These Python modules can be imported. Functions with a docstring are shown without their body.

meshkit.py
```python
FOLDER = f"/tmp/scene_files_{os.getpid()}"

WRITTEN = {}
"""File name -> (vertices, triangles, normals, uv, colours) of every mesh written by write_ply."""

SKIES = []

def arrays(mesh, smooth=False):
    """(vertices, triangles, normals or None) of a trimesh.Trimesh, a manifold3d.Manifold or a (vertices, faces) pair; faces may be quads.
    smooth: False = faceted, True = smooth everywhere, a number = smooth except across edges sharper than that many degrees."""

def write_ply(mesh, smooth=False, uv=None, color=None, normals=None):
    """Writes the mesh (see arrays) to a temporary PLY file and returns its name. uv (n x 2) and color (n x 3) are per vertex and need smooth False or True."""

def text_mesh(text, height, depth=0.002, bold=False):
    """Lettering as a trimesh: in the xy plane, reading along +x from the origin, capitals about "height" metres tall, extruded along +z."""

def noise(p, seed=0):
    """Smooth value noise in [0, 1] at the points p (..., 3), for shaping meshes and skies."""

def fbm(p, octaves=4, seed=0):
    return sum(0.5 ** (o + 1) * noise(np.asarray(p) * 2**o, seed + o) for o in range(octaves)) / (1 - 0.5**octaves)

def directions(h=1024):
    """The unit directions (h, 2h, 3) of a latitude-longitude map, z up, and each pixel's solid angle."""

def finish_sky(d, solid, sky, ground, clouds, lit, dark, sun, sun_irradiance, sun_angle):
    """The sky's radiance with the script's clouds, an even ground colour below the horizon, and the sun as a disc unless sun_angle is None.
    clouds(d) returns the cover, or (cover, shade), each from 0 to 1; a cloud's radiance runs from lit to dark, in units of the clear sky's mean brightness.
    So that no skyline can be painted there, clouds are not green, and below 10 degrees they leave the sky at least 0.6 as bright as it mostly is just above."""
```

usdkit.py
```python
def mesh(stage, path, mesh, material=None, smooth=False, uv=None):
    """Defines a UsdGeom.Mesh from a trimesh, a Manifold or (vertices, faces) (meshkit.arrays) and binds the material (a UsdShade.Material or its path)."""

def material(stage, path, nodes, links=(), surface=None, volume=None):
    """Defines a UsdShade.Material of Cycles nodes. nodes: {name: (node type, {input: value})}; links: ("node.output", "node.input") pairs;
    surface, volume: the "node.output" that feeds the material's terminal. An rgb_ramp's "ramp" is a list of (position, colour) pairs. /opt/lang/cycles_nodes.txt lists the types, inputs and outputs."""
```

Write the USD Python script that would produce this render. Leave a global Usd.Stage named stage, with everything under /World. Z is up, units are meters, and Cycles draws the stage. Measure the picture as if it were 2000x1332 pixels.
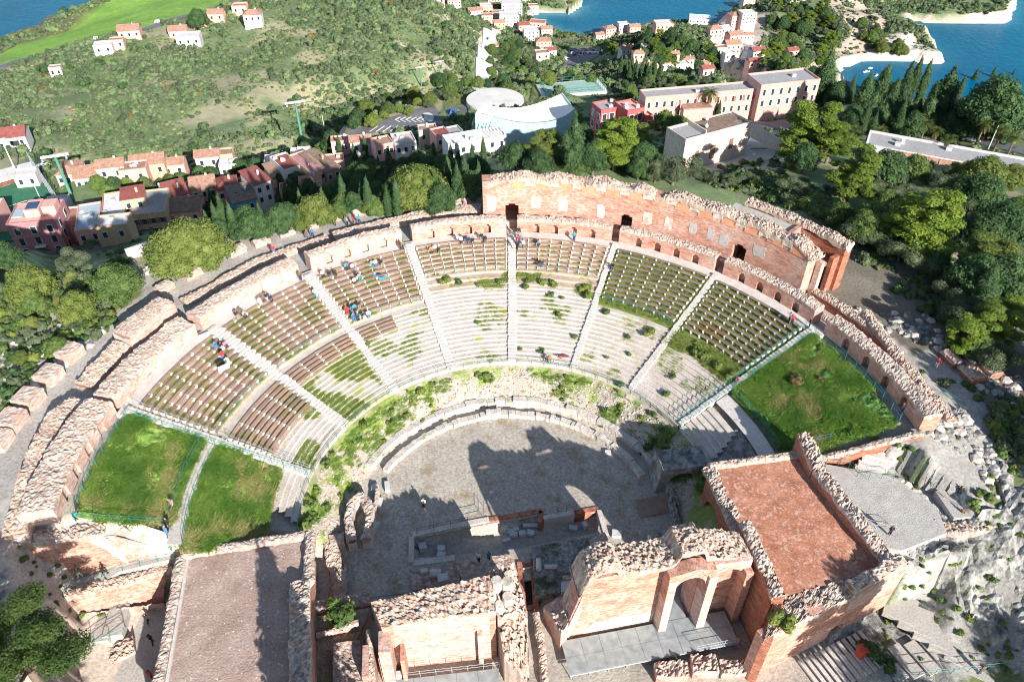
import math, random
import numpy as np, trimesh, manifold3d, usdkit, meshkit
from pxr import Usd, UsdGeom, UsdLux, UsdShade, Sdf, Gf, Vt
from scipy.interpolate import LinearNDInterpolator, RegularGridInterpolator
import shapely
from shapely.geometry import Polygon, LineString

random.seed(7); RNG = np.random.default_rng(7)
stage = Usd.Stage.CreateInMemory()
UsdGeom.SetStageUpAxis(stage, UsdGeom.Tokens.z); UsdGeom.SetStageMetersPerUnit(stage, 1.0)
UsdGeom.Xform.Define(stage, '/World'); stage.SetDefaultPrim(stage.GetPrimAtPath('/World'))
UsdGeom.Scope.Define(stage, '/World/Looks')

# ------------------------------------------------------------------ camera, sky, sun, exposure
FPX = 1500.0; EYE = np.array([0, -56.2, 76.4]); PITCH = math.radians(40.26)
EXPOSURE = 1.38
SUN_EL = math.radians(24.3); SUN_ROT = math.atan2(1.75, -3.2)
SKY = 0.068; SUN = 1.05
cam = UsdGeom.Camera.Define(stage, '/World/camera')
cam.CreateHorizontalApertureAttr(36.0); cam.CreateVerticalApertureAttr(36.0*681/1024); cam.CreateFocalLengthAttr(36.0*FPX/2000)
cam.CreateClippingRangeAttr(Gf.Vec2f(1, 20000)); cam.CreateExposureAttr(EXPOSURE)
FW = np.array([0, math.cos(PITCH), -math.sin(PITCH)]); RT = np.array([1.0, 0, 0]); UP = np.cross(RT, FW)
cm = Gf.Matrix4d(*RT, 0, *UP, 0, *(-FW), 0, *EYE, 1); cam.AddTransformOp().Set(cm)
usdkit.material(stage, '/World/Looks/sky_look', {'s': ('sky_texture', dict(sky_type='single_scattering', sun_disc=False, sun_elevation=SUN_EL, sun_rotation=SUN_ROT, altitude=250.0, aerosol_density=0.6)),
    'b': ('background_shader', {'strength': SKY})}, [('s.color', 'b.color')], surface='b.background')
dome = UsdLux.DomeLight.Define(stage, '/World/sky')
UsdShade.MaterialBindingAPI.Apply(dome.GetPrim()).Bind(UsdShade.Material.Get(stage, '/World/Looks/sky_look'))
sun = UsdLux.DistantLight.Define(stage, '/World/sun')
sun.CreateNormalizeAttr(True); sun.CreateIntensityAttr(SUN); sun.CreateAngleAttr(0.5); sun.CreateColorAttr(Gf.Vec3f(1.0, 0.94, 0.88))
SD = np.array([math.sin(SUN_ROT)*math.cos(SUN_EL), math.cos(SUN_ROT)*math.cos(SUN_EL), math.sin(SUN_EL)])
sx = np.cross([0, 0, 1.0], SD); sx /= np.linalg.norm(sx); sy = np.cross(SD, sx)
sun.AddTransformOp().Set(Gf.Matrix4d(*sx, 0, *sy, 0, *SD, 0, 0, 0, 300, 1))

# ------------------------------------------------------------------ helpers
USED = {}
def numbered(parent, name):
    k = (parent, name); n = USED.get(k, -1)+1; USED[k] = n
    return f'{parent}/{name}' if n == 0 else f'{parent}/{name}_{n:03d}'
def tag(p, label=None, cat=None, group=None, kind=None):
    p = stage.GetPrimAtPath(p) if isinstance(p, str) else p
    for k, v in (('label', label), ('category', cat), ('group', group), ('kind', kind)):
        if v: p.SetCustomDataByKey(k, v)
    return p
def thing(name, label, cat, group=None, loc=(0, 0, 0), rz=0.0, scale=None, kind=None):
    path = numbered('/World', name)
    x = UsdGeom.Xform.Define(stage, path)
    x.AddTranslateOp().Set(Gf.Vec3d(*map(float, loc)))
    if rz: x.AddRotateZOp().Set(math.degrees(rz))
    if scale is not None: x.AddScaleOp().Set(Gf.Vec3f(*([float(scale)]*3 if np.ndim(scale) == 0 else map(float, scale))))
    tag(path, label, cat, group, kind)
    return path
def part(parent, name, mesh, mat, smooth=False, label=None, cd=None):
    path = numbered(parent, name)
    if cd is None and hasattr(mesh, 'cd'): cd = mesh.cd()
    if isinstance(mesh, MB): mesh = mesh.arrays()
    if isinstance(mesh, tuple):
        v, f = np.asarray(mesh[0]), np.asarray(mesh[1]); u = np.unique(f)
        if len(u) < len(v):
            k = np.zeros(len(v), int); k[u] = np.arange(len(u)); mesh = (v[u], k[f]); cd = None if cd is None else np.asarray(cd)[u]
    m = usdkit.mesh(stage, path, mesh, MATS[mat] if isinstance(mat, str) else mat, smooth=smooth)
    if cd is not None:
        UsdGeom.PrimvarsAPI(m).CreatePrimvar('Cd', Sdf.ValueTypeNames.Color3fArray, 'vertex').Set(Vt.Vec3fArray.FromNumpy(np.asarray(cd, np.float32)))
    if label: tag(path, label)
    return path
def solo(name, mesh, mat, label, cat, group=None, kind=None, smooth=False, cd=None):
    p = part('/World', name, mesh, mat, smooth, cd=cd); tag(p, label, cat, group, kind); return p
PROTO = {}
def copies(src, name, label, cat, group, loc, rz=0.0, scale=None):
    p = thing(name, label, cat, group, loc, rz, scale)
    prim = stage.GetPrimAtPath(p); prim.GetReferences().AddInternalReference(src); prim.SetInstanceable(True)
    return p
def proto(name, parts):
    """A class prim with parts [(name, mesh, mat, smooth)] that things reference."""
    path = '/World/Looks/shapes/'+name
    if not stage.GetPrimAtPath('/World/Looks/shapes'): stage.CreateClassPrim('/World/Looks/shapes')
    stage.CreateClassPrim(path)
    for n, m, mt, s in parts: part(path, n, m, mt, s)
    return path

class MB:
    def __init__(s): s.v = []; s.f = []; s.n = 0
    def add(s, v, f):
        v = np.asarray(v, float).reshape(-1, 3); f = np.asarray(f, int)
        if f.shape[1] == 4: f = np.vstack([f[:, [0, 1, 2]], f[:, [0, 2, 3]]])
        s.v.append(v); s.f.append(f+s.n); s.n += len(v); return s
    def arrays(s): return (np.vstack(s.v), np.vstack(s.f))
    def tm(s, m): return s.add(m.vertices, m.faces)
    def hexa(s, b, t):
        """bottom quad b (ccw seen from above), top quad t"""
        return s.add(np.vstack([b, t]), [[3, 2, 1, 0], [4, 5, 6, 7], [0, 1, 5, 4], [1, 2, 6, 5], [2, 3, 7, 6], [3, 0, 4, 7]])
    def box(s, c, size, rz=0.0):
        x, y, z = np.asarray(size, float)/2
        q = np.array([[-x, -y], [x, -y], [x, y], [-x, y]]); ca, sa = math.cos(rz), math.sin(rz)
        q = q @ np.array([[ca, sa], [-sa, ca]])+np.asarray(c[:2], float)
        return s.hexa(np.c_[q, np.full(4, c[2]-z)], np.c_[q, np.full(4, c[2]+z)])
    def prism(s, poly, z0, z1):
        """poly: list of xy (any simple polygon); z0, z1 scalars"""
        P = Polygon(poly) if not isinstance(poly, Polygon) else poly
        m = trimesh.creation.extrude_polygon(P, z1-z0, engine='earcut'); m.apply_translation([0, 0, z0]); return s.tm(m)
    def tube(s, a, b, r, r2=None, n=6):
        a, b = np.asarray(a, float), np.asarray(b, float); r2 = r if r2 is None else r2
        d = b-a; L = np.linalg.norm(d)
        if L < 1e-6: return s
        d /= L; h = np.array([0, 0, 1.0]) if abs(d[2]) < .9 else np.array([1.0, 0, 0])
        u = np.cross(d, h); u /= np.linalg.norm(u); w = np.cross(d, u)
        t = np.arange(n)/n*2*np.pi; ring = np.cos(t)[:, None]*u+np.sin(t)[:, None]*w
        V = np.vstack([a+r*ring, b+r2*ring, [a], [b]]); i = np.arange(n); j = (i+1) % n
        F = np.vstack([np.c_[i, j, j+n], np.c_[i, j+n, i+n], np.c_[j, i, np.full(n, 2*n)], np.c_[i+n, j+n, np.full(n, 2*n+1)]])
        return s.add(V, F)
    def arc(s, a0, a1, r0, r1, z0, z1, step=2.0, z1o=None):
        """curved block between angles (degrees from +y, clockwise)"""
        n = max(1, int(math.ceil(abs(a1-a0)/step))); a = np.radians(np.linspace(a0, a1, n+1))
        c, d = np.sin(a), np.cos(a); z1o = z1 if z1o is None else z1o
        V = []
        for r, z in ((r0, z0), (r1, z0), (r1, z1o), (r0, z1)): V.append(np.c_[r*c, r*d, np.full(n+1, z)])
        V = np.vstack(V); m = n+1; F = []
        for k in range(4):
            i = np.arange(n)+k*m; j = np.arange(n)+((k+1) % 4)*m
            F.append(np.c_[i, i+1, j+1, j])
        F.append([[0, m, 2*m, 3*m]]); F.append([[n, 3*m+n, 2*m+n, m+n]])
        return s.add(V, np.vstack(F))
    def grid(s, P):
        """P (n, m, 3) grid of points"""
        n, m = P.shape[:2]; i = (np.arange(n-1)[:, None]*m+np.arange(m-1)).ravel()
        return s.add(P.reshape(-1, 3), np.c_[i, i+m, i+m+1, i+1])

def px(x, y, z):
    """The point at height z that stands at pixel x, y of the survey photograph."""
    d = FW+(x-1000)/FPX*RT-(y-666)/FPX*UP
    return EYE+(z-EYE[2])/d[2]*d
def pxs(pts, z): return np.array([px(a, b, z)[:2] for a, b in pts])
def pol(r, a, z=0.0): return np.array([r*math.sin(math.radians(a)), r*math.cos(math.radians(a)), z])
def fbm(p, scale, seed=0, oct=3):
    p = np.asarray(p, float)
    return meshkit.fbm((p if p.shape[-1] == 3 else np.concatenate([p, np.zeros(p.shape[:-1]+(1,))], -1))*scale, oct, seed)*2-1

# ------------------------------------------------------------------ materials
MATS = {}
def mat(name, c1, c2, scale=1.0, rough=.9, bump=.25, fine=None, stretch=(1, 1, 1), cd=False, streak=None, rnd=0.0, spec=.25, contrast=(.3, .7), bscale=None, spots=None, extra=None, metallic=0.0):
    """Noise between two colours, at two scales, with bump. spots: (scale, size, colour) small marks."""
    N = {'g': ('geometry', {}), 'm': ('mapping', {'scale': stretch}),
         'n': ('noise_texture', {'scale': scale, 'detail': 4.0, 'roughness': .6}),
         'r': ('rgb_ramp', {'ramp': [(contrast[0], c1), (contrast[1], c2)]}),
         'n2': ('noise_texture', {'scale': (fine or scale*9), 'detail': 3.0, 'roughness': .65}),
         'r2': ('rgb_ramp', {'ramp': [(.25, (.62, .62, .62)), (.5, (1, 1, 1)), (.75, (1.25, 1.25, 1.25))]}),
         'x': ('mix', {'mix_type': 'multiply', 'fac': 1.0}),
         'p': ('principled_bsdf', {'roughness': rough, 'specular_ior_level': spec, 'metallic': metallic})}
    L = [('g.position', 'm.vector'), ('m.vector', 'n.vector'), ('n.fac', 'r.fac'), ('m.vector', 'n2.vector'), ('n2.fac', 'r2.fac'), ('r.color', 'x.color1'), ('r2.color', 'x.color2')]
    out = 'x.color'
    if cd:
        N['a'] = ('attribute', {'attribute': 'Cd'}); N['xa'] = ('mix', {'mix_type': 'multiply', 'fac': 1.0})
        L += [(out, 'xa.color1'), ('a.color', 'xa.color2')]; out = 'xa.color'
    if extra:
        s2, col, lo, hi = extra
        N['n3'] = ('noise_texture', {'scale': s2, 'detail': 5.0, 'roughness': .6}); N['r3'] = ('rgb_ramp', {'ramp': [(lo, (0, 0, 0)), (hi, (1, 1, 1))]})
        N['x3'] = ('mix', {'mix_type': 'mix', 'color2': col})
        L += [('g.position', 'n3.vector'), ('n3.fac', 'r3.fac'), ('r3.color', 'x3.fac'), (out, 'x3.color1')]; out = 'x3.color'
    if streak:
        N['ms'] = ('mapping', {'scale': (1, 1, streak[1])}); N['ns'] = ('noise_texture', {'scale': streak[0], 'detail': 4.0, 'roughness': .7}); N['rs'] = ('rgb_ramp', {'ramp': [(.38, streak[2]), (.52, (1, 1, 1)), (.68, (1.2, 1.22, 1.24))]}); N['xs'] = ('mix', {'mix_type': 'multiply', 'fac': 1.0})
        L += [('g.position', 'ms.vector'), ('ms.vector', 'ns.vector'), ('ns.fac', 'rs.fac'), (out, 'xs.color1'), ('rs.color', 'xs.color2')]; out = 'xs.color'
    if spots:
        s3, size, col = spots
        N['v'] = ('voronoi_texture', {'scale': s3}); N['vr'] = ('rgb_ramp', {'ramp': [(size*.7, (1, 1, 1)), (size, (0, 0, 0))]}); N['xv'] = ('mix', {'mix_type': 'mix', 'color2': col})
        L += [('g.position', 'v.vector'), ('v.distance', 'vr.fac'), ('vr.color', 'xv.fac'), (out, 'xv.color1')]; out = 'xv.color'
    if rnd:
        N['o'] = ('object_info', {}); N['ro'] = ('rgb_ramp', {'ramp': [(0, (1-rnd, 1-rnd, 1-rnd)), (1, (1+rnd, 1+rnd*.9, 1+rnd*.6))]}); N['xo'] = ('mix', {'mix_type': 'multiply', 'fac': 1.0})
        L += [('o.random', 'ro.fac'), (out, 'xo.color1'), ('ro.color', 'xo.color2')]; out = 'xo.color'
    L.append((out, 'p.base_color'))
    if bump:
        N['b'] = ('bump', {'strength': bump, 'distance': .15})
        L += [('n2.fac', 'b.height'), ('b.normal', 'p.normal')]
    MATS[name] = usdkit.material(stage, '/World/Looks/'+name, N, L, surface='p.BSDF')
def plain(name, c, rough=.6, metallic=0.0, spec=.4, var=.18, scale=3.0):
    c = np.array(c, float); mat(name, c*(1-var), c*(1+var), scale, rough, 0.0, spec=spec, metallic=metallic)

mat('ground', (.8, .8, .8), (1.15, 1.15, 1.12), .35, .95, .5, fine=3.0, cd=True)
mat('farground', (.8, .8, .8), (1.15, 1.15, 1.12), .06, .95, .6, fine=.5, cd=True)
mat('sand', (.33, .30, .255), (.42, .385, .33), .35, .95, .15, fine=4, extra=(.4, (.27, .21, .135), .52, .68), streak=(2.2, 1.0, (.8, .78, .74)))
mat('path', (0.352, 0.328, 0.296), (0.416, 0.392, 0.360), .5, .95, .12, fine=5)
mat('gravel', (0.336, 0.320, 0.296), (0.448, 0.432, 0.400), .8, .95, .5, fine=7)
mat('brick', (.38, .18, .125), (.56, .335, .26), .55, .92, .5, fine=5, stretch=(1, 1, 2.6), spots=(.75, .07, (.08, .045, .035)), extra=(.16, (.54, .40, .345), .5, .72), streak=(1.6, 3.5, (.62, .58, .55)))
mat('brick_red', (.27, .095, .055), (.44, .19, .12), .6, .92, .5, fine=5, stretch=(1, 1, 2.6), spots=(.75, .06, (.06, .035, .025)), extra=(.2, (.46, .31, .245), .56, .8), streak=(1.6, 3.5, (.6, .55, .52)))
mat('brick_pale', (.44, .27, .21), (.58, .42, .36), .5, .92, .45, fine=5, stretch=(1, 1, 2.6), extra=(.15, (.60, .50, .45), .48, .72), streak=(1.5, 3.2, (.68, .64, .62)))
mat('lunette', (.52, .22, .12), (.62, .32, .2), .8, .92, .4, fine=7)
mat('roofbrick', (.30, .12, .07), (.45, .215, .14), .5, .92, .4, fine=4.5, extra=(2.6, (.52, .33, .25), .52, .66))
mat('roofgravel', (.29, .20, .16), (.41, .315, .265), .35, .95, .6, fine=5, extra=(2.2, (.52, .44, .40), .58, .68), spots=(1.3, .12, (.62, .58, .55)))
mat('rubble', (.80, .78, .76), (1.15, 1.14, 1.12), 1.6, .95, .6, fine=7, cd=True)
mat('rubble_warm', (.80, .75, .70), (1.12, 1.08, 1.04), 1.6, .95, .6, fine=7, cd=True)
mat('stone', (0.416, 0.376, 0.328), (0.560, 0.520, 0.464), .8, .9, .35, fine=6, extra=(.5, (.30, .27, .14), .6, .72))
mat('stonestep', (0.464, 0.432, 0.392), (0.576, 0.544, 0.504), .9, .9, .3, fine=6)
mat('marble', (0.440, 0.440, 0.432), (0.560, 0.560, 0.544), 2, .7, .2)
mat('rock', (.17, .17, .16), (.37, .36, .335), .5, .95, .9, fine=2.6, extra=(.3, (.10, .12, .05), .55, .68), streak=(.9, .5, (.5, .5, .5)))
mat('seasiderock', (.44, .37, .31), (.66, .58, .51), .06, .95, .8, fine=.35, extra=(.035, (.12, .12, .05), .62, .68))
mat('earth', (.22, .16, .11), (.36, .28, .2), .6, .95, .4, fine=5, extra=(.35, (.13, .14, .04), .5, .65))
mat('plank', (.27, .18, .135), (.38, .27, .21), 1.5, .8, .1, rnd=.22)
mat('plank_grey', (.155, .115, .10), (.235, .185, .165), 1.5, .8, .1, rnd=.22)
mat('plank_red', (.17, .08, .055), (.23, .12, .085), 1.5, .8, .1, rnd=.1)
plain('white_post', (.78, .76, .68), .6)
plain('green_metal', (.02, .16, .13), .45)
plain('green_pylon', (.08, .24, .16), .5)
plain('teal_metal', (.03, .22, .21), .45)
plain('rust', (.14, .08, .055), .6)
plain('grey_metal', (.32, .34, .36), .45)
plain('dark_metal', (.05, .05, .055), .5)
plain('white_paint', (.78, .77, .75), .6, var=.06)
plain('red_paint', (.45, .06, .04), .55)
def leafmat(name, c1, c2, rnd=.2, scale=.6, trans=.35):
    N = {'g': ('geometry', {}), 'n': ('noise_texture', {'scale': scale, 'detail': 3.0}), 'r': ('rgb_ramp', {'ramp': [(.3, c1), (.7, c2)]}),
         'o': ('object_info', {}), 'ro': ('rgb_ramp', {'ramp': [(0, (1-rnd, 1-rnd*.8, 1-rnd)), (.5, (1, 1, 1)), (1, (1+rnd*1.1, 1+rnd, 1+rnd*.4))]}), 'x': ('mix', {'mix_type': 'multiply', 'fac': 1.0}),
         'ri': ('rgb_ramp', {'ramp': [(0, (.7, .7, .7)), (1, (1.3, 1.3, 1.3))]}), 'xi': ('mix', {'mix_type': 'multiply', 'fac': 1.0}),
         'p': ('principled_bsdf', {'roughness': .6, 'specular_ior_level': .25}), 't': ('translucent_bsdf', {}), 'm': ('mix_closure', {'fac': trans})}
    L = [('g.position', 'n.vector'), ('n.fac', 'r.fac'), ('r.color', 'x.color1'), ('o.random', 'ro.fac'), ('ro.color', 'x.color2'), ('g.random_per_island', 'ri.fac'), ('x.color', 'xi.color1'), ('ri.color', 'xi.color2'),
         ('xi.color', 'p.base_color'), ('xi.color', 't.color'), ('p.BSDF', 'm.closure1'), ('t.BSDF', 'm.closure2')]
    MATS[name] = usdkit.material(stage, '/World/Looks/'+name, N, L, surface='m.closure')
leafmat('leaf_pine', (.14, .235, .035), (.27, .365, .06))
leafmat('leaf_bright', (.165, .235, .05), (.29, .345, .09))
leafmat('leaf_olive', (.125, .18, .09), (.22, .265, .15))
leafmat('leaf_dark', (.055, .13, .05), (.12, .21, .075))
leafmat('leaf_cypress', (.06, .135, .05), (.115, .195, .075))
leafmat('leaf_shrub', (.11, .20, .05), (.20, .285, .09), rnd=.3)
leafmat('leaf_macchia', (.13, .225, .09), (.27, .345, .19), rnd=.34)
leafmat('leaf_rust', (.20, .17, .06), (.34, .25, .11))
leafmat('leaf_palm', (.09, .13, .03), (.17, .21, .05))
leafmat('leaf_flower', (.45, .08, .05), (.55, .14, .08))
leafmat('grassblade', (.23, .43, .06), (.40, .56, .14), rnd=.3, trans=.5)
leafmat('grassdry', (.50, .52, .17), (.62, .60, .26), rnd=.25, trans=.5)
mat('bark', (.12, .09, .065), (.2, .155, .115), 2, .95, .5)
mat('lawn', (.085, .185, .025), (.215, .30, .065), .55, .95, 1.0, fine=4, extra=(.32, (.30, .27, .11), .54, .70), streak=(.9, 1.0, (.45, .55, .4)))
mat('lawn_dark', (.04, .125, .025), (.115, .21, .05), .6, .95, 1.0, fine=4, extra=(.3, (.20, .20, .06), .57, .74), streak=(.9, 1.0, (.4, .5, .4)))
MATS['sea'] = usdkit.material(stage, '/World/Looks/sea', {'g': ('geometry', {}), 'n': ('noise_texture', {'scale': .12, 'detail': 5.0, 'roughness': .65}), 'n2': ('noise_texture', {'scale': .006, 'detail': 3.0}), 'r': ('rgb_ramp', {'ramp': [(.3, (.0, .085, .165)), (.7, (.0, .13, .225))]}),
    'a': ('attribute', {'attribute': 'Cd'}), 'x': ('mix', {'mix_type': 'add', 'fac': 1.0}),
    'b': ('bump', {'strength': .8, 'distance': 1.6}), 'p': ('principled_bsdf', {'roughness': .2, 'specular_ior_level': .03, 'ior': 1.33})},
    [('g.position', 'n.vector'), ('g.position', 'n2.vector'), ('n2.fac', 'r.fac'), ('r.color', 'x.color1'), ('a.color', 'x.color2'), ('x.color', 'p.base_color'), ('n.fac', 'b.height'), ('b.normal', 'p.normal')], surface='p.BSDF')
# ------------------------------------------------------------------ terrain
SEA_Z = -200.0
CAV = lambda r: 3.7+(r-24.2)*.341        # height of the seating's slope
CP = []
for x, y, z in [  # surveyed heights
    (-220, 560, 4), (0, 560, 8.8), (0, 700, 9.4), (100, 640, 9.4), (230, 515, 9.4), (0, 800, 9.8), (0, 880, 10), (-200, 900, 8), (-260, 1250, 2), (-60, 1050, 7),
    (450, 455, 10.2), (560, 432, 10.2), (640, 422, 10.2), (760, 402, 10.2), (900, 384, 10.8), (940, 372, 11),
    (1000, 330, 9), (1150, 320, 7), (1300, 345, 5), (1400, 360, 5), (1480, 390, 7), (1600, 400, 9),
    (1650, 520, 10.3), (1760, 560, 10), (1800, 640, 10.2), (1900, 700, 10.2), (2000, 720, 10), (2200, 760, 11), (1950, 560, 9), (1700, 420, 8), (1850, 390, 4), (2000, 420, 4.5), (2300, 450, 6),
    (1500, 335, 3), (1440, 328, -2.5), (1340, 335, -2.5), (1530, 285, -3.5), (1600, 320, 0), (1650, 300, -5), (2000, 330, -4), (2300, 380, -2), (1300, 300, -6), (1200, 300, -9), (1100, 310, -14), (1000, 305, -22),
    (1250, 238, -20), (1480, 235, -20), (1620, 212, -20), (1660, 232, -17), (1760, 262, -12), (1900, 262, -12), (2050, 290, -9), (2300, 300, -9), (1700, 215, -17), (2000, 205, -17), (2250, 215, -17), (1400, 240, -18), (1560, 250, -12),
    (940, 258, -33), (1120, 250, -33), (1040, 215, -38), (900, 215, -40), (965, 195, -40), (1060, 190, -46), (1050, 172, -60), (1180, 172, -60), (1110, 150, -68), (1230, 170, -56),
    (800, 235, -42), (720, 250, -40), (860, 215, -42), (880, 250, -41), (850, 300, -36), (960, 310, -35), (760, 300, -38), (700, 310, -38),
    (650, 345, -42), (560, 370, -42), (480, 400, -42), (300, 430, -42), (100, 480, -43), (-100, 470, -43), (0, 400, -45), (600, 308, -44), (450, 330, -45), (200, 352, -45), (50, 385, -46), (-150, 370, -46), (180, 335, -47), (30, 280, -50), (-250, 300, -50),
    (590, 271, -56), (500, 262, -66), (250, 300, -60), (400, 285, -62), (600, 225, -74), (750, 188, -76), (880, 150, -82),
    (100, 220, -58), (300, 220, -62), (500, 170, -64), (700, 130, -66), (850, 110, -70), (920, 120, -78), (-200, 230, -52), (300, 150, -66), (550, 100, -63), (150, 160, -66), (750, 70, -66),
    (0, 140, -70), (200, 92, -68), (350, 52, -67), (480, 20, -66), (600, 2, -66), (720, -5, -66), (-300, 200, -66), (800, 15, -72), (870, 25, -80), (920, 60, -90), (940, 120, -92), (930, 170, -84),
    (830, -15, -90), (640, -60, -64), (450, -60, -66), (200, 35, -75), (0, 104, -75), (120, 66, -74), (350, -10, -74), (240, -12, -75),
    (990, 140, -118), (1050, 125, -145), (1000, 70, -182), (950, 25, -188), (900, 5, -185), (1060, 40, -197), (1030, 165, -92), (1150, 135, -150), (950, 90, -150), (960, 130, -125), (880, -30, -185), (1000, 10, -192),
    (1110, 112, -172), (1180, 100, -186), (1100, 85, -195), (1200, 82, -195), (1060, 100, -180), (1000, 100, -165),
    (1330, 75, -125), (1280, 100, -120), (1400, 115, -108), (1250, 128, -95), (1200, 140, -110), (1300, 150, -72), (1420, 150, -62), (1330, 48, -155), (1250, 65, -185), (1390, 62, -172), (1180, 160, -72), (1290, 165, -56), (1400, 165, -50),
    (1440, 70, -175), (1455, 100, -150), (1490, 130, -115), (1430, 45, -188), (1480, 30, -180), (1500, 150, -85), (1580, 150, -90),
]: CP.append(px(x, y, z))
def ray_at_y(x, y, Y):
    d = FW+(x-1000)/FPX*RT-(y-666)/FPX*UP; return EYE+(Y-EYE[1])/d[1]*d
for x, y, ys, dy in [(1760, 95, 120, 15), (1780, 60, 120, 45), (1720, 70, 118, 45), (1700, 100, 118, 10), (1650, 60, 128, 60), (1650, 20, 128, 115), (1600, 80, 128, 40), (1610, 115, 130, 6), (1560, 20, 130, 110), (1530, 65, 130, 60), (1550, 110, 130, 16), (1720, 10, 118, 135), (1640, -20, 128, 165), (1740, 35, 118, 85),
                     (1792, 28, 44, 5), (1792, 2, 44, 38), (1880, 24, 47, 5), (1880, -4, 47, 42), (1950, 20, 46, 5), (1955, 2, 45, 32), (1850, -30, 46, 95), (1960, -30, 45, 95), (1500, 0, 60, 110), (1560, -30, 130, 190)]:
    CP.append(ray_at_y(x, y, px(x, ys, -200)[1]+dy))
PARAPET = np.array([px(x, y, 10)[:2] for x, y in [(40, 580), (120, 545), (250, 502), (330, 470), (450, 448), (560, 424), (650, 410), (760, 395), (850, 385), (930, 360), (1000, 322), (1100, 318), (1250, 325)]])
for i, q in enumerate(PARAPET):   # the hill drops away outside the terrace
    a = PARAPET[max(0, i-1)]; b = PARAPET[min(len(PARAPET)-1, i+1)]; t = (b-a)/np.linalg.norm(b-a); n = np.array([-t[1], t[0]])
    k = 1.0 if i < 9 else (.55 if i < 11 else .45)
    for d, z in (((1.2, 9.4), (6, 7.5), (14, 2.5), (27, -10)) if i < 4 else ((1.2, 9.2), (6, 0.0), (14, -15*k), (30, -34*k))): CP.append(np.r_[q+n*d, z])
for L_, zs in (([(200, 352, -46), (350, 335, -46), (450, 318, -46), (560, 300, -46), (660, 283, -45)], (-50, -66)), ([(668, 252, -42), (760, 212, -43), (850, 180, -45), (900, 168, -47)], (-52, -74))):
    Q = np.array([px(*q) for q in L_])
    for i in range(len(Q)):
        a = Q[max(0, i-1)]; b = Q[min(len(Q)-1, i+1)]; t = (b-a)[:2]/np.linalg.norm((b-a)[:2]); n = np.array([-t[1], t[0]]); CP.append(Q[i])
        for d, z in ((7, zs[0]), (24, zs[1])): CP.append(np.r_[Q[i][:2]+n*d, z])
for A in range(-110, 86, 6):
    for R, z in ((46, 10.8), (52, 10.6), (57, 10.4), (61, 10.4)):
        if not (-10 < A < 62 and R > 57): CP.append(pol(R, A, z))
for x, y, z in [(-30, -8, 0), (0, -8, 0), (20, -8, 0), (30, -6, 0), (-40, -14, 1), (-50, -18, 2), (-60, -22, 3), (40, -14, 0), (-20, -40, -1), (20, -40, -1), (-70, -50, -2), (60, -45, -3), (44, -4, 7), (41, -9, 3.5), (50, -3, 8.5), (56, -6, 8), (50, -12, 3), (58, -16, 3.5), (46, -16, .8), (64, -4, 10), (72, -10, 9),
                (-46, -12, 3.2), (-34, -11, .5), (0, -120, -2), (-120, -80, -10), (120, -80, -5), (90, 0, 14), (110, 40, 12), (-110, 0, 2), (-150, 60, -18), (0, -500, -60), (-600, -400, -120), (600, -400, -100), (-1000, 200, -120), (1000, 200, -120), (-900, 600, -120), (-95, 30, 16), (-112, 5, 26), (-120, 40, 14), (-90, 52, 3),
                (1000, 700, -210), (1200, 1500, -215), (-1200, 1600, -215), (0, 2600, -230), (1500, -600, -150), (-1500, -600, -150)]: CP.append((x, y, z))
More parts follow.
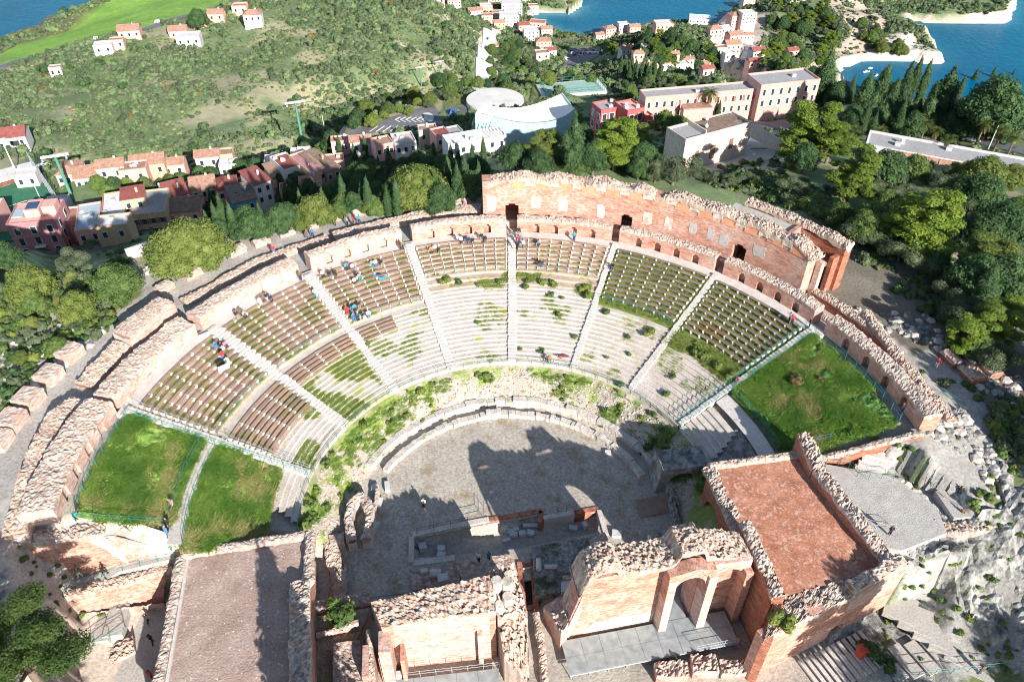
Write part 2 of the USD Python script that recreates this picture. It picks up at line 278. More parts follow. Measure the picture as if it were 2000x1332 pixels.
for x, y in [(1690, 175), (1760, 175), (1840, 180), (1920, 180), (2000, 175), (2150, 185)]:   # the wooded edge above the cove
    p = px(x, y+28, -17)[:2]
    for d, z in ((14, -24), (45, -70), (110, -140), (200, -188)): CP.append(np.r_[p+np.array([.12, .99])*d, z])
for x, y in [(1320, 205), (1450, 203), (1580, 183)]:   # behind the long pink building
    p = px(x, y, -20)[:2]
    for d, z in ((3, -21), (30, -45)): CP.append(np.r_[p+np.array([.2, .97])*d, z])
CP = np.array(CP, float)
_LIN = LinearNDInterpolator(CP[:, :2], CP[:, 2])
SEA_PX = [
    [(1138, -6), (1136, 12), (1112, 27), (1075, 26), (1042, 24), (1040, 40), (1052, 50), (1078, 62), (1120, 72), (1172, 79), (1185, 66), (1250, 56), (1300, 52), (1345, 52), (1395, 62), (1404, 52), (1418, 36), (1440, 28), (1452, 12), (1462, -4), (1500, -200), (1120, -200)],
    [(1640, 133), (1668, 124), (1700, 118), (1745, 119), (1800, 122), (1838, 123), (1832, 110), (1806, 82), (1785, 64), (1772, 44), (1790, 42), (1850, 46), (1925, 47), (1968, 44), (1974, 22), (1978, 6), (1985, -6), (2040, -240), (2900, -240), (2900, 240), (2100, 240), (1640, 200)],
]
CLIFF = pxs([(-300, 170), (-60, 112), (0, 92), (40, 78), (62, 66), (100, 52), (150, 34), (170, 22), (205, 3), (232, -14), (262, -34)], -76)
away = (CLIFF-EYE[:2])/np.linalg.norm(CLIFF-EYE[:2], axis=1)[:, None]
SEAPOLY = shapely.union_all([Polygon(pxs(p, SEA_Z)) for p in SEA_PX]+[Polygon(np.vstack([CLIFF+away*22, [[-150, 1600], [-1600, 1600], [-1600, 300]]]))])
xs_near = np.arange(-64, 76.01, .7); 
def grow(a, lim, step0, stepmax, k=1.06):
    o = []; s = step0; x = a
    while abs(x-a) < abs(lim-a): s = min(s*k, stepmax); x += s*np.sign(lim-a); o.append(x)
    return np.array(o)
GX = np.r_[grow(-64, -1050, .7, 7.5)[::-1], xs_near, grow(76, 1050, .7, 7.5)]
GY = np.r_[grow(-30, -300, .7, 20)[::-1], np.arange(-30, 72.01, .7), grow(72, 1350, .7, 7.0)]
XX, YY = np.meshgrid(GX, GY, indexing='ij')
ZZ = _LIN(XX, YY); ZZ = np.where(np.isnan(ZZ), -150, ZZ)
RR = np.hypot(XX, YY); AA = np.degrees(np.arctan2(XX, YY))
far = np.clip((RR-110)/120, 0, 1)
pts2 = np.stack([XX, YY], -1)
ZZ = ZZ+far*(fbm(pts2, 1/70, 3, 4)*5+fbm(pts2, 1/18, 9, 2)*1.4)
ZZ += np.clip((RR-64)/15, 0, 1)*fbm(pts2, 1/6, 5, 3)*.5
# theatre bowl
bowl = np.interp(RR, [0, 17.6, 18.4, 19.9, 20.5, 24.2, 25, 46, 48], [0, 0, .05, .1, .9, 3.45, 3.4, 10.3, 10.6])
bowl += np.where((RR > 20) & (RR < 24.2), fbm(pts2, 1.2, 21, 2)*.3, 0)
wa = np.clip((102-np.abs(AA))/3, 0, 1)
inb = RR < 48
back = np.where(RR < 25, 0.0, np.where(XX < 0, np.clip((np.abs(XX)-40)*.3, 0, 4), np.clip((np.abs(XX)-43)*.6, 0, 6)))
ZZ = np.where(inb, wa*bowl+(1-wa)*np.minimum(back, ZZ+.01), ZZ)
for L_, zf in (([(1040, 196), (1195, 186), (1168, 150), (1046, 160)], -50), ([(925, 255), (1045, 262), (1125, 240), (1100, 200), (940, 215)], -34), ([(925, 208), (1010, 208), (1010, 184), (925, 184)], -41), ([(1605, 905), (1745, 930), (1840, 990), (1860, 1050), (1760, 1085), (1690, 1065)], 7.2), ([(-90, 340), (60, 312), (140, 420), (70, 480), (-90, 480)], -45)):
    F_ = Polygon([px(a, b, zf)[:2] for a, b in L_]).buffer(2); ZZ = np.where(shapely.contains_xy(F_, XX, YY), zf-.6, ZZ)
PITZ = Polygon([px(808, 1052, 0)[:2], px(958, 1023, 0)[:2], px(1066, 1004, 0)[:2], px(1176, 1000, 0)[:2], px(1165, 1050, -1)[:2], px(1005, 1082, -1)[:2], px(812, 1100, -1)[:2]])
ZZ = np.where(shapely.contains_xy(PITZ, XX, YY), -1.5, ZZ)
ZZ = np.where(shapely.contains_xy(Polygon(pxs([(1012, 1104), (1044, 1098), (1050, 1186), (1020, 1192)], -.5)), XX, YY), -2.6, ZZ)
# sea
pp = shapely.points(XX.ravel(), YY.ravel()); shapely.prepare(SEAPOLY)
low = (YY > 250).ravel()
din = np.zeros(XX.size, bool); din[low] = shapely.contains(SEAPOLY, pp[low]); din = din.reshape(XX.shape)
dist = np.full(XX.size, 999.0); dist[low] = shapely.distance(SEAPOLY.boundary, pp[low]); dist = dist.reshape(XX.shape)
ZZ = np.where(din, np.minimum(-201-dist*.25, -201), np.where(YY > 250, np.maximum(ZZ, SEA_Z+np.minimum(.3+dist*.12, 3.0)), ZZ))
HZ = RegularGridInterpolator((GX, GY), ZZ, bounds_error=False, fill_value=-190)
def H(x, y): return float(HZ((x, y)))
def hit(x, y):
    """The point of the ground at pixel x, y."""
    d = FW+(x-1000)/FPX*RT-(y-666)/FPX*UP; d = d/np.linalg.norm(d)
    t = np.arange(40, 1600, 1.0); P = EYE+t[:, None]*d
    k = np.nonzero(HZ(P[:, :2]) > P[:, 2])[0]
    if len(k) == 0: return px(x, y, SEA_Z)
    t = np.linspace(t[max(k[0]-1, 0)], t[k[0]], 20); P = EYE+t[:, None]*d; j = np.argmax(HZ(P[:, :2]) >= P[:, 2]); return P[j]
def hits(pts): return np.array([hit(*p) for p in pts])
def wpoly(pts): return Polygon(hits(pts)[:, :2]).buffer(0)

# ground colours by the kind of cover, tree shade painted in at the right
COL = np.empty(XX.shape+(3,)); 
scrub = np.array([.15, .20, .095])
n1 = fbm(pts2, 1/25, 31, 4)[..., None]; n2 = fbm(pts2, 1/7, 32, 3)[..., None]
COL[:] = np.where(n1+.5*n2 > .12, np.array([.30, .285, .18]), scrub)
COL += n2*np.array([.04, .035, .02])
def paint(poly, c, jit=.0):
    b = poly.bounds; i = (XX > b[0]) & (XX < b[2]) & (YY > b[1]) & (YY < b[3])
    idx = np.nonzero(i.ravel())[0]; shapely.prepare(poly)
    m = shapely.contains(poly, pp[idx]); k = idx[m]; COL.reshape(-1, 3)[k] = np.array(c)*(1+jit*n2.reshape(-1)[k])[:, None]
steep = np.hypot(*np.gradient(ZZ, GX, GY))
COL[(steep > .75) & (RR > 330)] = (.46, .40, .34)
COL[(ZZ < -197.3)] = (.50, .44, .38)
MEADOW = [(-60, 140), (0, 108), (40, 84), (100, 70), (150, 52), (180, 18), (220, 0), (300, -20), (470, -20), (430, 8), (330, 38), (210, 72), (110, 98), (0, 128)]
paint(wpoly(MEADOW), (.19, .34, .06), .3)
paint(wpoly([(60, 60), (150, 20), (230, -10), (215, 2), (180, 18), (150, 50), (100, 72), (60, 84), (20, 92)]), (.16, .15, .07), .6)
paint(wpoly([(945, 95), (960, 60), (1000, 20), (1040, 15), (1040, 45), (1060, 75), (1100, 95), (1110, 130), (1040, 140), (1000, 100)]), (.36, .30, .25), .5)
paint(wpoly([(1385, 40), (1490, 20), (1500, 70), (1470, 140), (1420, 130), (1390, 80)]), (.40, .33, .28), .5)
paint(wpoly([(1595, 0), (1680, -10), (1735, 50), (1720, 100), (1640, 130), (1625, 100), (1665, 60), (1640, 40)]), (.47, .38, .30), .35)
paint(wpoly([(1690, 70), (1780, 60), (1838, 112), (1836, 122), (1760, 118), (1700, 110), (1760, 95)]), (.52, .47, .41), .3)
paint(wpoly([(1640, 133), (1668, 124), (1705, 116), (1700, 104), (1640, 112), (1620, 125)]), (.5, .45, .4), .2)
paint(Polygon(pxs([(1040, 22), (1040, 42), (1052, 52), (1080, 64), (1085, 78), (1030, 62), (1020, 30)], -199)), (.55, .50, .44), .1)
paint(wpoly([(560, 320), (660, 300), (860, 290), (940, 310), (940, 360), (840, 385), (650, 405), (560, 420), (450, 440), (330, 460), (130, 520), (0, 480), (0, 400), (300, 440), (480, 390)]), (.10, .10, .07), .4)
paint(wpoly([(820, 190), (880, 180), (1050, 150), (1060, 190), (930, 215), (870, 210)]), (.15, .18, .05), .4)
paint(wpoly([(1290, 320), (1500, 300), (1560, 320), (1480, 340), (1420, 350), (1330, 345)]), (.40, .36, .32), .2)
paint(wpoly([(1400, 235), (1560, 215), (1700, 225), (1760, 262), (1560, 262), (1480, 250)]), (.24, .23, .22), .15)
paint(wpoly([(1640, 530), (1800, 440), (2000, 480), (2000, 760), (1900, 790), (1800, 700), (1640, 590)]), (.28, .25, .21), .5)
paint(wpoly([(1350, 348), (1440, 330), (1560, 345), (1650, 400), (1600, 425), (1480, 390), (1400, 368)]), (.22, .195, .12), .5)
paint(wpoly([(1150, 325), (1300, 320), (1560, 345), (1640, 400), (1560, 400), (1400, 350)]), (.20, .185, .12), .4)
paint(wpoly([(1500, 360), (1640, 400), (1700, 520), (1640, 520)]), (.17, .15, .10), .4)
TRENCH = Polygon(pxs([(1012, 1104), (1044, 1098), (1050, 1186), (1020, 1192)], -.5))
# theatre terraces and yard
m = (RR > 46) & (RR < np.where(AA > 70, 58.5, 66)) & (AA > -103) & (AA < 86); COL[m] = np.array([.38, .355, .325])*(1+.12*n2[m])
m = (RR >= 58.5) & (RR < 80) & (AA >= 70) & (AA < 84); COL[m] = np.array([.17, .16, .13])*(1+.3*n2[m])  # dark earth beyond the pale path, with tree shade painted in
m = (RR > 55.5) & (RR < 70) & (AA > 46) & (AA < 70); COL[m] = np.array([.17, .15, .12])*(1+.3*n2[m])  # earth darkened to paint in the shade of the garden trees
m = (RR > 62) & (AA < -58) & (AA > -103) & (RR < 100); COL[m] = np.where(n2[m] > -.1, np.array([.17, .19, .06]), np.array([.34, .30, .24]))
m = (RR < 48) & (np.abs(AA) < 103); COL[m] = (.38, .34, .29)
m = (RR > 19.8) & (RR < 24.6) & (np.abs(AA) < 103)
COL[m] = np.where(n2[m]*1.2+fbm(pts2[m], 1.1, 55)[:, None] > .22-.42*((RR[m]-22)/2)[:, None], np.array([.22, .27, .08]), np.array([.39, .335, .275]))
m = (RR < 17.7) | ((RR < 60) & (YY < -1) & (wa < .5)); COL[m] = np.array([.36, .325, .28])*(1+.1*n2[m])
m = (XX > 38) & (XX < 90) & (YY < 9) & (YY > -60) & ((RR > 52) | (AA > 83)); COL[m] = np.where(n2[m]+.6*fbm(pts2[m], .12, 41)[:, None] > .22, np.array([.13, .16, .07]), np.array([.30, .29, .27])*(1+.25*n2[m]))
m = (XX < -38) & (YY < -9) & (XX > -90) & (YY > -40); COL[m] = np.array([.45, .38, .32])*(1+.2*n2[m])
COL = np.clip(COL, .01, .8)
P = np.stack([XX, YY, ZZ], -1); n, m_ = XX.shape
i = (np.arange(n-1)[:, None]*m_+np.arange(m_-1)); keep = ~(din[:-1, :-1] & din[1:, 1:] & din[1:, :-1] & din[:-1, 1:] & (dist[:-1, :-1] > 40)); i = i[keep]
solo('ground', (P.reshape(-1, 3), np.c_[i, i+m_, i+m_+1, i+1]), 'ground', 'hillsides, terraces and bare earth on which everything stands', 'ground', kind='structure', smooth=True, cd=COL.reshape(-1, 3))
# sea, lighter in the shallows
sx_ = np.r_[np.arange(-1600, 1600, 12), [3000, 6000, 12000]]; sx_ = np.r_[[-12000, -6000, -3000], sx_]; sy_ = np.r_[[200, 400], np.arange(500, 1400, 8), np.geomspace(1420, 15000, 14)]
SX, SY = np.meshgrid(sx_, sy_, indexing='ij'); sd = shapely.distance(SEAPOLY.boundary, shapely.points(SX.ravel(), SY.ravel())).reshape(SX.shape)
inn = shapely.contains(SEAPOLY, shapely.points(SX.ravel(), SY.ravel())).reshape(SX.shape)
cove = Polygon(pxs([(1030, 20), (1130, 25), (1150, 60), (1180, 75), (1150, 85), (1040, 60)], SEA_Z)); cv = np.exp(-shapely.distance(cove, shapely.points(SX.ravel(), SY.ravel())).reshape(SX.shape)/25)
sh = np.where(inn, np.exp(-sd/9)*(.35+cv*.9), 0)[..., None]*np.array([.10, .16, .13])
b = MB().grid(np.stack([SX, SY, np.full(SX.shape, SEA_Z)], -1)); v, f = b.arrays()
solo('sea', (v, f), 'sea', 'deep blue sea with paler shallows along the coves', 'sea', kind='structure', smooth=True, cd=sh.reshape(-1, 3))
# ------------------------------------------------------------------ the theatre
R2 = np.random.default_rng(11)
ORD = ['', 'first', 'second', 'third', 'fourth', 'fifth', 'sixth', 'seventh', 'eighth', 'ninth', 'tenth', 'eleventh', 'twelfth', 'thirteenth', 'fourteenth', 'fifteenth', 'sixteenth', 'seventeenth', 'eighteenth', 'nineteenth', 'twentieth', 'twenty-first', 'twenty-second']
WEDGE = {2: 'second wedge from the left, beside the left grass slope', 3: 'third wedge from the left', 4: 'fourth wedge from the left', 5: 'wedge just left of the straight middle stair', 6: 'wedge just right of the straight middle stair', 7: 'wedge third from the right', 8: 'wedge beside the right grass slope', 9: 'shaded far right wedge', 1: 'far left wedge'}
WSHORT = {2: 'second wedge from left', 3: 'third wedge from left', 4: 'fourth wedge from left', 5: 'left of the middle stair', 6: 'right of the middle stair', 7: 'third wedge from right', 8: 'by the right grass slope'}
W0 = {k: -80+20*(k-2) for k in range(1, 10)}          # each wedge runs from W0 to W0+20 degrees
def jit(mb, amp, scale, seed=0):
    v, f = mb.arrays(); n = np.stack([fbm(v, scale, seed+i, 2) for i in range(3)], -1); return v+n*np.asarray(amp), f
# floor of the orchestra and yard
fl = shapely.union_all([Polygon([pol(17.6, a)[:2] for a in np.linspace(-92, 92, 90)]), Polygon([(-22, -10.5), (23, -5), (24, .5), (-22, 2)])]).difference(PITZ)
solo('orchestra_floor', MB().prism(fl, -.2, .035).arrays(), 'sand', 'trodden sandy half-round floor of the orchestra', 'orchestra floor', kind='structure')
ow = thing('orchestra_wall', 'low pale stone wall curving round the sandy orchestra floor', 'low wall')
a = -64
while a < 66:
    w = R2.uniform(1.8, 3.6); h = .62+.25*R2.random()+(.5 if -14 < a < -6 else 0)
    part(ow, 'stone_block', jit(MB().arc(a, a+w-.12, 17.55+R2.normal()*.05, 18.35+R2.normal()*.07, -.1, h, 1.0), .07, 2.5, int(a+99)), 'stone'); a += w
ow = thing('ditch_wall', 'pale inner kerb wall of the ditch behind the orchestra wall', 'low wall')
a = -66
while a < 74:
    w = R2.uniform(3, 6); h = 1.0+.3*R2.random()
    part(ow, 'stone_block', jit(MB().arc(a, a+w-.1, 19.75+R2.normal()*.05, 20.6, -.1, h, 1.0), .08, 2.2, int(a+199)), 'stone'); a += w

# tiers
mat('tier_earth', (.36, .27, .21), (.50, .40, .33), .6, .95, .4, fine=6, extra=(.8, (.22, .24, .05), .56, .66))
mat('tier_green', (.20, .18, .08), (.15, .20, .04), .6, .95, .5, fine=6, extra=(.7, (.09, .14, .025), .42, .6))
mat('tier_stone', (0.420, 0.374, 0.328), (0.538, 0.487, 0.437), .7, .92, .35, fine=6, extra=(.55, (.36, .34, .12), .6, .7))
mat('tier_weedy', (0.420, 0.378, 0.319), (0.504, 0.454, 0.386), .7, .92, .35, fine=6, extra=(.5, (.33, .325, .15), .5, .62))
def tier(mb, a0, a1, r0, r1, seed):
    n = max(2, int((a1-a0)/1.25)); A = np.radians(np.linspace(a0, a1, n+1)); z = CAV(r0)+.20
    q = np.stack([np.sin(A), np.cos(A)], -1); e = fbm(q*r0, .8, seed, 3)
    ri = r0+.05*e; P = []
    for rr, zz in ((ri, z-.6+0*e), (ri, z-.02+.03*e), (ri+.05, z+.035*e), (np.full(n+1, r1+.02), z-.01+.05*np.roll(e, 2)), (np.full(n+1, r1+.05), z-.05+0*e)): P.append(np.c_[q*rr[:, None], zz])
    return mb.grid(np.stack(P, 0).transpose(0, 1, 2)[::-1])
def tiers(name, label, w, rlo, rhi, n, mt, a0=None, a1=None):
    t = thing(name, label, 'seating')
    rr = np.linspace(rlo, rhi, n+1); b0 = W0[w]+.75*math.degrees(1/30) if a0 is None else a0; b1 = W0[w]+20-.75*math.degrees(1/30) if a1 is None else a1
    for k in range(n):
        m = MB(); tier(m, b0, b1, rr[k], rr[k+1], k*7+w*31); part(t, 'tier', m, mt)
    return t
SPECS = {2: [(24.7, 29.4, 7, 'tier_stone'), (29.4, 35, 8, 'tier_earth'), (35, 36.3, 1, 'tier_stone'), (36.3, 45.6, 11, 'tier_earth')],
         3: [(24.7, 32.4, 11, 'tier_weedy'), (32.4, 35, 4, 'tier_earth'), (35, 36.3, 1, 'tier_stone'), (36.3, 45.6, 11, 'tier_earth')],
         4: [(24.7, 32.4, 11, 'tier_stone'), (32.4, 35, 4, 'tier_weedy'), (35, 36.3, 1, 'tier_stone'), (36.3, 45.6, 11, 'tier_earth')],
         5: [(24.7, 37.4, 18, 'tier_stone'), (37.4, 39.7, 2, 'tier_earth'), (39.7, 45.6, 7, 'tier_earth')],
         6: [(24.7, 37.4, 18, 'tier_stone'), (37.4, 39.7, 2, 'tier_earth'), (39.7, 45.6, 7, 'tier_earth')],
         7: [(24.7, 35.6, 15, 'tier_stone'), (35.6, 36.3, 1, 'tier_green'), (36.3, 45.6, 11, 'tier_green')],
         8: [(24.7, 33.4, 12, 'tier_stone'), (33.4, 35.8, 1, 'tier_green'), (35.8, 45.6, 11, 'tier_green')],
         9: [(24.7, 29.6, 6, 'tier_stone')]}
for w, S in SPECS.items():
    t = thing('seating_wedge', 'worn seating tiers of the '+WEDGE[w], 'seating')
    for (rlo, rhi, n, mt) in S:
        rr = np.linspace(rlo, rhi, n+1)
        for k in range(n):
            lo = W0[w] if w != 9 else 61; b1 = W0[w]+20 if w != 9 else 76-.9*k
            m = MB(); tier(m, lo, b1, rr[k], rr[k+1], k*7+w*31+int(rlo)); part(t, 'tier', m, mt)
t = thing('seating_wedge', 'few stone tiers at the lower edge of the left grass slope', 'seating')
for k in range(5):
    m = MB(); tier(m, -96+1.2*k, -80, 24.7+.7*k, 25.4+.7*k, k); part(t, 'tier', m, 'tier_stone')

# stairs between the wedges
SN = ['blue-railed stair along the left grass slope', 'broad pale stair, second from the left', 'pale stair third from the left', 'pale stair just left of the middle stair', 'straight pale middle stair', 'pale stair just right of the middle stair', 'pale stair between the two dark bench blocks', 'railed stair along the right grass slope']
for i, A in enumerate(range(-80, 61, 20)):
    t = thing('stair', SN[i]+', from rail to top walk', 'stair'); w = 1.35 if i == 1 else (.95 if i in (0, 7) else 1.15)
    c, s = math.cos(math.radians(A)), math.sin(math.radians(A)); wid = w*.72 if i > 4 else w
    for k, r in enumerate(np.arange(24.9, 46.2, .5)):
        e = R2.normal(0, .03)
        x = r+.25; b = MB().box([s*x+c*e, c*x-s*e, CAV(r)+.05], [wid+R2.normal()*.04, .5, .75], -math.radians(A))
        part(t, 'step', b, 'stonestep')
m = MB().arc(-81, 62, 45.6, 47.4, 10.6, 11.2, 1.5); solo('top_walk', jit(m, .04, 1.0), 'stonestep', 'pale paved walk along the top of the seating', 'walkway', kind='structure')

# benches
def bench_row(r, a0, a1, nseg, mt, label, slats=3, red=None):
    t = thing('wooden_bench', label, 'bench', 'wooden bench rows of the theatre')
    g = math.degrees(.07/r); da = (a1-a0)/nseg; sup = MB(); z = CAV(r)+.62
    for k in range(nseg):
        b = MB(); aa = [a0+da*k+g, a0+da*(k+1)-g]; dz = R2.normal()*.012
        for j in range(slats):
            q = .5/slats; r0 = r+.16+j*q
            b.arc(aa[0], aa[1], r0, r0+q*.8, z+dz, z+.06+dz, 9)
        part(t, 'seat_plank', b, red if red and k in (1, 2, 3) else mt)
    for k in range(nseg+1):
        p = pol(r+.40, min(a0+da*k+(.1 if k == 0 else 0), a1-.1)); sup.box([p[0], p[1], z-.25], [.12, .40, .5], -math.radians(a0+da*k))
        p = pol(r+.10, min(a0+da*k+(.1 if k == 0 else 0), a1-.1)); sup.box([p[0], p[1], z+.02], [.13, .13, .16], -math.radians(a0+da*k))
    p = part(t, 'supports', sup, 'white_post'); tag(p, kind='stuff')
for w in (2, 3, 4, 7, 8):
    rr = np.linspace(36.4 if w != 8 else 36.0, 45.6, 12)[:-1]
    for k, r in enumerate(rr):
        mg = math.degrees(.8/r); ns = 7 if w < 8 else 8
        mt = 'plank' if w < 7 else 'plank_grey'
        bench_row(r, W0[w]+mg, W0[w]+20-mg, ns, mt, f'{"grey" if w > 6 else "brown"} bench, {ORD[11-k]} row from the top in the upper block, {WSHORT[w]}', red='plank_red' if (w == 8 and k in (1, 2)) else None)
for w in (5, 6):
    for k, r in enumerate(np.linspace(40.0, 45.6, 8)[:-1]):
        mg = math.degrees(.8/r)
        bench_row(r, W0[w]+mg, W0[w]+20-mg, 8, 'plank', f'bench, {ORD[7-k]} row from the top, {WSHORT[w]}')
for w, rlo, rhi, n, a0, a1 in ((2, 29.5, 34.9, 8, -79, -61), (3, 32.5, 34.9, 4, -59, -41), (4, 32.5, 34.9, 4, -39, -29.5)):
    for k, r in enumerate(np.linspace(rlo, rhi, n+1)[:-1]):
        bench_row(r, a0, a1, 4 if w < 4 else 2, 'plank', f'bench, {ORD[n-k]} row from the top in the lower block, {WSHORT[w]}', slats=2)

# railings
def railing(pts, label, mt='green_metal', h=1.05, gap=1.6, rails=(1.0, .55), rad=.025, name='railing'):
    t = thing(name, label, 'railing'); pts = np.asarray(pts, float)
    L = np.r_[0, np.cumsum(np.linalg.norm(np.diff(pts, axis=0), axis=1))]; n = max(1, int(round(L[-1]/gap)))
    q = np.stack([np.interp(np.linspace(0, L[-1], n+1), L, pts[:, k]) for k in range(3)], -1)
    for p in q: part(t, 'post', MB().tube(p-[0, 0, .1], p+[0, 0, h], rad*1.2, n=5), mt)
    for f in rails:
        b = MB()
        for u, v in zip(q[:-1], q[1:]): b.tube(u+[0, 0, h*f], v+[0, 0, h*f], rad, n=5)
        part(t, 'rail', b, mt)
    return t
arcp = lambda r, a0, a1, dz=0.0, n=40: np.array([np.r_[pol(r, a)[:2], CAV(r)+.2+dz] for a in np.linspace(a0, a1, n)])
radp = lambda a, r0, r1, dz=.3, n=12: np.array([np.r_[pol(r, a)[:2], CAV(r)+dz] for r in np.linspace(r0, r1, n)])
railing(arcp(24.45, -101, 78), 'long green railing along the bottom of the seating above the rubble slope', gap=1.9)
for w in (2, 3, 4, 5, 6, 7):
    railing(arcp(36.15 if w not in (5, 6) else 39.75, W0[w]+1.5, W0[w]+18.5, .1), 'green railing below the upper benches, '+WSHORT[w], gap=1.45)
for a, nm in ((-80.9, 'outer'), (-79.1, 'inner')): railing(radp(a, 24.9, 46), f'teal railing, {nm} side of the stair by the left grass slope', 'teal_metal' if nm == 'outer' else 'grey_metal', gap=1.5)
for a, nm in ((59.1, 'inner'), (60.9, 'outer')): railing(radp(a, 24.9, 45.8), f'teal railing, {nm} side of the stair by the right grass slope', 'teal_metal', gap=1.0 if nm == 'inner' else 1.5)

# grass slopes
def sector(a0, a1, r0, r1, na, nr, amp, seed, f=lambda r: CAV(r)+.25):
    A = np.radians(np.linspace(a0, a1, na)); r = np.linspace(r0, r1, nr); a, r = np.meshgrid(A, r, indexing='ij')
    x, y = r*np.sin(a), r*np.cos(a); p = np.stack([x, y], -1)
    z = f(r)+fbm(p, .6, seed, 4)*amp+fbm(p, 2.0, seed+4, 3)*amp*.9
    return MB().grid(np.stack([x, y, z], -1)[:, ::-1])
solo('grass_slope', sector(-81.2, -99.5, 37.0, 45.6, 110, 70, .24, 1), 'lawn', 'upper sunlit grass slope at the left end of the seating', 'grass', kind='stuff', smooth=True)
solo('grass_slope', sector(-81.2, -104.5, 27.9, 35.6, 90, 64, .24, 2), 'lawn', 'lower grass slope at the left end of the seating, half in shade', 'grass', kind='stuff', smooth=True)
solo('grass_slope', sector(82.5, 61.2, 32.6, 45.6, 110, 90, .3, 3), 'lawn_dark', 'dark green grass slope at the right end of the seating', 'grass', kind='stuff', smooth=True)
solo('slope_path', sector(-81, -103.5, 35.5, 37.1, 30, 5, .03, 4), 'path', 'narrow path crossing the left grass slope', 'path', kind='structure')
solo('slope_path', sector(80.5, 61, 30.2, 32.0, 30, 5, .03, 5), 'stonestep', 'pale ramp below the right grass slope', 'path', kind='structure')
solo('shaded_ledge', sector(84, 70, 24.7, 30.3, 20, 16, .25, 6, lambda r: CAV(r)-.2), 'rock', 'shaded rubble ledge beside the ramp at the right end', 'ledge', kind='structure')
railing(arcp(35.5, -81.5, -104, .1, 14), 'green railing on the lower side of the path across the left grass', gap=1.8)
railing(arcp(37.2, -82, -98, .1, 12), 'green railing on the upper side of the path across the left grass', gap=1.8)
railing(arcp(45.8, -81.5, -99.5, .1, 12), 'teal railing along the top of the left grass slope', 'teal_metal', gap=1.8)
railing(arcp(32.5, 61.2, 79.5, .1, 14), 'teal railing between the ramp and the right grass slope', 'teal_metal', gap=1.8)
railing(arcp(45.75, 61.2, 82, .1, 14), 'teal railing along the top of the right grass slope', 'teal_metal', gap=1.8)
railing(np.array([pol(33.5, 80.5, CAV(33.5)+.4), pol(38, 81.5, CAV(38)+.4)]), 'short green railing at the lower right corner of the right grass', gap=1.5)
railing(radp(-99.8, 37.2, 45.6, .4, 6), 'green railing at the near edge of the upper left grass', gap=1.8)

# ruined walls
from scipy.spatial import cKDTree
def stones(xy, amp, seed, cell=.36):
    """height and tint of fitted stones over the plane: each stone its own level, with joints between"""
    f = xy.reshape(-1, 2); lo, hi = f.min(0)-1, f.max(0)+1; rg = np.random.default_rng(seed)
    gx, gy = np.meshgrid(np.arange(lo[0], hi[0], cell), np.arange(lo[1], hi[1], cell*.85), indexing='ij'); P = np.c_[gx.ravel(), gy.ravel()]; P = P+rg.uniform(-.42, .42, P.shape)*cell
    d, i = cKDTree(P).query(f, k=2); lev = rg.normal(0, .33, len(P)); tilt = rg.normal(0, .35, P.shape); e = np.clip((d[:, 1]-d[:, 0])/(cell*.30), 0, 1)
    z = amp*(lev[i[:, 0]]+((f-P[i[:, 0]])*tilt[i[:, 0]]).sum(1)*1.2-.75*(1-e)**1.5)
    tn = rg.random(len(P))[:, None]; base = np.where(tn < .36, np.array([.42, .295, .24]), np.where(tn < .7, np.array([.43, .365, .315]), np.where(tn < .9, np.array([.48, .43, .38]), np.array([.33, .29, .25]))))*rg.uniform(.88, 1.12, (len(P), 1))
    return z.reshape(xy.shape[:-1]), base[i[:, 0]].reshape(xy.shape[:-1]+(3,))
class CD(MB):
    """a mesh with a colour per vertex"""
    def __init__(s): super().__init__(); s.c = []
    def put(s, v, f, c): s.add(v, f); s.c.append(np.asarray(c).reshape(-1, 3)); return s
    def cd(s): return np.vstack(s.c)
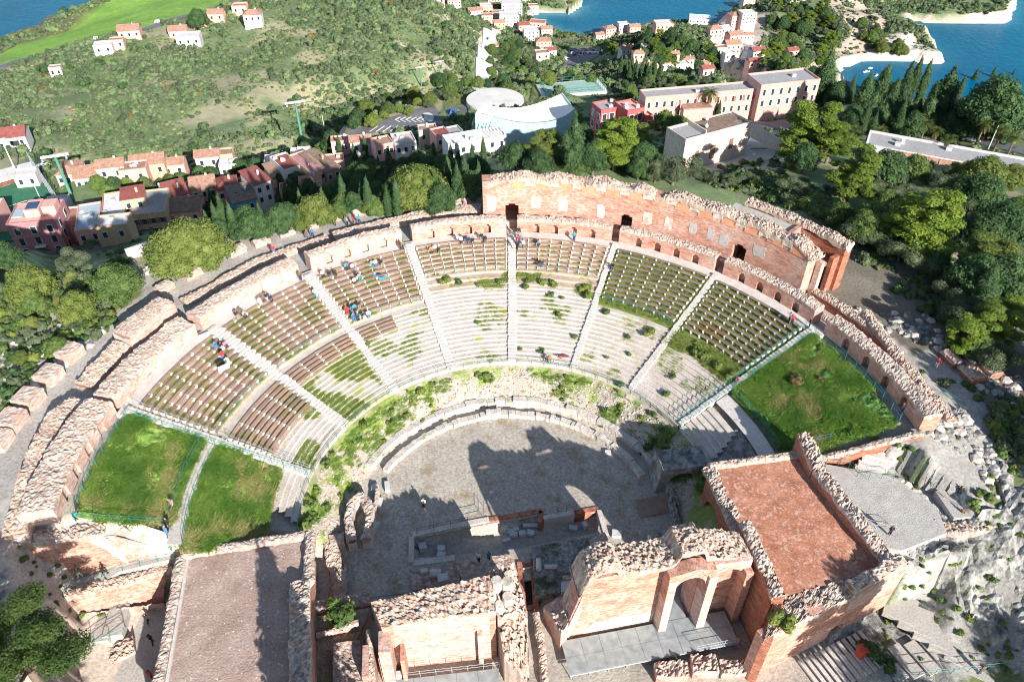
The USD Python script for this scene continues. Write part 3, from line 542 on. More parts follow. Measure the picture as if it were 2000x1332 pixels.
def rubble_cap(line, half, zt, z_skirt, seed, amp=.28, step=.15, nx=8):
    """rough masonry top along a line (n,2): half widths, top heights and lower edges per point or scalar"""
    line = np.asarray(line, float); L = np.r_[0, np.cumsum(np.linalg.norm(np.diff(line, axis=0), axis=1))]; n = max(4, int(L[-1]/step)+1)
    s = np.linspace(0, L[-1], n); c = np.stack([np.interp(s, L, line[:, k]) for k in (0, 1)], -1)
    ev = lambda q: (np.interp(s, np.linspace(0, L[-1], len(q)), q) if np.ndim(q) else np.full(n, float(q)))
    half, zt, zs = ev(half), ev(zt), ev(z_skirt); nx = max(6, int(2*half.max()/step)+1)
    t = np.gradient(c, axis=0); t /= np.linalg.norm(t, axis=1, keepdims=True)+1e-9; nrm = np.stack([-t[:, 1], t[:, 0]], -1)
    rg = np.random.default_rng(seed); u = np.linspace(-1, 1, nx); wob = fbm(c, .9, seed+3, 3)[:, None]*.16
    xy = c[:, None]+nrm[:, None]*((u[None]*(half[:, None]+wob))[..., None]); z_, tint = stones(xy, amp*.85, seed, .27)
    z = zt[:, None]+amp*fbm(xy, .45, seed, 3)*1.2+z_-.22*np.abs(u)**4+rg.uniform(-.5, .5, z_.shape)*amp*.12
    P = np.zeros((n, nx+4, 3)); P[:, 2:-2, :2] = xy; P[:, 2:-2, 2] = z; C = np.zeros((n, nx+4, 3)); C[:, 2:-2] = tint; C[:, :2] = tint[:, :1]; C[:, -2:] = tint[:, -1:]
    for sd, k1, k2 in ((-1, 1, 0), (1, -2, -1)):
        drop = amp*(1.2+1.6*np.clip(fbm(c, .7, seed+sd, 3)+.3, 0, 1.4)); e = c+nrm*(sd*(half+np.maximum(wob[:, 0], 0)*.0+.05))[:, None]
        P[:, k1, :2] = xy[:, 0 if sd < 0 else -1]+nrm*sd*.05; P[:, k1, 2] = z[:, 0 if sd < 0 else -1]-.10; P[:, k2, :2] = e; P[:, k2, 2] = np.maximum(zt-.2-drop, zs)
    m = CD(); N_, M_ = P.shape[:2]; i = (np.arange(N_-1)[:, None]*M_+np.arange(M_-1)).ravel(); m.put(P[:, ::-1].reshape(-1, 3), MB().add(np.zeros((N_*M_, 3)), np.c_[i, i+M_, i+M_+1, i+1]).arrays()[1], C[:, ::-1])
    for k in (0, -1):
        ring = P[k]; cen = np.r_[c[k], zs[k]]; V = np.vstack([ring, [cen]]); q = len(ring); F = np.array([[j, j+1, q] for j in range(q-1)]); m.put(V, F if k == 0 else F[:, ::-1], np.vstack([C[k], C[k][:1]]))
    return m
def arcline(r, a0, a1, n=None): return np.array([pol(r, a)[:2] for a in np.linspace(a0, a1, n or max(4, int(abs(a1-a0)*r/57/.5)))])

SEG = [(-99.5, -80.8, 13.2, 3.6), (-79.6, -62, 13.2, 3.2), (-60.8, -41, 13.3, 2.6), (-38.6, -21, 13.6, 1.9), (-19, -1.1, 13.7, 1.6), (1.0, 18.8, 13.7, 1.6), (20.4, 38.8, 13.7, 1.7), (40.6, 58.8, 13.8, 1.8), (61.4, 84, 13.6, 2.1)]
PN = ['at the left end above the grass', 'above the second wedge from the left', 'above the third wedge from the left', 'above the fourth wedge from the left', 'just left of the middle stair', 'just right of the middle stair', 'above the wedge third from the right', 'above the rightmost bench block', 'above the right grass slope']
for i, (a0, a1, zt, th) in enumerate(SEG):
    t = thing('portico_wall', 'brick niche wall with rubble top '+PN[i], 'wall', 'inner portico wall pieces')
    b = MB(); r0 = 47.25; z0 = 10.9; zb = zt-.35; nn = 4; nw = math.degrees(.55/r0)
    cen = [a0+(a1-a0)*(k+1)/(nn+1) for k in range(nn)]; e = [a0]+[q for c in cen for q in (c-nw, c+nw)]+[a1]; dep = .75 if i > 2 else .3
    for k in range(nn+1): b.arc(e[2*k], e[2*k+1], r0, r0+th, z0, zb)
    for c in cen:
        b.arc(c-nw, c+nw, r0+dep, r0+th, z0, zb-.02); b.arc(c-nw, c+nw, r0+.02, r0+dep, 12.75, zb-.02)
        for sg in (-1, 1): b.arc(c+sg*nw, c+sg*nw*.55, r0+.02, r0+dep, 12.45, 12.76)
    part(t, 'brick_face', b, 'brick_pale' if i < 4 else 'brick')
    part(t, 'rubble_top', rubble_cap(arcline(r0+th/2, a0, a1), th/2, zt, zb-.5, 40+i, amp=.24 if i < 2 else .18), 'rubble')

tw = thing('high_wall', 'tall curved brick portico wall with three doorways and ragged top behind the seating', 'wall')
b = MB(); r0, r1, z0, zt = 50.3, 52.4, 10.6, 18.6
doors = [(.0, 14.6, 1.05), (20.6, 14.5, 1.0), (41.2, 15.0, 1.05)]
e = [-5.2]; 
for c, h, w in doors: nw = math.degrees(w/r0); e += [c-nw, c+nw]
e.append(53)
for k in range(4): b.arc(e[2*k], e[2*k+1], r0, r1, z0, zt)
for c, h, w in doors:
    nw = math.degrees(w/r0); b.arc(c-nw, c+nw, r0+.01, r1, h, zt-.01)
    for sg in (-1, 1): b.arc(c+sg*nw, c+sg*nw*.5, r0+.01, r1, h-.28, h+.01)
part(tw, 'brick_face', b, 'brick')
for c, h, w in doors:
    nw = math.degrees(w/r0); part(tw, 'doorway_back', MB().arc(c-nw*1.6, c+nw*1.6, r1+2.4, r1+2.6, z0, h+.4).arc(c-nw*1.6, c+nw*1.6, r1+.01, r1+2.4, h, h+.4).arc(c-nw*1.6, c-nw*1.3, r1+.01, r1+2.4, z0, h).arc(c+nw*1.3, c+nw*1.6, r1+.01, r1+2.4, z0, h), 'brick_red')  # closed box added behind each doorway to keep the opening dark
part(tw, 'base_ledge', jit(MB().arc(-7.5, 53, 49.55, r0-.005, 10.5, 11.7), .12, 1.4, 2), 'brick_pale')
ln = arcline(51.35, -5.2, 54, 90); aa = np.linspace(-5.2, 54, 90)
zz = 19.2+.25*np.sin(aa*.9)-np.clip((-3-aa)*.8, 0, 3)+np.where((aa > 25) & (aa < 26.2), -.6, 0)-np.clip((aa-50)*.25, 0, 1)
part(tw, 'rubble_top', rubble_cap(ln, 1.2, zz, 17.6, 77, amp=.36), 'rubble_warm')
for k, a in enumerate(np.arange(1.2, 52, 4.15)):           # brick lunettes under the top, rubble between them
    hw = 1.25; m = MB(); t = np.linspace(0, np.pi, 9); pr = [(hw*math.cos(q), 17.35+1.35*math.sin(q)) for q in t]
    f = Polygon(pr); q = trimesh.creation.extrude_polygon(f, .12, engine='earcut'); v = q.vertices
    th_ = np.radians(a)+v[:, 0]/r0; rr = r0-.09+v[:, 2]
    part(tw, 'lunette', (np.c_[rr*np.sin(th_), rr*np.cos(th_), v[:, 1]], q.faces[:, ::-1]), 'lunette')
    a2 = a+2.07; m = MB(); w_ = math.degrees(.75/r0)
    if a2 < 51: part(tw, 'rubble_spandrel', jit(MB().arc(a2-w_, a2+w_, r0-.16, r0+.3, 17.9, 19.0, .4), .16, 1.6, k), 'stone')
mat('plaster_pale', (.46, .40, .36), (.58, .52, .48), 1.5, .9, .3, fine=7, extra=(.9, (.48, .31, .25), .5, .62))
mat('plaster_grey', (.30, .285, .27), (.46, .44, .42), 2.5, .9, .3, fine=9)
for a, z, w, h, mt in [(-3.7, 14.6, 1.6, 3.0, 'brick_pale'), (4.3, 15.0, 1.7, 2.2, 'stone'), (9.2, 14.6, 1.5, 2.2, 'stone'), (12.4, 14.4, 1.3, 1.6, 'brick_pale'), (16.0, 14.4, 1.2, 2.3, 'stone'), (24.4, 14.6, 1.5, 2.2, 'stone'), (28.2, 14.6, 1.3, 2.2, 'stone'), (32.6, 15.0, 1.3, 2.0, 'plaster_grey'), (35.8, 14.9, 1.1, 1.9, 'plaster_grey'), (38.2, 14.8, 1.4, 2.0, 'plaster_grey'), (40.0-1.3+.9, 14.7, .01, .01, 'plaster_grey'), (44.6, 15.2, 2.0, 1.9, 'plaster_grey')]:
    if w < .1: continue
    rq = np.random.default_rng(int(a*9)+50); tq = np.linspace(0, 2*np.pi, 22)[:-1]; sq = np.maximum(np.abs(np.cos(tq)), np.abs(np.sin(tq))); k_ = rq.uniform(.84, 1.08, 21)
    q = trimesh.creation.extrude_polygon(Polygon(np.c_[np.cos(tq)/sq*w/2*k_, z+np.sin(tq)/sq*h/2*k_]).buffer(0), .1, engine='earcut'); v = q.vertices; th_ = np.radians(a)+v[:, 0]/r0; rr = r0-.045+v[:, 2]
    part(tw, 'plaster_patch', (np.c_[rr*np.sin(th_), rr*np.cos(th_), v[:, 1]], q.faces[:, ::-1]), {'stone': 'plaster_pale'}.get(mt, mt))
# vaulted end of the high wall
ev = thing('vault_ruin', 'ruined brick vault with grey terrace top, right end of the high wall', 'ruin')
part(ev, 'outer_wall', MB().arc(38, 54.5, 56.6, 58.2, 9.5, 17.4), 'brick_red')
part(ev, 'rubble_top', rubble_cap(arcline(57.4, 38, 54.6), .95, 18.4, 16.6, 91, amp=.35), 'rubble_warm')
part(ev, 'terrace', jit(MB().arc(36.5, 47, 52.5, 56.7, 16.9, 17.5), .05, 1), 'path')
part(ev, 'vault', MB().arc(47, 53.2, 52.5, 56.5, 14.6, 15.2, 1.5), 'brick_red')
part(ev, 'end_wall', MB().arc(46.7, 47.3, 52.45, 56.55, 10, 17.9), 'brick_red')
part(ev, 'end_wall', MB().arc(53.2, 54.1, 52.3, 53.1, 10, 16.6), 'brick_pale')
part(ev, 'end_wall', MB().arc(53.3, 54.0, 55.2, 56.7, 10, 16.2), 'brick_red')

def ruin_wall(name, label, pts, th, z0, zt, mt='brick', cap='rubble', amp=.25, seed=0, cat='wall', group=None, capd=.55):
    """straight or bent ruined wall: brick sides with a rubble top. pts xy; zt scalar or per point."""
    pts = np.asarray(pts, float); t = thing(name, label, cat, group)
    wall_parts(t, pts, th, z0, zt, mt, cap, amp, seed, capd); return t
def wall_parts(t, pts, th, z0, zt, mt='brick', cap='rubble', amp=.25, seed=0, capd=.55):
    pts = np.asarray(pts, float); L = np.r_[0, np.cumsum(np.linalg.norm(np.diff(pts, axis=0), axis=1))]; n = max(2, int(L[-1]/.45)+1); s = np.linspace(0, L[-1], n)
    c = np.stack([np.interp(s, L, pts[:, k]) for k in (0, 1)], -1); z = np.interp(s, L, zt) if np.ndim(zt) else np.full(n, float(zt))
    d = LineString(pts).buffer(th/2, cap_style='flat', join_style='mitre'); b = MB()
    tn = np.gradient(c, axis=0); tn /= np.linalg.norm(tn, axis=1, keepdims=True)+1e-9; nr = np.stack([-tn[:, 1], tn[:, 0]], -1)
    zz = z-capd*.55
    z0a = np.interp(s, L, z0) if np.ndim(z0) else np.full(n, float(z0))
    A_, B_ = c+nr*th/2, c-nr*th/2
    for q, fl_ in ((A_, False), (B_, True)):
        hgt = np.linspace(0, 1, 4); G = np.stack([np.c_[q, z0a+(zz-z0a)*u] for u in hgt], 1)
        b.grid(G if not fl_ else G[:, ::-1])
    for k in (0, -1):
        V = np.array([np.r_[A_[k], z0a[k]], np.r_[B_[k], z0a[k]], np.r_[B_[k], zz[k]], np.r_[A_[k], zz[k]]]); b.add(V, [[0, 1, 2, 3]] if k == 0 else [[3, 2, 1, 0]])
    part(t, 'brick_face', b, mt); part(t, 'rubble_top', rubble_cap(c, th/2, z, zz-capd, seed+500, amp=amp), cap)
ruin_wall('ruined_wall', 'long low brick wall along the corridor at the far left edge', pxs([(22, 1035), (48, 950), (75, 880), (110, 812), (150, 778)], 12), 2.4, 10, [11.6, 12.0, 12.2, 12.4, 12.0], 'brick_pale', 'rubble_warm', seed=1)
ruin_wall('ruined_wall', 'massive stepped brick block beside the left outer path', pxs([(236, 655), (325, 590)], 13), 3.2, 9.8, [13.4, 13.6], 'brick_pale', 'rubble_warm', amp=.14, seed=2)
ruin_wall('ruined_wall', 'low brick wall leading from the massive brick block to the far left', pxs([(160, 748), (200, 712), (238, 675)], 11.5), 2.6, 10, [11.4, 11.8, 12.2], 'brick_pale', 'rubble_warm', seed=3)
ruin_wall('ruined_wall', 'low ragged wall between outer path and corridor, above the third wedge', pxs([(356, 587), (430, 548), (500, 508), (585, 478), (640, 462)], 11.3), 1.9, 10, [11.2, 11.3, 11.3, 11.3, 11.5], 'brick_pale', 'rubble_warm', amp=.18, seed=4)
ruin_wall('ruined_wall', 'low ragged wall between outer path and corridor, above the fourth wedge', pxs([(650, 458), (740, 437), (820, 420), (880, 412), (940, 414)], 11.4), 2.2, 10, [11.5, 11.5, 11.7, 12.0, 12.4], 'brick_pale', 'rubble_warm', amp=.2, seed=5)
ruin_wall('ruined_wall', 'short brick stump of wall left of the high wall', pxs([(880, 396), (925, 384)], 12), 1.4, 10, [11.8, 12.6], 'brick_pale', 'rubble', seed=6)
ruin_wall('ruined_wall', 'rubble wall running on from the right end of the high wall', arcline(52.6, 54, 66), 1.3, 10.2, 12.4, 'brick_red', 'rubble_warm', seed=7)
ruin_wall('ruined_wall', 'thin rubble kerb in the corridor below the vault ruin', arcline(50.1, 27, 64), .9, 10.3, 11.3, 'brick', 'rubble', seed=8, amp=.2)
ruin_wall('ruined_wall', 'long ragged wall curving down at the right end of the corridor', pxs([(1690, 612), (1720, 650), (1760, 700), (1810, 755), (1868, 805)], 12.4), 1.5, 9.6, [13.0, 12.8, 12.6, 12.2, 11.4], 'brick_red', 'rubble_warm', seed=9)
ruin_wall('ruined_wall', 'brick end wall below the lower edge of the right grass slope', np.array([pol(33.6, 84)[:2], pol(47.4, 84.6)[:2]]), .8, 4, [6.9, 11.6], 'brick_red', 'rubble', seed=10, amp=.12)
STUB = ['on the path at the left edge, fifth from the bottom', 'on the path at the left edge, fourth from the bottom', 'on the path at the left edge, third from the bottom', 'on the path at the left edge, second from the bottom', 'at the very left edge, lowest of the row', 'in mid terrace, nearest the white notice board', 'below the notice board group of visitors', 'just right of the round tree crown', 'at the foot of the round tree', 'with dark shadow, left of the round tree foot', 'under the small yellow-green tree', 'at the terrace edge, fourth left of the domed tree trunk', 'left of the red box under the domed tree', 'right of the red box under the domed tree', 'just right of the domed tree trunk', 'nearest the left end of the high wall', 'right of the small yellow-green tree', 'with pale top beside the person in red', 'with pale top at the bend of the right path', 'rough and pale, behind the right path']
# brick stubs along the outer edge of the terrace
for i, (x, y, sx_, sy_, h) in enumerate([(140, 697, 2.6, 2.4, 1.5), (100, 741, 2.6, 2.4, 1.5), (61, 787, 2.6, 2.6, 1.6), (27, 830, 2.7, 2.6, 1.6), (2, 868, 2.4, 2.4, 1.5), (511, 477, 2.6, 1.4, .9), (560, 458, 2.5, 1.4, 1.0), (463, 494, 2.6, 1.6, 1.1), (375, 538, 2.7, 1.8, 1.1), (322, 566, 2.4, 1.6, 1.0), (606, 447, 2.4, 1.2, 1.3), (701, 418, 2.2, 1.3, 1.4), (748, 408, 2.3, 1.2, 1.2), (793, 402, 2.4, 1.4, 1.3), (838, 392, 2.3, 1.3, 1.5), (886, 384, 2.2, 1.2, 1.2), (655, 430, 2.0, 1.2, 1.2), (1855, 705, 2.4, 1.4, 1.0), (1898, 737, 2.4, 2.2, 1.0), (1935, 730, 1.8, 1.8, .9)]):
    p = hit(x, y); rz = -math.atan2(p[0], p[1]); t = thing('brick_stub', 'brick pillar stump '+STUB[i], 'pillar stump', 'pillar stumps of the outer portico')
    part(t, 'brick_body', jit(MB().box([p[0], p[1], p[2]+h/2-.4], [sx_, sy_, h+.6], rz), .08, .8, i), 'brick_pale' if i < 17 else 'brick_red')
    d = np.array([math.cos(rz), math.sin(rz)])*sx_/2; part(t, 'rubble_top', rubble_cap([p[:2]-d, p[:2]+d], sy_/2+.05, p[2]+h+.05, p[2]+h-.5, 300+i, amp=.16, step=.25, nx=6), 'rubble')
wl = np.array([px(x_, y_, 10.2) for x_, y_ in [(430, 462), (470, 449), (520, 436), (565, 426), (640, 416)]]); t = thing('parapet', 'pale parapet with rail along the outer terrace edge', 'parapet')
for a_, b_ in zip(wl[:-1], wl[1:]):
    m = MB(); d = b_-a_; m.box([(a_[0]+b_[0])/2, (a_[1]+b_[1])/2, 10.5], [np.linalg.norm(d[:2]), .5, 2.2], math.atan2(d[1], d[0])); part(t, 'wall_panel', m, 'stonestep')
railing(wl+[0, 0, 1.4], 'dark railing on the pale parapet of the upper terrace', 'dark_metal', h=.8, gap=2.0)
wl = np.array([px(250, 505, 9.6), px(300, 488, 9.6)]); t = thing('parapet', 'pale parapet left of the round tree', 'parapet'); d = wl[1]-wl[0]
part(t, 'wall_panel', MB().box([*(wl.mean(0)[:2]), 10.2], [np.linalg.norm(d[:2]), .5, 2.0], math.atan2(d[1], d[0])), 'stonestep')
# ------------------------------------------------------------------ stage building, towers and entrances
R3 = np.random.default_rng(23)
def quadgrid(c, n, m):
    c = np.asarray(c, float); u = np.linspace(0, 1, n)[:, None, None]; v = np.linspace(0, 1, m)[None, :, None]
    return (c[0]*(1-u)+c[1]*u)*(1-v)+(c[3]*(1-u)+c[2]*u)*v
def rubble_quad(c, seed, amp=.3, step=.17, skirt=.8):
    """rough masonry surface over four corners (3-D, ccw from above) with a skirt"""
    c = np.asarray(c, float); n = max(4, int(np.linalg.norm(c[1]-c[0])/step)+1); m = max(4, int(np.linalg.norm(c[3]-c[0])/step)+1)
    P = quadgrid(c, n, m); rg = np.random.default_rng(seed); z_, C = stones(P[..., :2], amp*.8, seed, .38)
    P[..., 2] += fbm(P[..., :2], .5, seed, 3)*amp*1.35+z_+rg.uniform(-.5, .5, (n, m))*amp*.12
    mb = CD(); i = (np.arange(n-1)[:, None]*m+np.arange(m-1)).ravel(); mb.put(P.reshape(-1, 3), MB().add(np.zeros((n*m, 3)), np.c_[i, i+m, i+m+1, i+1]).arrays()[1], C)
    for e, ec in ((P[0], C[0]), (P[-1][::-1], C[-1][::-1]), (P[:, -1], C[:, -1]), (P[:, 0][::-1], C[:, 0][::-1])):
        lo = e.copy(); lo[:, 2] -= skirt; k = len(e); j = np.arange(k-1); mb.put(np.vstack([e, lo]), MB().add(np.zeros((2*k, 3)), np.c_[j, j+k, j+k+1, j+1]).arrays()[1], np.vstack([ec, ec]))
    return mb
def poly_block(name, label, poly, z0, zc, mt, top='rubble', seed=0, amp=.3, cat='wall', capz=.35, parent=None):
    """a ruin block: four corners xy (ccw from above), top heights zc, brick sides, rough top"""
    poly = np.asarray(poly, float); zc = np.broadcast_to(np.asarray(zc, float), (4,)); t = parent or thing(name, label, cat)
    part(t, 'brick_face', MB().hexa(np.c_[poly, np.full(4, z0)], np.c_[poly, zc-capz]), mt)
    cen = poly.mean(0); q = cen+(poly-cen)*1.012
    part(t, 'rubble_top', rubble_quad(np.c_[q, zc], seed, amp), top); return t
def slab3(q, th, mb=None):
    """thick panel behind a 3-D quad (corner order: bottom left, bottom right, top right, top left seen from the front)"""
    q = np.asarray(q, float); n = np.cross(q[1]-q[0], q[3]-q[0]); n /= np.linalg.norm(n); b = q-n*th; mb = mb or MB()
    return mb.add(np.vstack([q, b]), [[0, 1, 2, 3], [7, 6, 5, 4], [0, 4, 5, 1], [1, 5, 6, 2], [2, 6, 7, 3], [3, 7, 4, 0]])
def elevation(P0, P1, th, shape, mb=None):
    """a wall standing on the line P0-P1 (xy) with an elevation polygon (u along, z up), thickness th to the left of the line"""
    P0, P1 = np.asarray(P0, float), np.asarray(P1, float); d = (P1-P0)/np.linalg.norm(P1-P0); n = np.array([-d[1], d[0]]); mb = mb or MB()
    for g in getattr(shape, 'geoms', [shape]):
        m = trimesh.creation.extrude_polygon(g, th, engine='earcut'); v = m.vertices
        xy = P0+d*v[:, :1]+n*v[:, 2:3]; mb.add(np.c_[xy, v[:, 1]], m.faces[:, ::-1])
    return mb
def arch(u0, u1, spring, z0=-1.0, n=10):
    r = (u1-u0)/2; c = (u0+u1)/2; t = np.linspace(0, np.pi, n)
    return Polygon([(u0, z0), (u1, z0)]+[(c+r*math.cos(q), spring+r*math.sin(q)) for q in t])

# left tower with its flat roof
LT = pxs([(352, 1080), (306, 1332), (580, 1332), (612, 1150), (600, 1040)], 7.0)
NW, NE = LT[0], LT[4]; SW = NW+(LT[1]-LT[0])*1.5; SE = np.array([NE[0]+2.6, SW[1]+1.5]); SE = NE+(px(604, 1290, 7)[:2]-NE)*1.6
t = thing('left_tower', 'flat-roofed ruined brick tower at the lower left with broad gravelled roof', 'tower')
poly = np.array([NW, SW, SE, NE])
part(t, 'brick_body', MB().hexa(np.c_[poly, np.full(4, -1.0)], np.c_[poly, np.full(4, 6.3)]), 'brick')
q = MB().grid(quadgrid(np.c_[poly[[0, 1, 2, 3]], np.full(4, 6.36)], 60, 40)); part(t, 'roof_surface', jit(q, (.0, .0, .06), .6, 5), 'roofgravel')
part(t, 'rubble_parapet', rubble_cap([NW, NE], .55, 7.0, 6.0, 611, amp=.16), 'rubble')
part(t, 'rubble_parapet', rubble_cap([SW, NW+(SW-NW)*.02], .5, 6.9, 6.0, 612, amp=.16), 'rubble')
md = NE+(SE-NE)*.27
part(t, 'rubble_parapet', rubble_cap([NE+np.array([.3, .2]), md], .55, 7.4, 6.0, 613, amp=.2), 'rubble')
part(t, 'rubble_parapet', rubble_cap([md+np.array([-.9, 0]), SE+np.array([-1.2, 0])], 1.0, [7.4, 7.9, 8.0], 6.0, 614, amp=.3) if False else rubble_cap([md+np.array([-.8, 0]), SE+np.array([-.8, 0])], .95, 7.7, 6.0, 614, amp=.3), 'rubble')
part(t, 'coping', MB().box([*((NW+SW)/2+np.array([.75, 0])), 6.5], [.25, np.linalg.norm(SW-NW), .3], math.atan2(*(NW-SW)[::-1])-math.pi/2), 'stonestep')

# left half of the stage wall
t = thing('stage_wall', 'left half of the ruined stage wall, high rubble core with pale brick panel facing us', 'ruin')
z = 8.9; A_ = pxs([(724, 1168), (955, 1130), (968, 1190), (744, 1214)], z)
poly_block('', '', A_[[0, 3, 2, 1]], -.5, [z-.9, z-.7, z-.1, z+.8], 'brick', 'rubble_warm', 31, .36, parent=t)
b0, b1 = A_[3], A_[2]; d = (b1-b0)/np.linalg.norm(b1-b0); n = np.array([d[1], -d[0]])
part(t, 'brick_panel', elevation(b0+d*.6+n*.02, b1-d*.4+n*.02, .6, Polygon([(0, 0), (9.8, 0), (9.7, 8.2), (.5, 7.9)])), 'brick_pale')
part(t, 'brick_pier', MB().box([*(b0+d*.1+n*.9), 3.2], [1.1, 2.2, 7.4], math.atan2(d[1], d[0])), 'brick_pale')
part(t, 'brick_pier', MB().box([*(b0+d*9.3+n*.3), 2.5], [.5, .8, 6], math.atan2(d[1], d[0])), 'brick_pale')
part(t, 'brick_pier', MB().box([*(b0-d*1.9+n*1.6), 2.4], [.6, 3.2, 5.2], math.atan2(d[1], d[0])), 'brick')
B_ = [px(955, 1118, 8.0), px(1003, 1100, 6.5), px(1030, 1190, 5.5), px(972, 1205, 7.5)]
part(t, 'rubble_core', rubble_quad(np.array(B_)[[0, 3, 2, 1]], 33, .8, skirt=7.5), 'rubble')
C_ = [px(972, 1205, 7.0), px(1030, 1190, 5.2), px(1034, 1330, 2.5), px(985, 1290, 4.0)]
part(t, 'rubble_core', rubble_quad(np.array(C_)[[0, 3, 2, 1]], 34, .7, skirt=6), 'rubble_warm')
for i, (x, y, zz, r_, h) in enumerate([(970, 1140, 8.2, .62, 1.4), (990, 1142, 7.9, .62, 1.4), (960, 1165, 8.2, .5, 1.6), (992, 1170, 7.2, .6, 1.2), (975, 1185, 7.4, .5, 1.2)]):
    p = px(x, y, zz); part(t, 'column_stump', jit(MB().tube(p-[0, 0, .8], p+[0, 0, h*.5], r_, r_*.9, 10), .08, 2, i), 'stone')
ruin_wall('stage_wall_stump', 'low whitish rubble wall joining the left tower to the stage wall', pxs([(612, 1186), (668, 1176), (722, 1164)], 2.2), 1.6, -.5, 2.3, 'brick', 'rubble', seed=35)
t = poly_block('brick_box', 'low roofless brick box at the foot of the stage wall, left', pxs([(650, 1255), (650, 1340), (712, 1340), (702, 1248)], 3.6), -1, 3.5, 'brick_pale', 'rubble_warm', 36, .15)
t = poly_block('brick_shelf', 'grey earth-topped ledge between left tower and stage wall', pxs([(610, 1200), (606, 1345), (648, 1345), (722, 1185)], 3.0), -1, [2.6, 2.4, 2.4, 2.8], 'brick', 'earth', 37, .12)
ruin_wall('room_wall', 'thin brick cross wall between the ledge and the roofless brick box', pxs([(618, 1240), (648, 1234), (702, 1222)], 3.0), .5, 1, [3.2, 3.4, 4.0], 'brick', 'rubble', seed=38, amp=.12)
ruin_wall('room_wall', 'thin brick wall running towards us beside the roofless brick box', pxs([(722, 1240), (726, 1340)], 4.0), .55, -1, [5.2, 4.0], 'brick', 'rubble', seed=39, amp=.14)
ruin_wall('room_wall', 'low rubble wall in the narrow passage right of the left stage deck', pxs([(1046, 1200), (1058, 1260), (1064, 1332)], .6), .7, -1, [1.2, .8, .5], 'brick_red', 'rubble', seed=48, amp=.16)
ruin_wall('room_wall', 'small broken brick pier between ledge and pit', pxs([(1100, 1130), (1128, 1126)], 1.6), .8, -1, [1.8, 1.3], 'brick_red', 'rubble', seed=49, amp=.14)
t = thing('dark_shaft', 'deep square brick shaft beside the left brick panel', 'pit'); c = px(770, 1268, 2)
part(t, 'brick_wall', MB().box([c[0]-1.0, c[1]-.3, 2.2], [.4, 4.4, 5.6], .1), 'brick'); part(t, 'brick_wall', MB().box([c[0]+1.1, c[1]-.3, 2.0], [.4, 4.4, 5.2], .1), 'brick')
part(t, 'step', MB().box([c[0]+.05, c[1]-1.9, .6], [1.7, .5, .4], .1), 'stonestep'); part(t, 'step', MB().box([c[0]+.05, c[1]-2.4, .3], [1.7, .5, .4], .1), 'stonestep')

# right half of the stage wall, with the great arch
t = thing('arch_wall', 'right half of the ruined stage wall, tall brick with a great open arch', 'ruin')
P0, P1 = np.array([5.9, -14.7]), np.array([24.6, -11.0]); d = (P1-P0)/np.linalg.norm(P1-P0); n = np.array([d[1], -d[0]]); Lw = np.linalg.norm(P1-P0); rz = math.atan2(d[1], d[0])
U = lambda u, f=0.0: P0+d*u+n*f
sh = Polygon([(0, -1), (Lw, -1), (Lw, 9.6), (16.5, 10.6), (13, 11.2), (1.2, 10.6), (.6, 7), (0, 4)])
hole = arch(10.2, 13.3, 8.8); sh2 = sh.difference(hole)
part(t, 'brick_face', elevation(P0, P1, 2.4, sh2), 'brick')
part(t, 'brick_pier', MB().box([*U(9.75, .75), 4.6], [.85, 1.5, 11.0], rz), 'brick_pale')
part(t, 'brick_pier', MB().box([*U(13.85, .9), 4.6], [.9, 1.8, 11.0], rz), 'brick_pale')
part(t, 'front_arch', elevation(U(9.3, 1.45), U(14.2, 1.45), 1.4, Polygon([(0, 6.5), (4.9, 6.5), (4.9, 10.9), (2.6, 11.5), (0, 10.9)]).difference(arch(.85, 4.0, 8.6, 4))), 'brick')
part(t, 'brick_pier', MB().box([*U(17.9, .8), 4.2], [.8, 1.6, 10.2], rz), 'brick')
part(t, 'niche_arch', elevation(U(13.9, .9), U(18.2, .9), .9, Polygon([(0, 6), (4.3, 6), (4.3, 10.6), (0, 10.9)]).difference(arch(.45, 3.75, 7.9, 4))), 'brick_pale')
part(t, 'plaster_band', elevation(U(1.5, .03), U(9.2, .03), .3, Polygon([(0, .6), (7.7, .3), (7.7, 2.2), (4, 2.8), (1, 2.4)])), 'stone')
tops = [(0.4, 1.5, 8.0), (1.0, 10.9, 11.6), (2.6, 11.6, 12.2), (4.4, 12.4, 11.2), (6.4, 11.4, 11.2), (8.8, 11.4, 11.3)]
prof = np.array([[.5, 8.8], [1.2, 11.9], [2.6, 12.8], [4.2, 12.9], [4.6, 11.8], [8.5, 11.6], [10.0, 11.8], [10.6, 13.4], [13, 13.6], [13.4, 12.0], [16.5, 11.3], [18.6, 10.2]])
part(t, 'rubble_top', rubble_cap([U(u, -1.3) for u in prof[:, 0]], 1.75, prof[:, 1], 9.5, 41, amp=.5, nx=13) if False else rubble_cap(np.array([U(u, -1.15) for u in np.linspace(.5, 18.4, 40)]), 1.7, np.interp(np.linspace(.5, 18.4, 40), prof[:, 0], prof[:, 1]), 8.9, 41, amp=.36, nx=13), 'rubble_warm')
part(t, 'rubble_end', rubble_quad([np.r_[U(-.6, .2), 1.5], np.r_[U(1.1, .1), 8.2], np.r_[U(1.1, -2.6), 8.6], np.r_[U(-.9, -2.6), 2.0]], 42, .5, skirt=3), 'rubble')
poly_block('rubble_wedge', 'leaning pale rubble wedge left of the great arch wall', pxs([(1062, 1180), (1095, 1245), (1108, 1235), (1100, 1160)], 2.5), -1, [2.5, 3.6, 4.5, 2.8], 'brick', 'rubble', 43, .4)
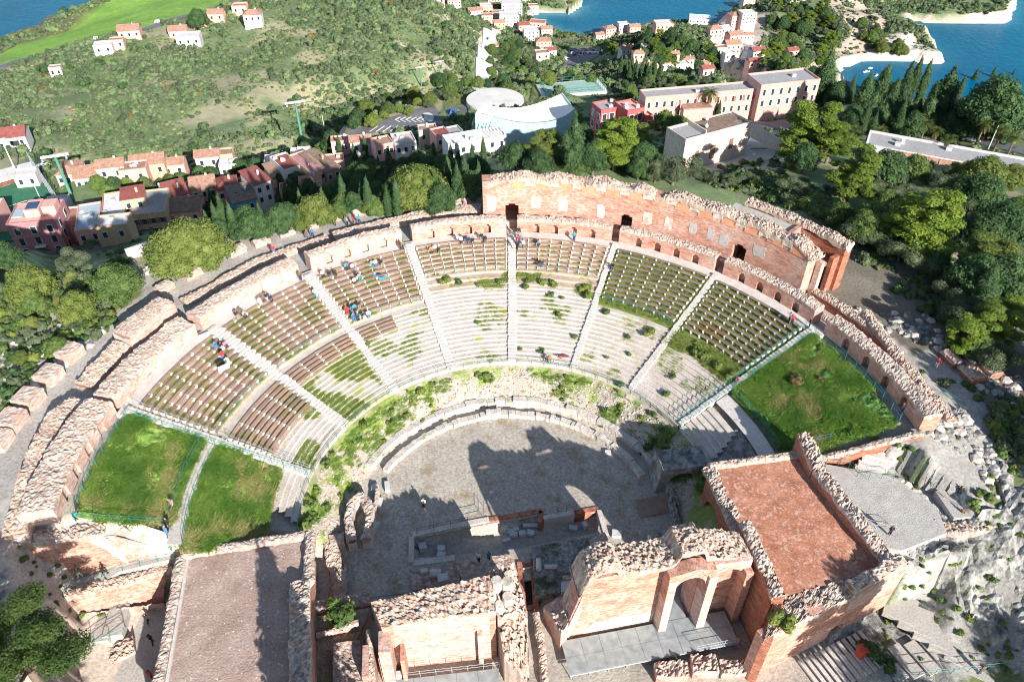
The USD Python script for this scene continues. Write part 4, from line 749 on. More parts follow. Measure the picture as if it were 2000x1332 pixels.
poly_block('rubble_heap_wall', 'dark low rubble platform in the shade before the arch wall', pxs([(1040, 1066), (1046, 1165), (1150, 1145), (1160, 1048)], .8), -2, [.8, .9, .9, .8], 'brick_red', 'rock', 44, .22)
poly_block('brick_pedestal', 'sunlit broken brick pedestal behind the arch wall', pxs([(1152, 1052), (1172, 1088), (1204, 1076), (1180, 1040)], 1.6), -1, [1.4, 1.6, 1.2, 1.9], 'brick_red', 'rubble_warm', 45, .15)
poly_block('stage_ledge', 'sunlit stone ledge with two visitors in front of the stage pit', pxs([(888, 1098), (905, 1135), (1010, 1118), (1000, 1080)], .8), -2, [.8, .8, .8, .8], 'stone', 'rubble_warm', 46, .12)
poly_block('rubble_footing', 'rubble footing with fallen blocks behind the left stage wall', pxs([(800, 1112), (806, 1150), (900, 1138), (890, 1100)], .6), -1, .6, 'stone', 'rubble', 47, .25)
# glassy stage decks
MATS['deck'] = usdkit.material(stage, '/World/Looks/deck', {'g': ('geometry', {}), 'n': ('noise_texture', {'scale': 1.2, 'detail': 4.0}), 'r': ('rgb_ramp', {'ramp': [(.3, (.20, .23, .235)), (.7, (.32, .35, .35))]}), 'p': ('principled_bsdf', {'roughness': .35, 'specular_ior_level': .5})},
    [('g.position', 'n.vector'), ('n.fac', 'r.fac'), ('r.color', 'p.base_color')], surface='p.BSDF')
def deck(label, u0, u1, v0, v1, z, base, ex, ey):
    t = thing('stage_deck', label, 'stage deck'); nu = max(1, int((u1-u0)/1.9)); nv = max(1, int((v1-v0)/1.5))
    for i in range(nu):
        for j in range(nv):
            ua, ub = u0+(u1-u0)*i/nu, u0+(u1-u0)*(i+1)/nu-.03; va, vb = v0+(v1-v0)*j/nv, v0+(v1-v0)*(j+1)/nv-.03
            q = np.array([base+ex*a+ey*b_ for a, b_ in ((ua, va), (ua, vb), (ub, vb), (ub, va))]); dz = R3.normal()*.008
            part(t, 'deck_panel', MB().hexa(np.c_[q, np.full(4, z-.06+dz)], np.c_[q, np.full(4, z+dz)]), 'deck')
    for a in np.linspace(u0+.2, u1-.2, nu+1):
        for b_ in (v0+.2, v1-.2): p = base+ex*a+ey*b_; part(t, 'leg', MB().tube([*p, z-.1], [*p, -1], .05, n=5), 'grey_metal')
    m = MB()
    for b_ in (v0, v1): p, q = base+ex*u0+ey*b_, base+ex*u1+ey*b_; m.tube([*p, z-.15], [*q, z-.15], .07)
    part(t, 'edge_beam', m, 'grey_metal')
deck('long grey stage deck of square panels in front of the great arch', -.9, 17.2, .5, 4.2, .9, P0, d, n)
deck('grey deck pushing into the great arch opening', 10.5, 12.9, -2.2, .44, .9, P0, d, n)
deck('light grey stage deck in front of the left brick panel', .2, 11.0, 1.6, 5.8, .5, b0, (b1-b0)/np.linalg.norm(b1-b0), np.array([(b1-b0)[1], -(b1-b0)[0]])/np.linalg.norm(b1-b0))
railing([np.r_[b0+(b1-b0)*.12+n*1.5, .5], np.r_[b1+n*1.5, .5]], 'thin grey railing at the foot of the left brick panel', 'grey_metal', gap=1.6, h=1.0)
railing([np.r_[U(12.5, 4.3), .9], np.r_[U(17.0, 4.3), .9]], 'scaffold railing at the front edge of the long stage deck', 'grey_metal', gap=1.5, h=1.1)
for i, (x, y, w_, d_, z_) in enumerate([(1310, 1312, 3.2, 1.6, 1.2), (1375, 1300, 2.6, 1.8, 1.0), (1430, 1305, 2.4, 1.4, .9)]):
    p = px(x, y, .5); c = np.array([[p[0]-w_/2, p[1]-d_/2], [p[0]+w_/2, p[1]-d_/2], [p[0]+w_/2, p[1]+d_/2], [p[0]-w_/2, p[1]+d_/2]])
    poly_block('rubble_mound', ['broad white rubble mound below the stage deck', 'squarish rubble mound below the stage deck, middle one', 'small rubble mound by the big right tower wall'][i], c, -1, z_, 'brick', 'rubble', 60+i, .45, cat='rubble heap')

# pit in front of the stage
PIT = np.vstack([pxs([(806, 1050), (958, 1018), (1066, 1000), (1178, 996)], 0), pxs([(1165, 1050), (1005, 1082), (812, 1104)], -1.0)])
t = thing('stage_pit', 'sunken stage pit with pale plaster and brick retaining walls', 'pit')
for (a_, b_), mt in zip([((806, 1050), (872, 1036)), ((872, 1036), (956, 1020))], ['stone', 'stone']):
    q0, q1 = px(*a_, 0)[:2], px(*b_, 0)[:2]; part(t, 'retaining_wall', elevation(q0, q1, .7, Polygon([(0, -2), (np.linalg.norm(q1-q0), -2), (np.linalg.norm(q1-q0), .22), (0, .22)])), mt)
for (a_, b_), mt in zip([((956, 1020), (1060, 1002)), ((1060, 1022), (1062, 1000)), ((1062, 1016), (1122, 1006)), ((1122, 1006), (1170, 998))], ['brick_red']*4):
    q0, q1 = px(*a_, 0)[:2], px(*b_, 0)[:2]; L_ = np.linalg.norm(q1-q0); part(t, 'retaining_wall', elevation(q0, q1, .6, Polygon([(0, -2), (L_, -2), (L_, .2), (0, .2)])), 'stone' if a_ == (1062, 1016) else mt)
q0, q1 = px(1170, 998, 0)[:2], px(1184, 1046, 0)[:2]; part(t, 'retaining_wall', ruin_wall and jit(MB().prism(LineString([q0, q1]).buffer(.3, cap_style='flat'), -2, .3), .05, 1), 'stone')
q0, q1 = px(803, 1100, 0)[:2], px(804, 1050, 0)[:2]; part(t, 'retaining_wall', jit(MB().prism(LineString([q0, q1]).buffer(.3, cap_style='flat'), -2, .25), .05, 1), 'stone')
q0, q1 = px(806, 1100, 0)[:2], px(888, 1090, 0)[:2]; part(t, 'retaining_wall', jit(MB().prism(LineString([q0, q1]).buffer(.35, cap_style='flat'), -2, .1), .05, 1), 'stone')
railing([px(815, 1043, .1), px(872, 1030, .1), px(950, 1012, .1), px(944, 990, .1)], 'thin brown railing along the sunlit edge of the stage pit', 'rust', gap=1.9, h=1.1)
railing([px(1088, 1002, .1), px(1125, 994, .1)], 'short brown railing in the arch of light by the pit', 'rust', gap=1.6, h=1.1)
t = thing('stage_trench', 'deep dark trench between the two halves of the stage wall', 'trench')
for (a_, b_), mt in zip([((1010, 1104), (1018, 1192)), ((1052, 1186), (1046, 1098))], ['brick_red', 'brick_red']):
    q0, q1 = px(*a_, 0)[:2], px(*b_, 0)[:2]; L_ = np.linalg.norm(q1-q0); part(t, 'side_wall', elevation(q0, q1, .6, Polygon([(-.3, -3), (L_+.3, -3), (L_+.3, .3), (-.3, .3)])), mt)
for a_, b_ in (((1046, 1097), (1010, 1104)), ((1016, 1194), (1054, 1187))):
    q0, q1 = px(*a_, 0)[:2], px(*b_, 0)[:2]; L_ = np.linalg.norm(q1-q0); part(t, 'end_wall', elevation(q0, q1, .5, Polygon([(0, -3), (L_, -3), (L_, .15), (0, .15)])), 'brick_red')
part(t, 'beam', MB().tube(px(1012, 1112, .15), px(1048, 1106, .15), .12), 'marble')
# marble fragments
for i, (x, y, sx_, sy_, sz_, kind) in enumerate([(826, 1072, .9, .9, .8, 0), (862, 1075, .9, .7, .6, 0), (862, 1087, 1.0, .7, .6, 0), (985, 1035, .8, .8, .6, 0), (998, 1040, .9, .6, .5, 0), (1008, 1036, .7, .6, .5, 0), (1003, 1046, 1.0, .6, .5, 0), (1020, 1045, .8, .6, .6, 0), (1037, 1028, 2.2, .6, .6, 1), (1036, 1044, .9, .6, .6, 0), (990, 1056, .9, .4, .3, 0),
        (1052, 1105, .6, 1.5, .6, 1), (1075, 1109, 1.5, .6, .5, 1), (1110, 1157, 1.6, 1.3, 1.2, 0), (851, 1124, 1.3, .9, .9, 1), (866, 1135, 1.2, .9, .9, 0), (829, 1117, .8, .6, .4, 0), (757, 953, .6, 1.5, .5, 0), (742, 986, .5, 1.6, .5, 0), (731, 1036, .5, 2.0, .5, 0), (733, 957, .8, .9, .6, 0), (1204, 1045, 1.1, .9, .5, 0), (1187, 886, .8, .6, .4, 0), (1270, 1060, .6, 1.6, .6, 1), (1142, 1030, .5, .8, .8, 0), (1120, 1033, 1.0, .6, .4, 0), (960, 962, .5, .4, .2, 0), (1345, 1035, .8, 1.4, .6, 0)]):
    zz = -1.4 if 1010 < y < 1095 and 810 < x < 1160 else (.9 if y > 1100 and x > 1040 else (.7 if y > 1100 else 0.05))
    p = px(x, y, zz); t_ = ['dressed white marble block', 'fallen pale column drum'][kind]; wh = ('in the stage pit' if zz < 0 else 'on the shaded rubble platform' if zz > .8 else 'behind the left stage wall' if zz > .5 else 'on the orchestra yard')
    m = jit(MB().box([p[0], p[1], zz+sz_/2], [sx_, sy_, sz_], R3.uniform(-.4, .4)), .05, 1.5, i) if kind == 0 else MB().tube([p[0]-sx_/2.2*(sx_ > sy_), p[1]-sy_/2.2*(sy_ > sx_), zz+sz_/2], [p[0]+sx_/2.2*(sx_ > sy_), p[1]+sy_/2.2*(sy_ > sx_), zz+sz_/2], sz_*.5, n=9).arrays()
    big = ('large ' if sx_*sy_*sz_ > 1.2 else 'small ' if sx_*sy_*sz_ < .25 else '')
    solo('marble_block' if kind == 0 else 'column_drum', m, 'marble', big+t_+' lying '+wh, 'marble block' if kind == 0 else 'column drum', (big+'marble '+('drums ' if kind else 'blocks ')+wh))
# ruins at the left of the yard
ruin_wall('horseshoe_wall', 'horseshoe-shaped rubble wall around a dark oval pit, left of the yard', pxs([(686, 1052), (679, 1010), (684, 980), (700, 965), (715, 972), (722, 1000), (714, 1048)], 2.4), 1.0, -.4, 2.4, 'stone', 'rubble', seed=70)
ruin_wall('yard_wall', 'thin straight pale wall between the horseshoe ruin and the yard', pxs([(737, 955), (729, 1000), (724, 1046)], 1.2), .45, -.3, 1.3, 'stone', 'rubble', seed=71, amp=.1)
poly_block('pale_plinth', 'bright pale plinth at the foot of the left tower', pxs([(642, 1045), (645, 1062), (672, 1058), (672, 1040)], 1.6), -.5, 1.6, 'stone', 'rubble', 72, .1)
ruin_wall('low_ruin', 'low ruined brick footing beside the left tower', pxs([(646, 1062), (652, 1100), (662, 1130), (655, 1168)], 1.0), 1.6, -.5, [1.6, 1.2, 1.0, .9], 'brick', 'rubble', seed=73)
ruin_wall('low_ruin', 'thin mossy rubble wall beside the sunlit strip of yard', pxs([(674, 1100), (670, 1150)], .9), .5, -.5, .9, 'stone', 'rubble', seed=74, amp=.1)
# shaded ruins at the right of the yard
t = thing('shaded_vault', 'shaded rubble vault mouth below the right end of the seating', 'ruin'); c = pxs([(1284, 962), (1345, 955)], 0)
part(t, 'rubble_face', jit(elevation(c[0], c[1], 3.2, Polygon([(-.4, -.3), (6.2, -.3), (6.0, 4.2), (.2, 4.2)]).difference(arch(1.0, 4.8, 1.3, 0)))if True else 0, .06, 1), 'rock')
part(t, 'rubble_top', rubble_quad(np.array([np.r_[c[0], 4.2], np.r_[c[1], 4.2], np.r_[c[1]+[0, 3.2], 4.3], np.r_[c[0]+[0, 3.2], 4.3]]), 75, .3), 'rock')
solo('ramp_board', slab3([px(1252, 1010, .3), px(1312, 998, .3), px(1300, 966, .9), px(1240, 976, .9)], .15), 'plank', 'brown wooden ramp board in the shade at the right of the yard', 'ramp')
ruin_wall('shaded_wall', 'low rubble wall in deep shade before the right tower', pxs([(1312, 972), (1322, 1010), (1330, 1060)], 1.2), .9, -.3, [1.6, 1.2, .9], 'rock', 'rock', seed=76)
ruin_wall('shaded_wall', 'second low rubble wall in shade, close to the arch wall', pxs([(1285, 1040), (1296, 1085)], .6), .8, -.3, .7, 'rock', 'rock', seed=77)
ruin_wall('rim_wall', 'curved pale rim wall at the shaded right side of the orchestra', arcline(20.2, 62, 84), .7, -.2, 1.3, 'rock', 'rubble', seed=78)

# right tower
ZR = 8.3; RT_ = pxs([(1385, 912), (1560, 889), (1728, 1108), (1512, 1170)], ZR)
t = thing('right_tower', 'large ruined brick tower at the right with sloping orange brick roof', 'tower')
nw, ne, se, sw = RT_; bw0 = px(1466, 1326, 0)[:2]; be = px(1738, 1225, 0)[:2]
ins = lambda a, b, k: a+(b-a)/np.linalg.norm(b-a)*k
body = np.array([ins(nw, ne, 1.0), ins(sw, se, 1.0), se, ne]); part(t, 'core', MB().hexa(np.c_[body, np.full(4, -1.)], np.c_[body, np.full(4, ZR-.3)]), 'brick_red')
Lw = np.linalg.norm(sw-nw); part(t, 'west_wall', elevation(nw, sw, 1.0, Polygon([(0, -1), (Lw, -1), (Lw, ZR-.2), (0, ZR-.2)]).difference(arch(1.0, 5.0, 2.6, -.5))), 'brick_red')
G = quadgrid(np.c_[RT_[[0, 3, 2, 1]], [ZR+.05, ZR-.05, ZR-.15, ZR+.05]], 50, 40); part(t, 'brick_roof', jit(MB().grid(G), (0, 0, .07), .8, 8), 'roofbrick')
part(t, 'rubble_parapet', rubble_cap([nw, ne], .5, ZR+.45, ZR-.6, 81, amp=.2), 'rubble')
m1 = nw+(sw-nw)*.52
part(t, 'rubble_parapet', rubble_cap([nw, m1], .75, [ZR+.3, ZR+.1], ZR-.8, 82, amp=.3), 'rubble')
t2 = m1+(sw-nw)*.02; wall_parts(t, [t2, sw+(sw-nw)*.03], 1.3, 0, [ZR+2.2, ZR+1.6], 'brick_red', 'rubble', .3, 83)
wall_parts(t, [ne+np.array([.4, 1.2]), ne+(se-ne)*.22], 1.6, 2, [ZR+2.8, ZR+1.9], 'brick_red', 'rubble', .4, 84)
wall_parts(t, [ne+(se-ne)*.22, ne+(se-ne)*.6, se+np.array([.2, .3])], 1.5, 2, [ZR+1.8, ZR+1.7, ZR+1.2], 'brick_red', 'rubble', .3, 85)
# front wall leans out to the south with a doorway
fw0, fw1 = px(1492, 1246, ZR-.3)[:2], px(1768, 1113, ZR)[:2]; Lf = np.linalg.norm(fw1-fw0)
fsh = Polygon([(0, -1), (Lf, 1.5), (Lf+.2, ZR), (Lf*.72, ZR+.4), (Lf*.6, ZR-.2), (0, ZR-.5)]).difference(arch(Lf*.57, Lf*.57+1.9, 1.6, -1.5))
part(t, 'front_wall', elevation(fw0, fw1, 1.0, fsh), 'brick')
fd = (fw1-fw0)/Lf; fn = np.array([-fd[1], fd[0]])
part(t, 'front_top', rubble_quad([np.r_[fw0-fn*.1, ZR-.4], np.r_[fw1-fn*.1, ZR+.1], np.r_[se, ZR+.3], np.r_[sw, ZR-.2]], 86, .32), 'rubble')
part(t, 'front_fill', MB().hexa(np.c_[np.array([fw0+fn*.9, fw1+fn*.9, se, sw]), [-1]*4], np.c_[np.array([fw0+fn*.9, fw1+fn*.9, se, sw]), [ZR-1.2]*4]), 'brick_red')
part(t, 'side_wall', elevation(sw, fw0, .8, Polygon([(0, -1), (np.linalg.norm(fw0-sw), -1), (np.linalg.norm(fw0-sw), ZR-.4), (0, ZR)])), 'brick_red')
wall_parts(t, [fw0+(fw1-fw0)*.62+fn*.6, fw1+fn*.6], 1.3, 5, [ZR+.9, ZR+1.5], 'brick_pale', 'rubble', .3, 87)

# left entrance: two pale retaining walls, a walkway and stairs
t = thing('retaining_wall', 'upper pale brick retaining wall at the left entrance, rubble along its top', 'wall')
part(t, 'brick_face', jit(MB().grid(np.stack([np.linspace(px(68, 1142, 4.2), px(345, 1082, 4.6), 14), np.linspace(px(45, 1100, 7.2), px(285, 1062, 7.4), 14), np.linspace(px(22, 1058, 9.8), px(222, 1046, 9.6), 14)], 1)), .08, .8, 1), 'brick')
part(t, 'rubble_top', rubble_cap([px(5, 1052, 10)[:2], px(110, 1040, 10)[:2], px(205, 1030, 10)[:2]], .9, 10.1, 9, 90, amp=.3), 'rubble')
part(t, 'rubble_top', rubble_quad([px(205, 1052, 9.6), px(262, 1085, 6.4), px(300, 1068, 6.8), px(240, 1025, 9.8)], 92, .35), 'rubble')
part(t, 'back_fill', MB().hexa(np.array([px(22, 1060, 9.7), px(222, 1048, 9.5), px(240, 1018, 9.9), px(10, 1020, 10)]) - [0, 0, 9], np.array([px(22, 1060, 9.7), px(222, 1048, 9.5), px(240, 1018, 9.9), px(10, 1020, 10)])), 'stone')
part(t, 'back_fill', MB().hexa(np.array([px(222, 1050, 8.8), px(350, 1084, 5.2), px(356, 1050, 7.6), px(240, 1012, 9.4)])-[0, 0, 8], np.array([px(222, 1050, 8.8), px(350, 1084, 5.2), px(356, 1050, 7.6), px(240, 1012, 9.4)])), 'stone')
wk = [px(*p) for p in [(60, 1158, 4.0), (130, 1142, 4.1), (200, 1122, 4.2), (235, 1102, 4.5), (345, 1076, 5.2)]]; wk = np.array(wk); tn = np.gradient(wk[:, :2], axis=0); tn /= np.linalg.norm(tn, axis=1, keepdims=True); nr = np.c_[-tn[:, 1], tn[:, 0]]
lo, hi = np.c_[wk[:, :2]-nr*.9, wk[:, 2]], np.c_[wk[:, :2]+nr*.9, wk[:, 2]]
m = MB().grid(np.stack([hi, lo, lo-[0, 0, 5]], 1)); solo('entrance_walk', m, 'path', 'railed grey walkway along the foot of the upper left retaining wall', 'walkway', kind='structure')
railing(lo, 'teal railing on the outer side of the left entrance walkway', 'teal_metal', gap=1.8); railing(hi, 'dark railing on the wall side of the left entrance walkway', 'rust', gap=1.8)
t = thing('retaining_wall', 'lower pale brick retaining wall below the walkway at the left entrance', 'wall')
part(t, 'brick_face', jit(MB().grid(np.stack([np.linspace(px(110, 1235, .2), px(318, 1182, .2), 12), np.linspace(px(100, 1195, 2.4), px(322, 1142, 2.4), 12), np.linspace(px(92, 1166, 4.0), px(334, 1108, 4.2), 12)], 1)), .08, .8, 3), 'brick')
part(t, 'rubble_top', rubble_cap([px(88, 1172, 4)[:2], px(210, 1140, 4.1)[:2], px(336, 1103, 4.3)[:2]], .6, 4.3, 3, 94, amp=.25), 'rubble_warm')
solo('rocky_bank', rubble_quad([px(100, 1240, .6), px(300, 1186, .6), px(318, 1176, 1.6), px(96, 1206, 1.8)][::1], 95, .35), 'rubble_warm', 'pale rocky bank below the lower left retaining wall', 'bank', kind='structure')
t = thing('entrance_stair', 'broad stone stair with railing at the lower left entrance', 'stair')
for k in range(5):
    a_, b_ = px(128+26*k, 1278-12*k, .2+.3*k), px(118+26*k, 1232-10*k, .2+.3*k); c = (a_+b_)/2; part(t, 'step', MB().box([c[0], c[1], c[2]-.4], [2.0, 3.6, 1.0], .15), 'path')
railing([px(128, 1290, .2), px(245, 1234, 1.6)], 'teal railing on the near side of the lower left stair', 'teal_metal', gap=1.6)
railing([px(118, 1256, .4), px(240, 1215, 1.6)], 'brown railing on the far side of the lower left stair', 'rust', gap=1.6)
solo('rubble_bank', rubble_quad([px(130, 1300, .2), px(258, 1238, 1.2), px(262, 1268, .8), px(160, 1328, .2)], 96, .4), 'rubble', 'rubble bank in front of the lower left stair', 'rubble bank', kind='stuff')
t = thing('lower_steps', 'wide pale steps at the bottom edge beside the left tower', 'stair')
for k in range(4): c = px(258, 1290+14*k, -.1-.2*k); part(t, 'step', MB().box([c[0], c[1], c[2]-.3], [5.2, .9, .6], .1), 'stonestep')
solo('entrance_floor', MB().prism(Polygon(pxs([(255, 1190), (330, 1175), (300, 1345), (215, 1345), (245, 1280)], 0)), -.3, .06), 'path', 'grey paved court beside the left tower', 'court', kind='structure')

# right side: terrace, steps and rocks
gx, gy = np.meshgrid(np.arange(33, 78, .42), np.arange(-30, 9, .42), indexing='ij'); pg = np.stack([gx, gy], -1)
hz = HZ(pg); rk = fbm(pg, .35, 61, 4); zz = hz+.05+np.maximum(0, rk+.15)*1.6+np.abs(fbm(pg, 1.1, 62, 3))*.8-.25
TERR = Polygon(pxs([(1605, 905), (1745, 930), (1830, 990), (1850, 1040), (1760, 1075), (1700, 1060)], 7.6))
flat = [(Polygon(pxs([(1690, 1200), (1800, 1150), (1960, 1300), (1960, 1400), (1560, 1400), (1560, 1300)], .4)), .05), (Polygon(pxs([(1750, 850), (1850, 870), (1950, 1010), (1880, 1020), (1790, 960)], 6.5)), 4.6), (Polygon(pxs([(1862, 790), (1955, 800), (1935, 1000), (1855, 960)], 8)), 5.6), (TERR.buffer(1.0), 6.9)]
for P_, zf in flat:
    shapely.prepare(P_); m = shapely.contains_xy(P_, gx, gy); zz = np.where(m, np.minimum(zz, hz-.3) if zf is None else zf, zz)
tower_fp = Polygon([nw, sw, fw0, fw1+[0, 1], ne]); m = shapely.contains_xy(tower_fp, gx, gy); zz = np.where(m, -2, zz)
inth = (np.hypot(gx, gy) < 53) & (gy > -2); zz = np.where(inth, hz-.3, zz)
solo('rocky_slope', MB().grid(np.stack([gx, gy, zz], -1)), 'rock', 'bare grey limestone slope at the lower right', 'rocks', kind='structure')
solo('gravel_terrace', MB().prism(TERR, 5, 7.6), 'gravel', 'grey gravel terrace east of the right tower', 'terrace', kind='structure')
solo('terrace_rim', rubble_cap(pxs([(1790, 1010), (1855, 1035), (1900, 1030), (1930, 1022)], 7), .9, 7.4, 5, 97, amp=.35), 'rubble', 'rubble rim at the low corner of the gravel terrace', 'rubble', kind='stuff')
railing([px(1612, 908, 7.6), px(1652, 905, 7.6), px(1680, 938, 7.6), px(1745, 934, 7.6)], 'green railing around the stair well on the gravel terrace', gap=1.6)
railing([px(1668, 1018, 7.6), px(1735, 1040, 7.6), px(1750, 1036, 7.6)], 'thin grey railing at the lower edge of the gravel terrace', 'grey_metal', gap=1.8)
t = thing('upper_stair', 'stone stair climbing beside the end of the right grass slope', 'stair')
for k in range(9): c = px(1712-7*k+20, 872+9*k, 8.9-.28*k); part(t, 'step', MB().box([c[0], c[1], c[2]-.6], [3.0, .75, 1.2], -.35), 'stonestep')
t = thing('broad_steps', 'broad sunlit paved steps descending at the right', 'stair')
for k in range(6): c = px(1788+22*k, 893+22*k, 8.0-.45*k); part(t, 'step', MB().box([c[0], c[1], c[2]-.8], [4.0, 2.6, 1.6], -.55), 'path')
t = thing('side_path', 'shaded paved path with kerbs at the far right', 'path')
for k in range(5): c = px(1905-8*k, 830+38*k, 9-.35*k); part(t, 'paving', MB().box([c[0], c[1], c[2]-.8], [3.4, 3.8, 1.6], .12), 'path')
railing([px(1872, 812, 9.4), px(1862, 900, 8.4), px(1850, 945, 8.0)], 'green railing beside the shaded right path', gap=1.8)
railing([px(1800, 930, 7.8), px(1850, 990, 6.8), px(1895, 1012, 6.4)], 'thin railing down the broad right steps', 'grey_metal', gap=1.8)
railing([px(1835, 770, 10.5), px(1880, 800, 9.8)], 'green railing where the right path bends', gap=1.6)
t = thing('lower_right_stair', 'long stair of pale treads in front of the right tower', 'stair')
for k in range(12): c = px(1588+10.5*k, 1322-5*k, .15); part(t, 'step', MB().box([c[0], c[1], .05+.03*k], [.42, 4.0, .25], .42), 'stonestep')
t = thing('slab_path', 'path of broad grey slabs crossing the lower right corner', 'path')
for k in range(9): c = px(1675+31*k, 1310-6*k, .1); part(t, 'slab', MB().box([c[0], c[1], .1+.05*k], [1.5, 3.6, .3], .42), 'path')
for k in range(6): c = px(1760+30*k, 1185+22*k, 1.6-.2*k); part(t, 'slab', MB().box([c[0], c[1], c[2]-.3], [3.2, 3.2, .6], -.5), 'path')
railing([px(1690, 1332, .4), px(1990, 1300, .8)], 'teal railing along the bottom right corner', 'teal_metal', gap=1.8)
solo('red_bin', MB().box([*px(1682, 1275, .8)[:2], 1.0], [.8, .8, 1.5], .4).tm(trimesh.creation.box([.95, .95, .12], trimesh.transformations.translation_matrix([*px(1682, 1275, .8)[:2], 1.8]))), 'red_paint', 'rust-red ticket box by the doorway of the right tower', 'box')
# ------------------------------------------------------------------ roads, yards and courts laid on the ground
def drape(name, label, poly, mt, dz=.12, res=2.5, cat='road', kind='structure', world=False):
    P_ = poly if world else wpoly(poly); b = P_.bounds
    m = shapely.segmentize(P_, res); pts = [np.array(g.exterior.coords)[:-1] for g in getattr(m, 'geoms', [m])]
    gx, gy = np.meshgrid(np.arange(b[0], b[2], res), np.arange(b[1], b[3], res)); q = np.c_[gx.ravel(), gy.ravel()]; q = q[shapely.contains_xy(P_.buffer(-res*.4), q[:, 0], q[:, 1])]
    from scipy.spatial import Delaunay
    V = np.vstack(pts+[q]); tri = Delaunay(V).simplices; c = V[tri].mean(1); tri = tri[shapely.contains_xy(P_.buffer(.01), c[:, 0], c[:, 1])]
    a = np.cross(V[tri[:, 1]]-V[tri[:, 0]], V[tri[:, 2]]-V[tri[:, 0]]); tri[a < 0] = tri[a < 0][:, ::-1]; tri = tri[np.abs(a) > 1e-6]
    return solo(name, (np.c_[V, HZ(V)+dz], tri), mt, label, cat, kind=kind, smooth=True)
mat('asphalt', (.13, .13, .135), (.19, .19, .195), .2, .9, .1, fine=2)
mat('concrete', (.50, .48, .45), (.62, .60, .57), .25, .9, .15, fine=3)
mat('court', (.22, .36, .31), (.28, .41, .36), .3, .9, .1, fine=2)
mat('turf', (.03, .13, .07), (.045, .16, .09), .4, .9, .1, fine=3)
def ribbon(pts, w, step=4.0):
    p = hits(pts)[:, :2]; return LineString(p).buffer(w/2, cap_style='flat')
drape('hill_road', 'grey road along the crest between the scrub hill and the bright meadow', ribbon([(-60, 152), (0, 134), (100, 101), (200, 77), (330, 42), (440, 10), (490, -8)], 7), 'asphalt', .3, world=True)
drape('bay_road', 'pale road winding down past the steep green hill to the bay', ribbon([(944, 185), (946, 150), (948, 115), (955, 85), (970, 60), (985, 40)], 9), 'concrete', .9, res=1.6, world=True)
drape('parking', 'asphalt car park with white chevrons in the valley', [(672, 262), (720, 246), (790, 222), (846, 204), (862, 228), (868, 246), (800, 250), (720, 262)], 'asphalt', .2)
drape('side_parking', 'small asphalt yard between the car park and the round pad', [(868, 212), (910, 205), (914, 228), (876, 232)], 'asphalt', .2)
drape('hotel_road', 'grey drive in front of the long pink building', [(1430, 238), (1480, 236), (1560, 222), (1640, 222), (1700, 232), (1690, 246), (1560, 250), (1470, 252)], 'asphalt', .15)
drape('bay_parking', 'dark shaded car park behind the beach', [(1085, 128), (1110, 98), (1150, 92), (1180, 96), (1170, 110), (1120, 130)], 'asphalt', .5)
drape('village_street', 'grey street through the red-roofed village', [(1448, 132), (1440, 120), (1456, 92), (1468, 90), (1466, 104), (1456, 132)], 'asphalt', .6)
drape('villa_yard', 'pale paved yard beside the cream villa', [(1345, 322), (1440, 312), (1470, 262), (1520, 282), (1510, 310), (1440, 330), (1380, 338)], 'path', .08)
drape('garden_road', 'drive beside the palms on the right', [(1860, 272), (1990, 300), (2040, 320), (2040, 300), (1900, 262)], 'asphalt', .12)
# chevrons and bays on the car park
mk = thing('parking_marking', 'white chevron arrows and parking bays painted on the valley car park', 'road marking', kind='structure')
def strip(a, b, w): 
    A_, B_ = hit(*a), hit(*b); d = (B_-A_)[:2]; n_ = np.array([-d[1], d[0]])/np.linalg.norm(d)*w/2; q = np.array([A_[:2]-n_, B_[:2]-n_, B_[:2]+n_, A_[:2]+n_])
    return MB().hexa(np.c_[q, HZ(q)+.26], np.c_[q, HZ(q)+.30])
for k in range(6):
    x = 772+10.5*k; part(mk, 'chevron', strip((x+10, 230.5), (x, 235.5), .5), 'white_paint'); part(mk, 'chevron', strip((x, 235.5), (x+9, 240), .5), 'white_paint')
for k in range(9):
    x = 722+13*k; part(mk, 'bay_line', strip((x, 259), (x+16, 248), .35), 'white_paint')
c = hit(832, 233); e = MB().prism(Polygon([(c[0]+2.6*math.cos(t)*1.1, c[1]+5*math.sin(t)) for t in np.linspace(0, 6.28, 20)]), c[2]+.2, c[2]+.3); part(mk, 'island', e, 'concrete')
c = hit(967, 197); rp = 10.8; R_ = [(c[0]+rp*math.cos(t), c[1]+rp*math.sin(t)) for t in np.linspace(0, 6.28, 60)]
solo('round_pad', MB().prism(Polygon(R_), c[2]-4, c[2]+.6), 'concrete', 'round pale concrete pad in the valley behind the tent-like hall', 'pad')
zc = -49.6; cq = [px(1066, 186, zc), px(1181, 178, zc), px(1162, 156, zc), px(1054, 166, zc)]
t = thing('sports_court', 'pale green sports court with fence beyond the white hall', 'sports court'); cp = np.array([q[:2] for q in cq])
part(t, 'surface', MB().hexa(np.c_[cp, [zc-6]*4], np.c_[cp, [zc]*4]), 'court')
cen = cp.mean(0); part(t, 'apron', MB().hexa(np.c_[cen+(cp-cen)*1.12, [zc-7]*4], np.c_[cen+(cp-cen)*1.12, [zc-.06]*4]), 'concrete')
for i in range(4):
    a_, b_ = cp[i], cp[(i+1) % 4]
    for f in np.linspace(0, 1, 6)[:-1]: q = a_+(b_-a_)*f; part(t, 'fence_post', MB().tube([*q, zc], [*q, zc+2.2], .07, n=4), 'teal_metal')
    m = MB()
    for h_ in (1.1, 2.2): m.tube([*a_, zc+h_], [*b_, zc+h_], .05, n=4)
    part(t, 'fence_rail', m, 'teal_metal')
t = thing('sports_field', 'green sports field with red rim at the left edge of town', 'sports field'); zf = -44.4
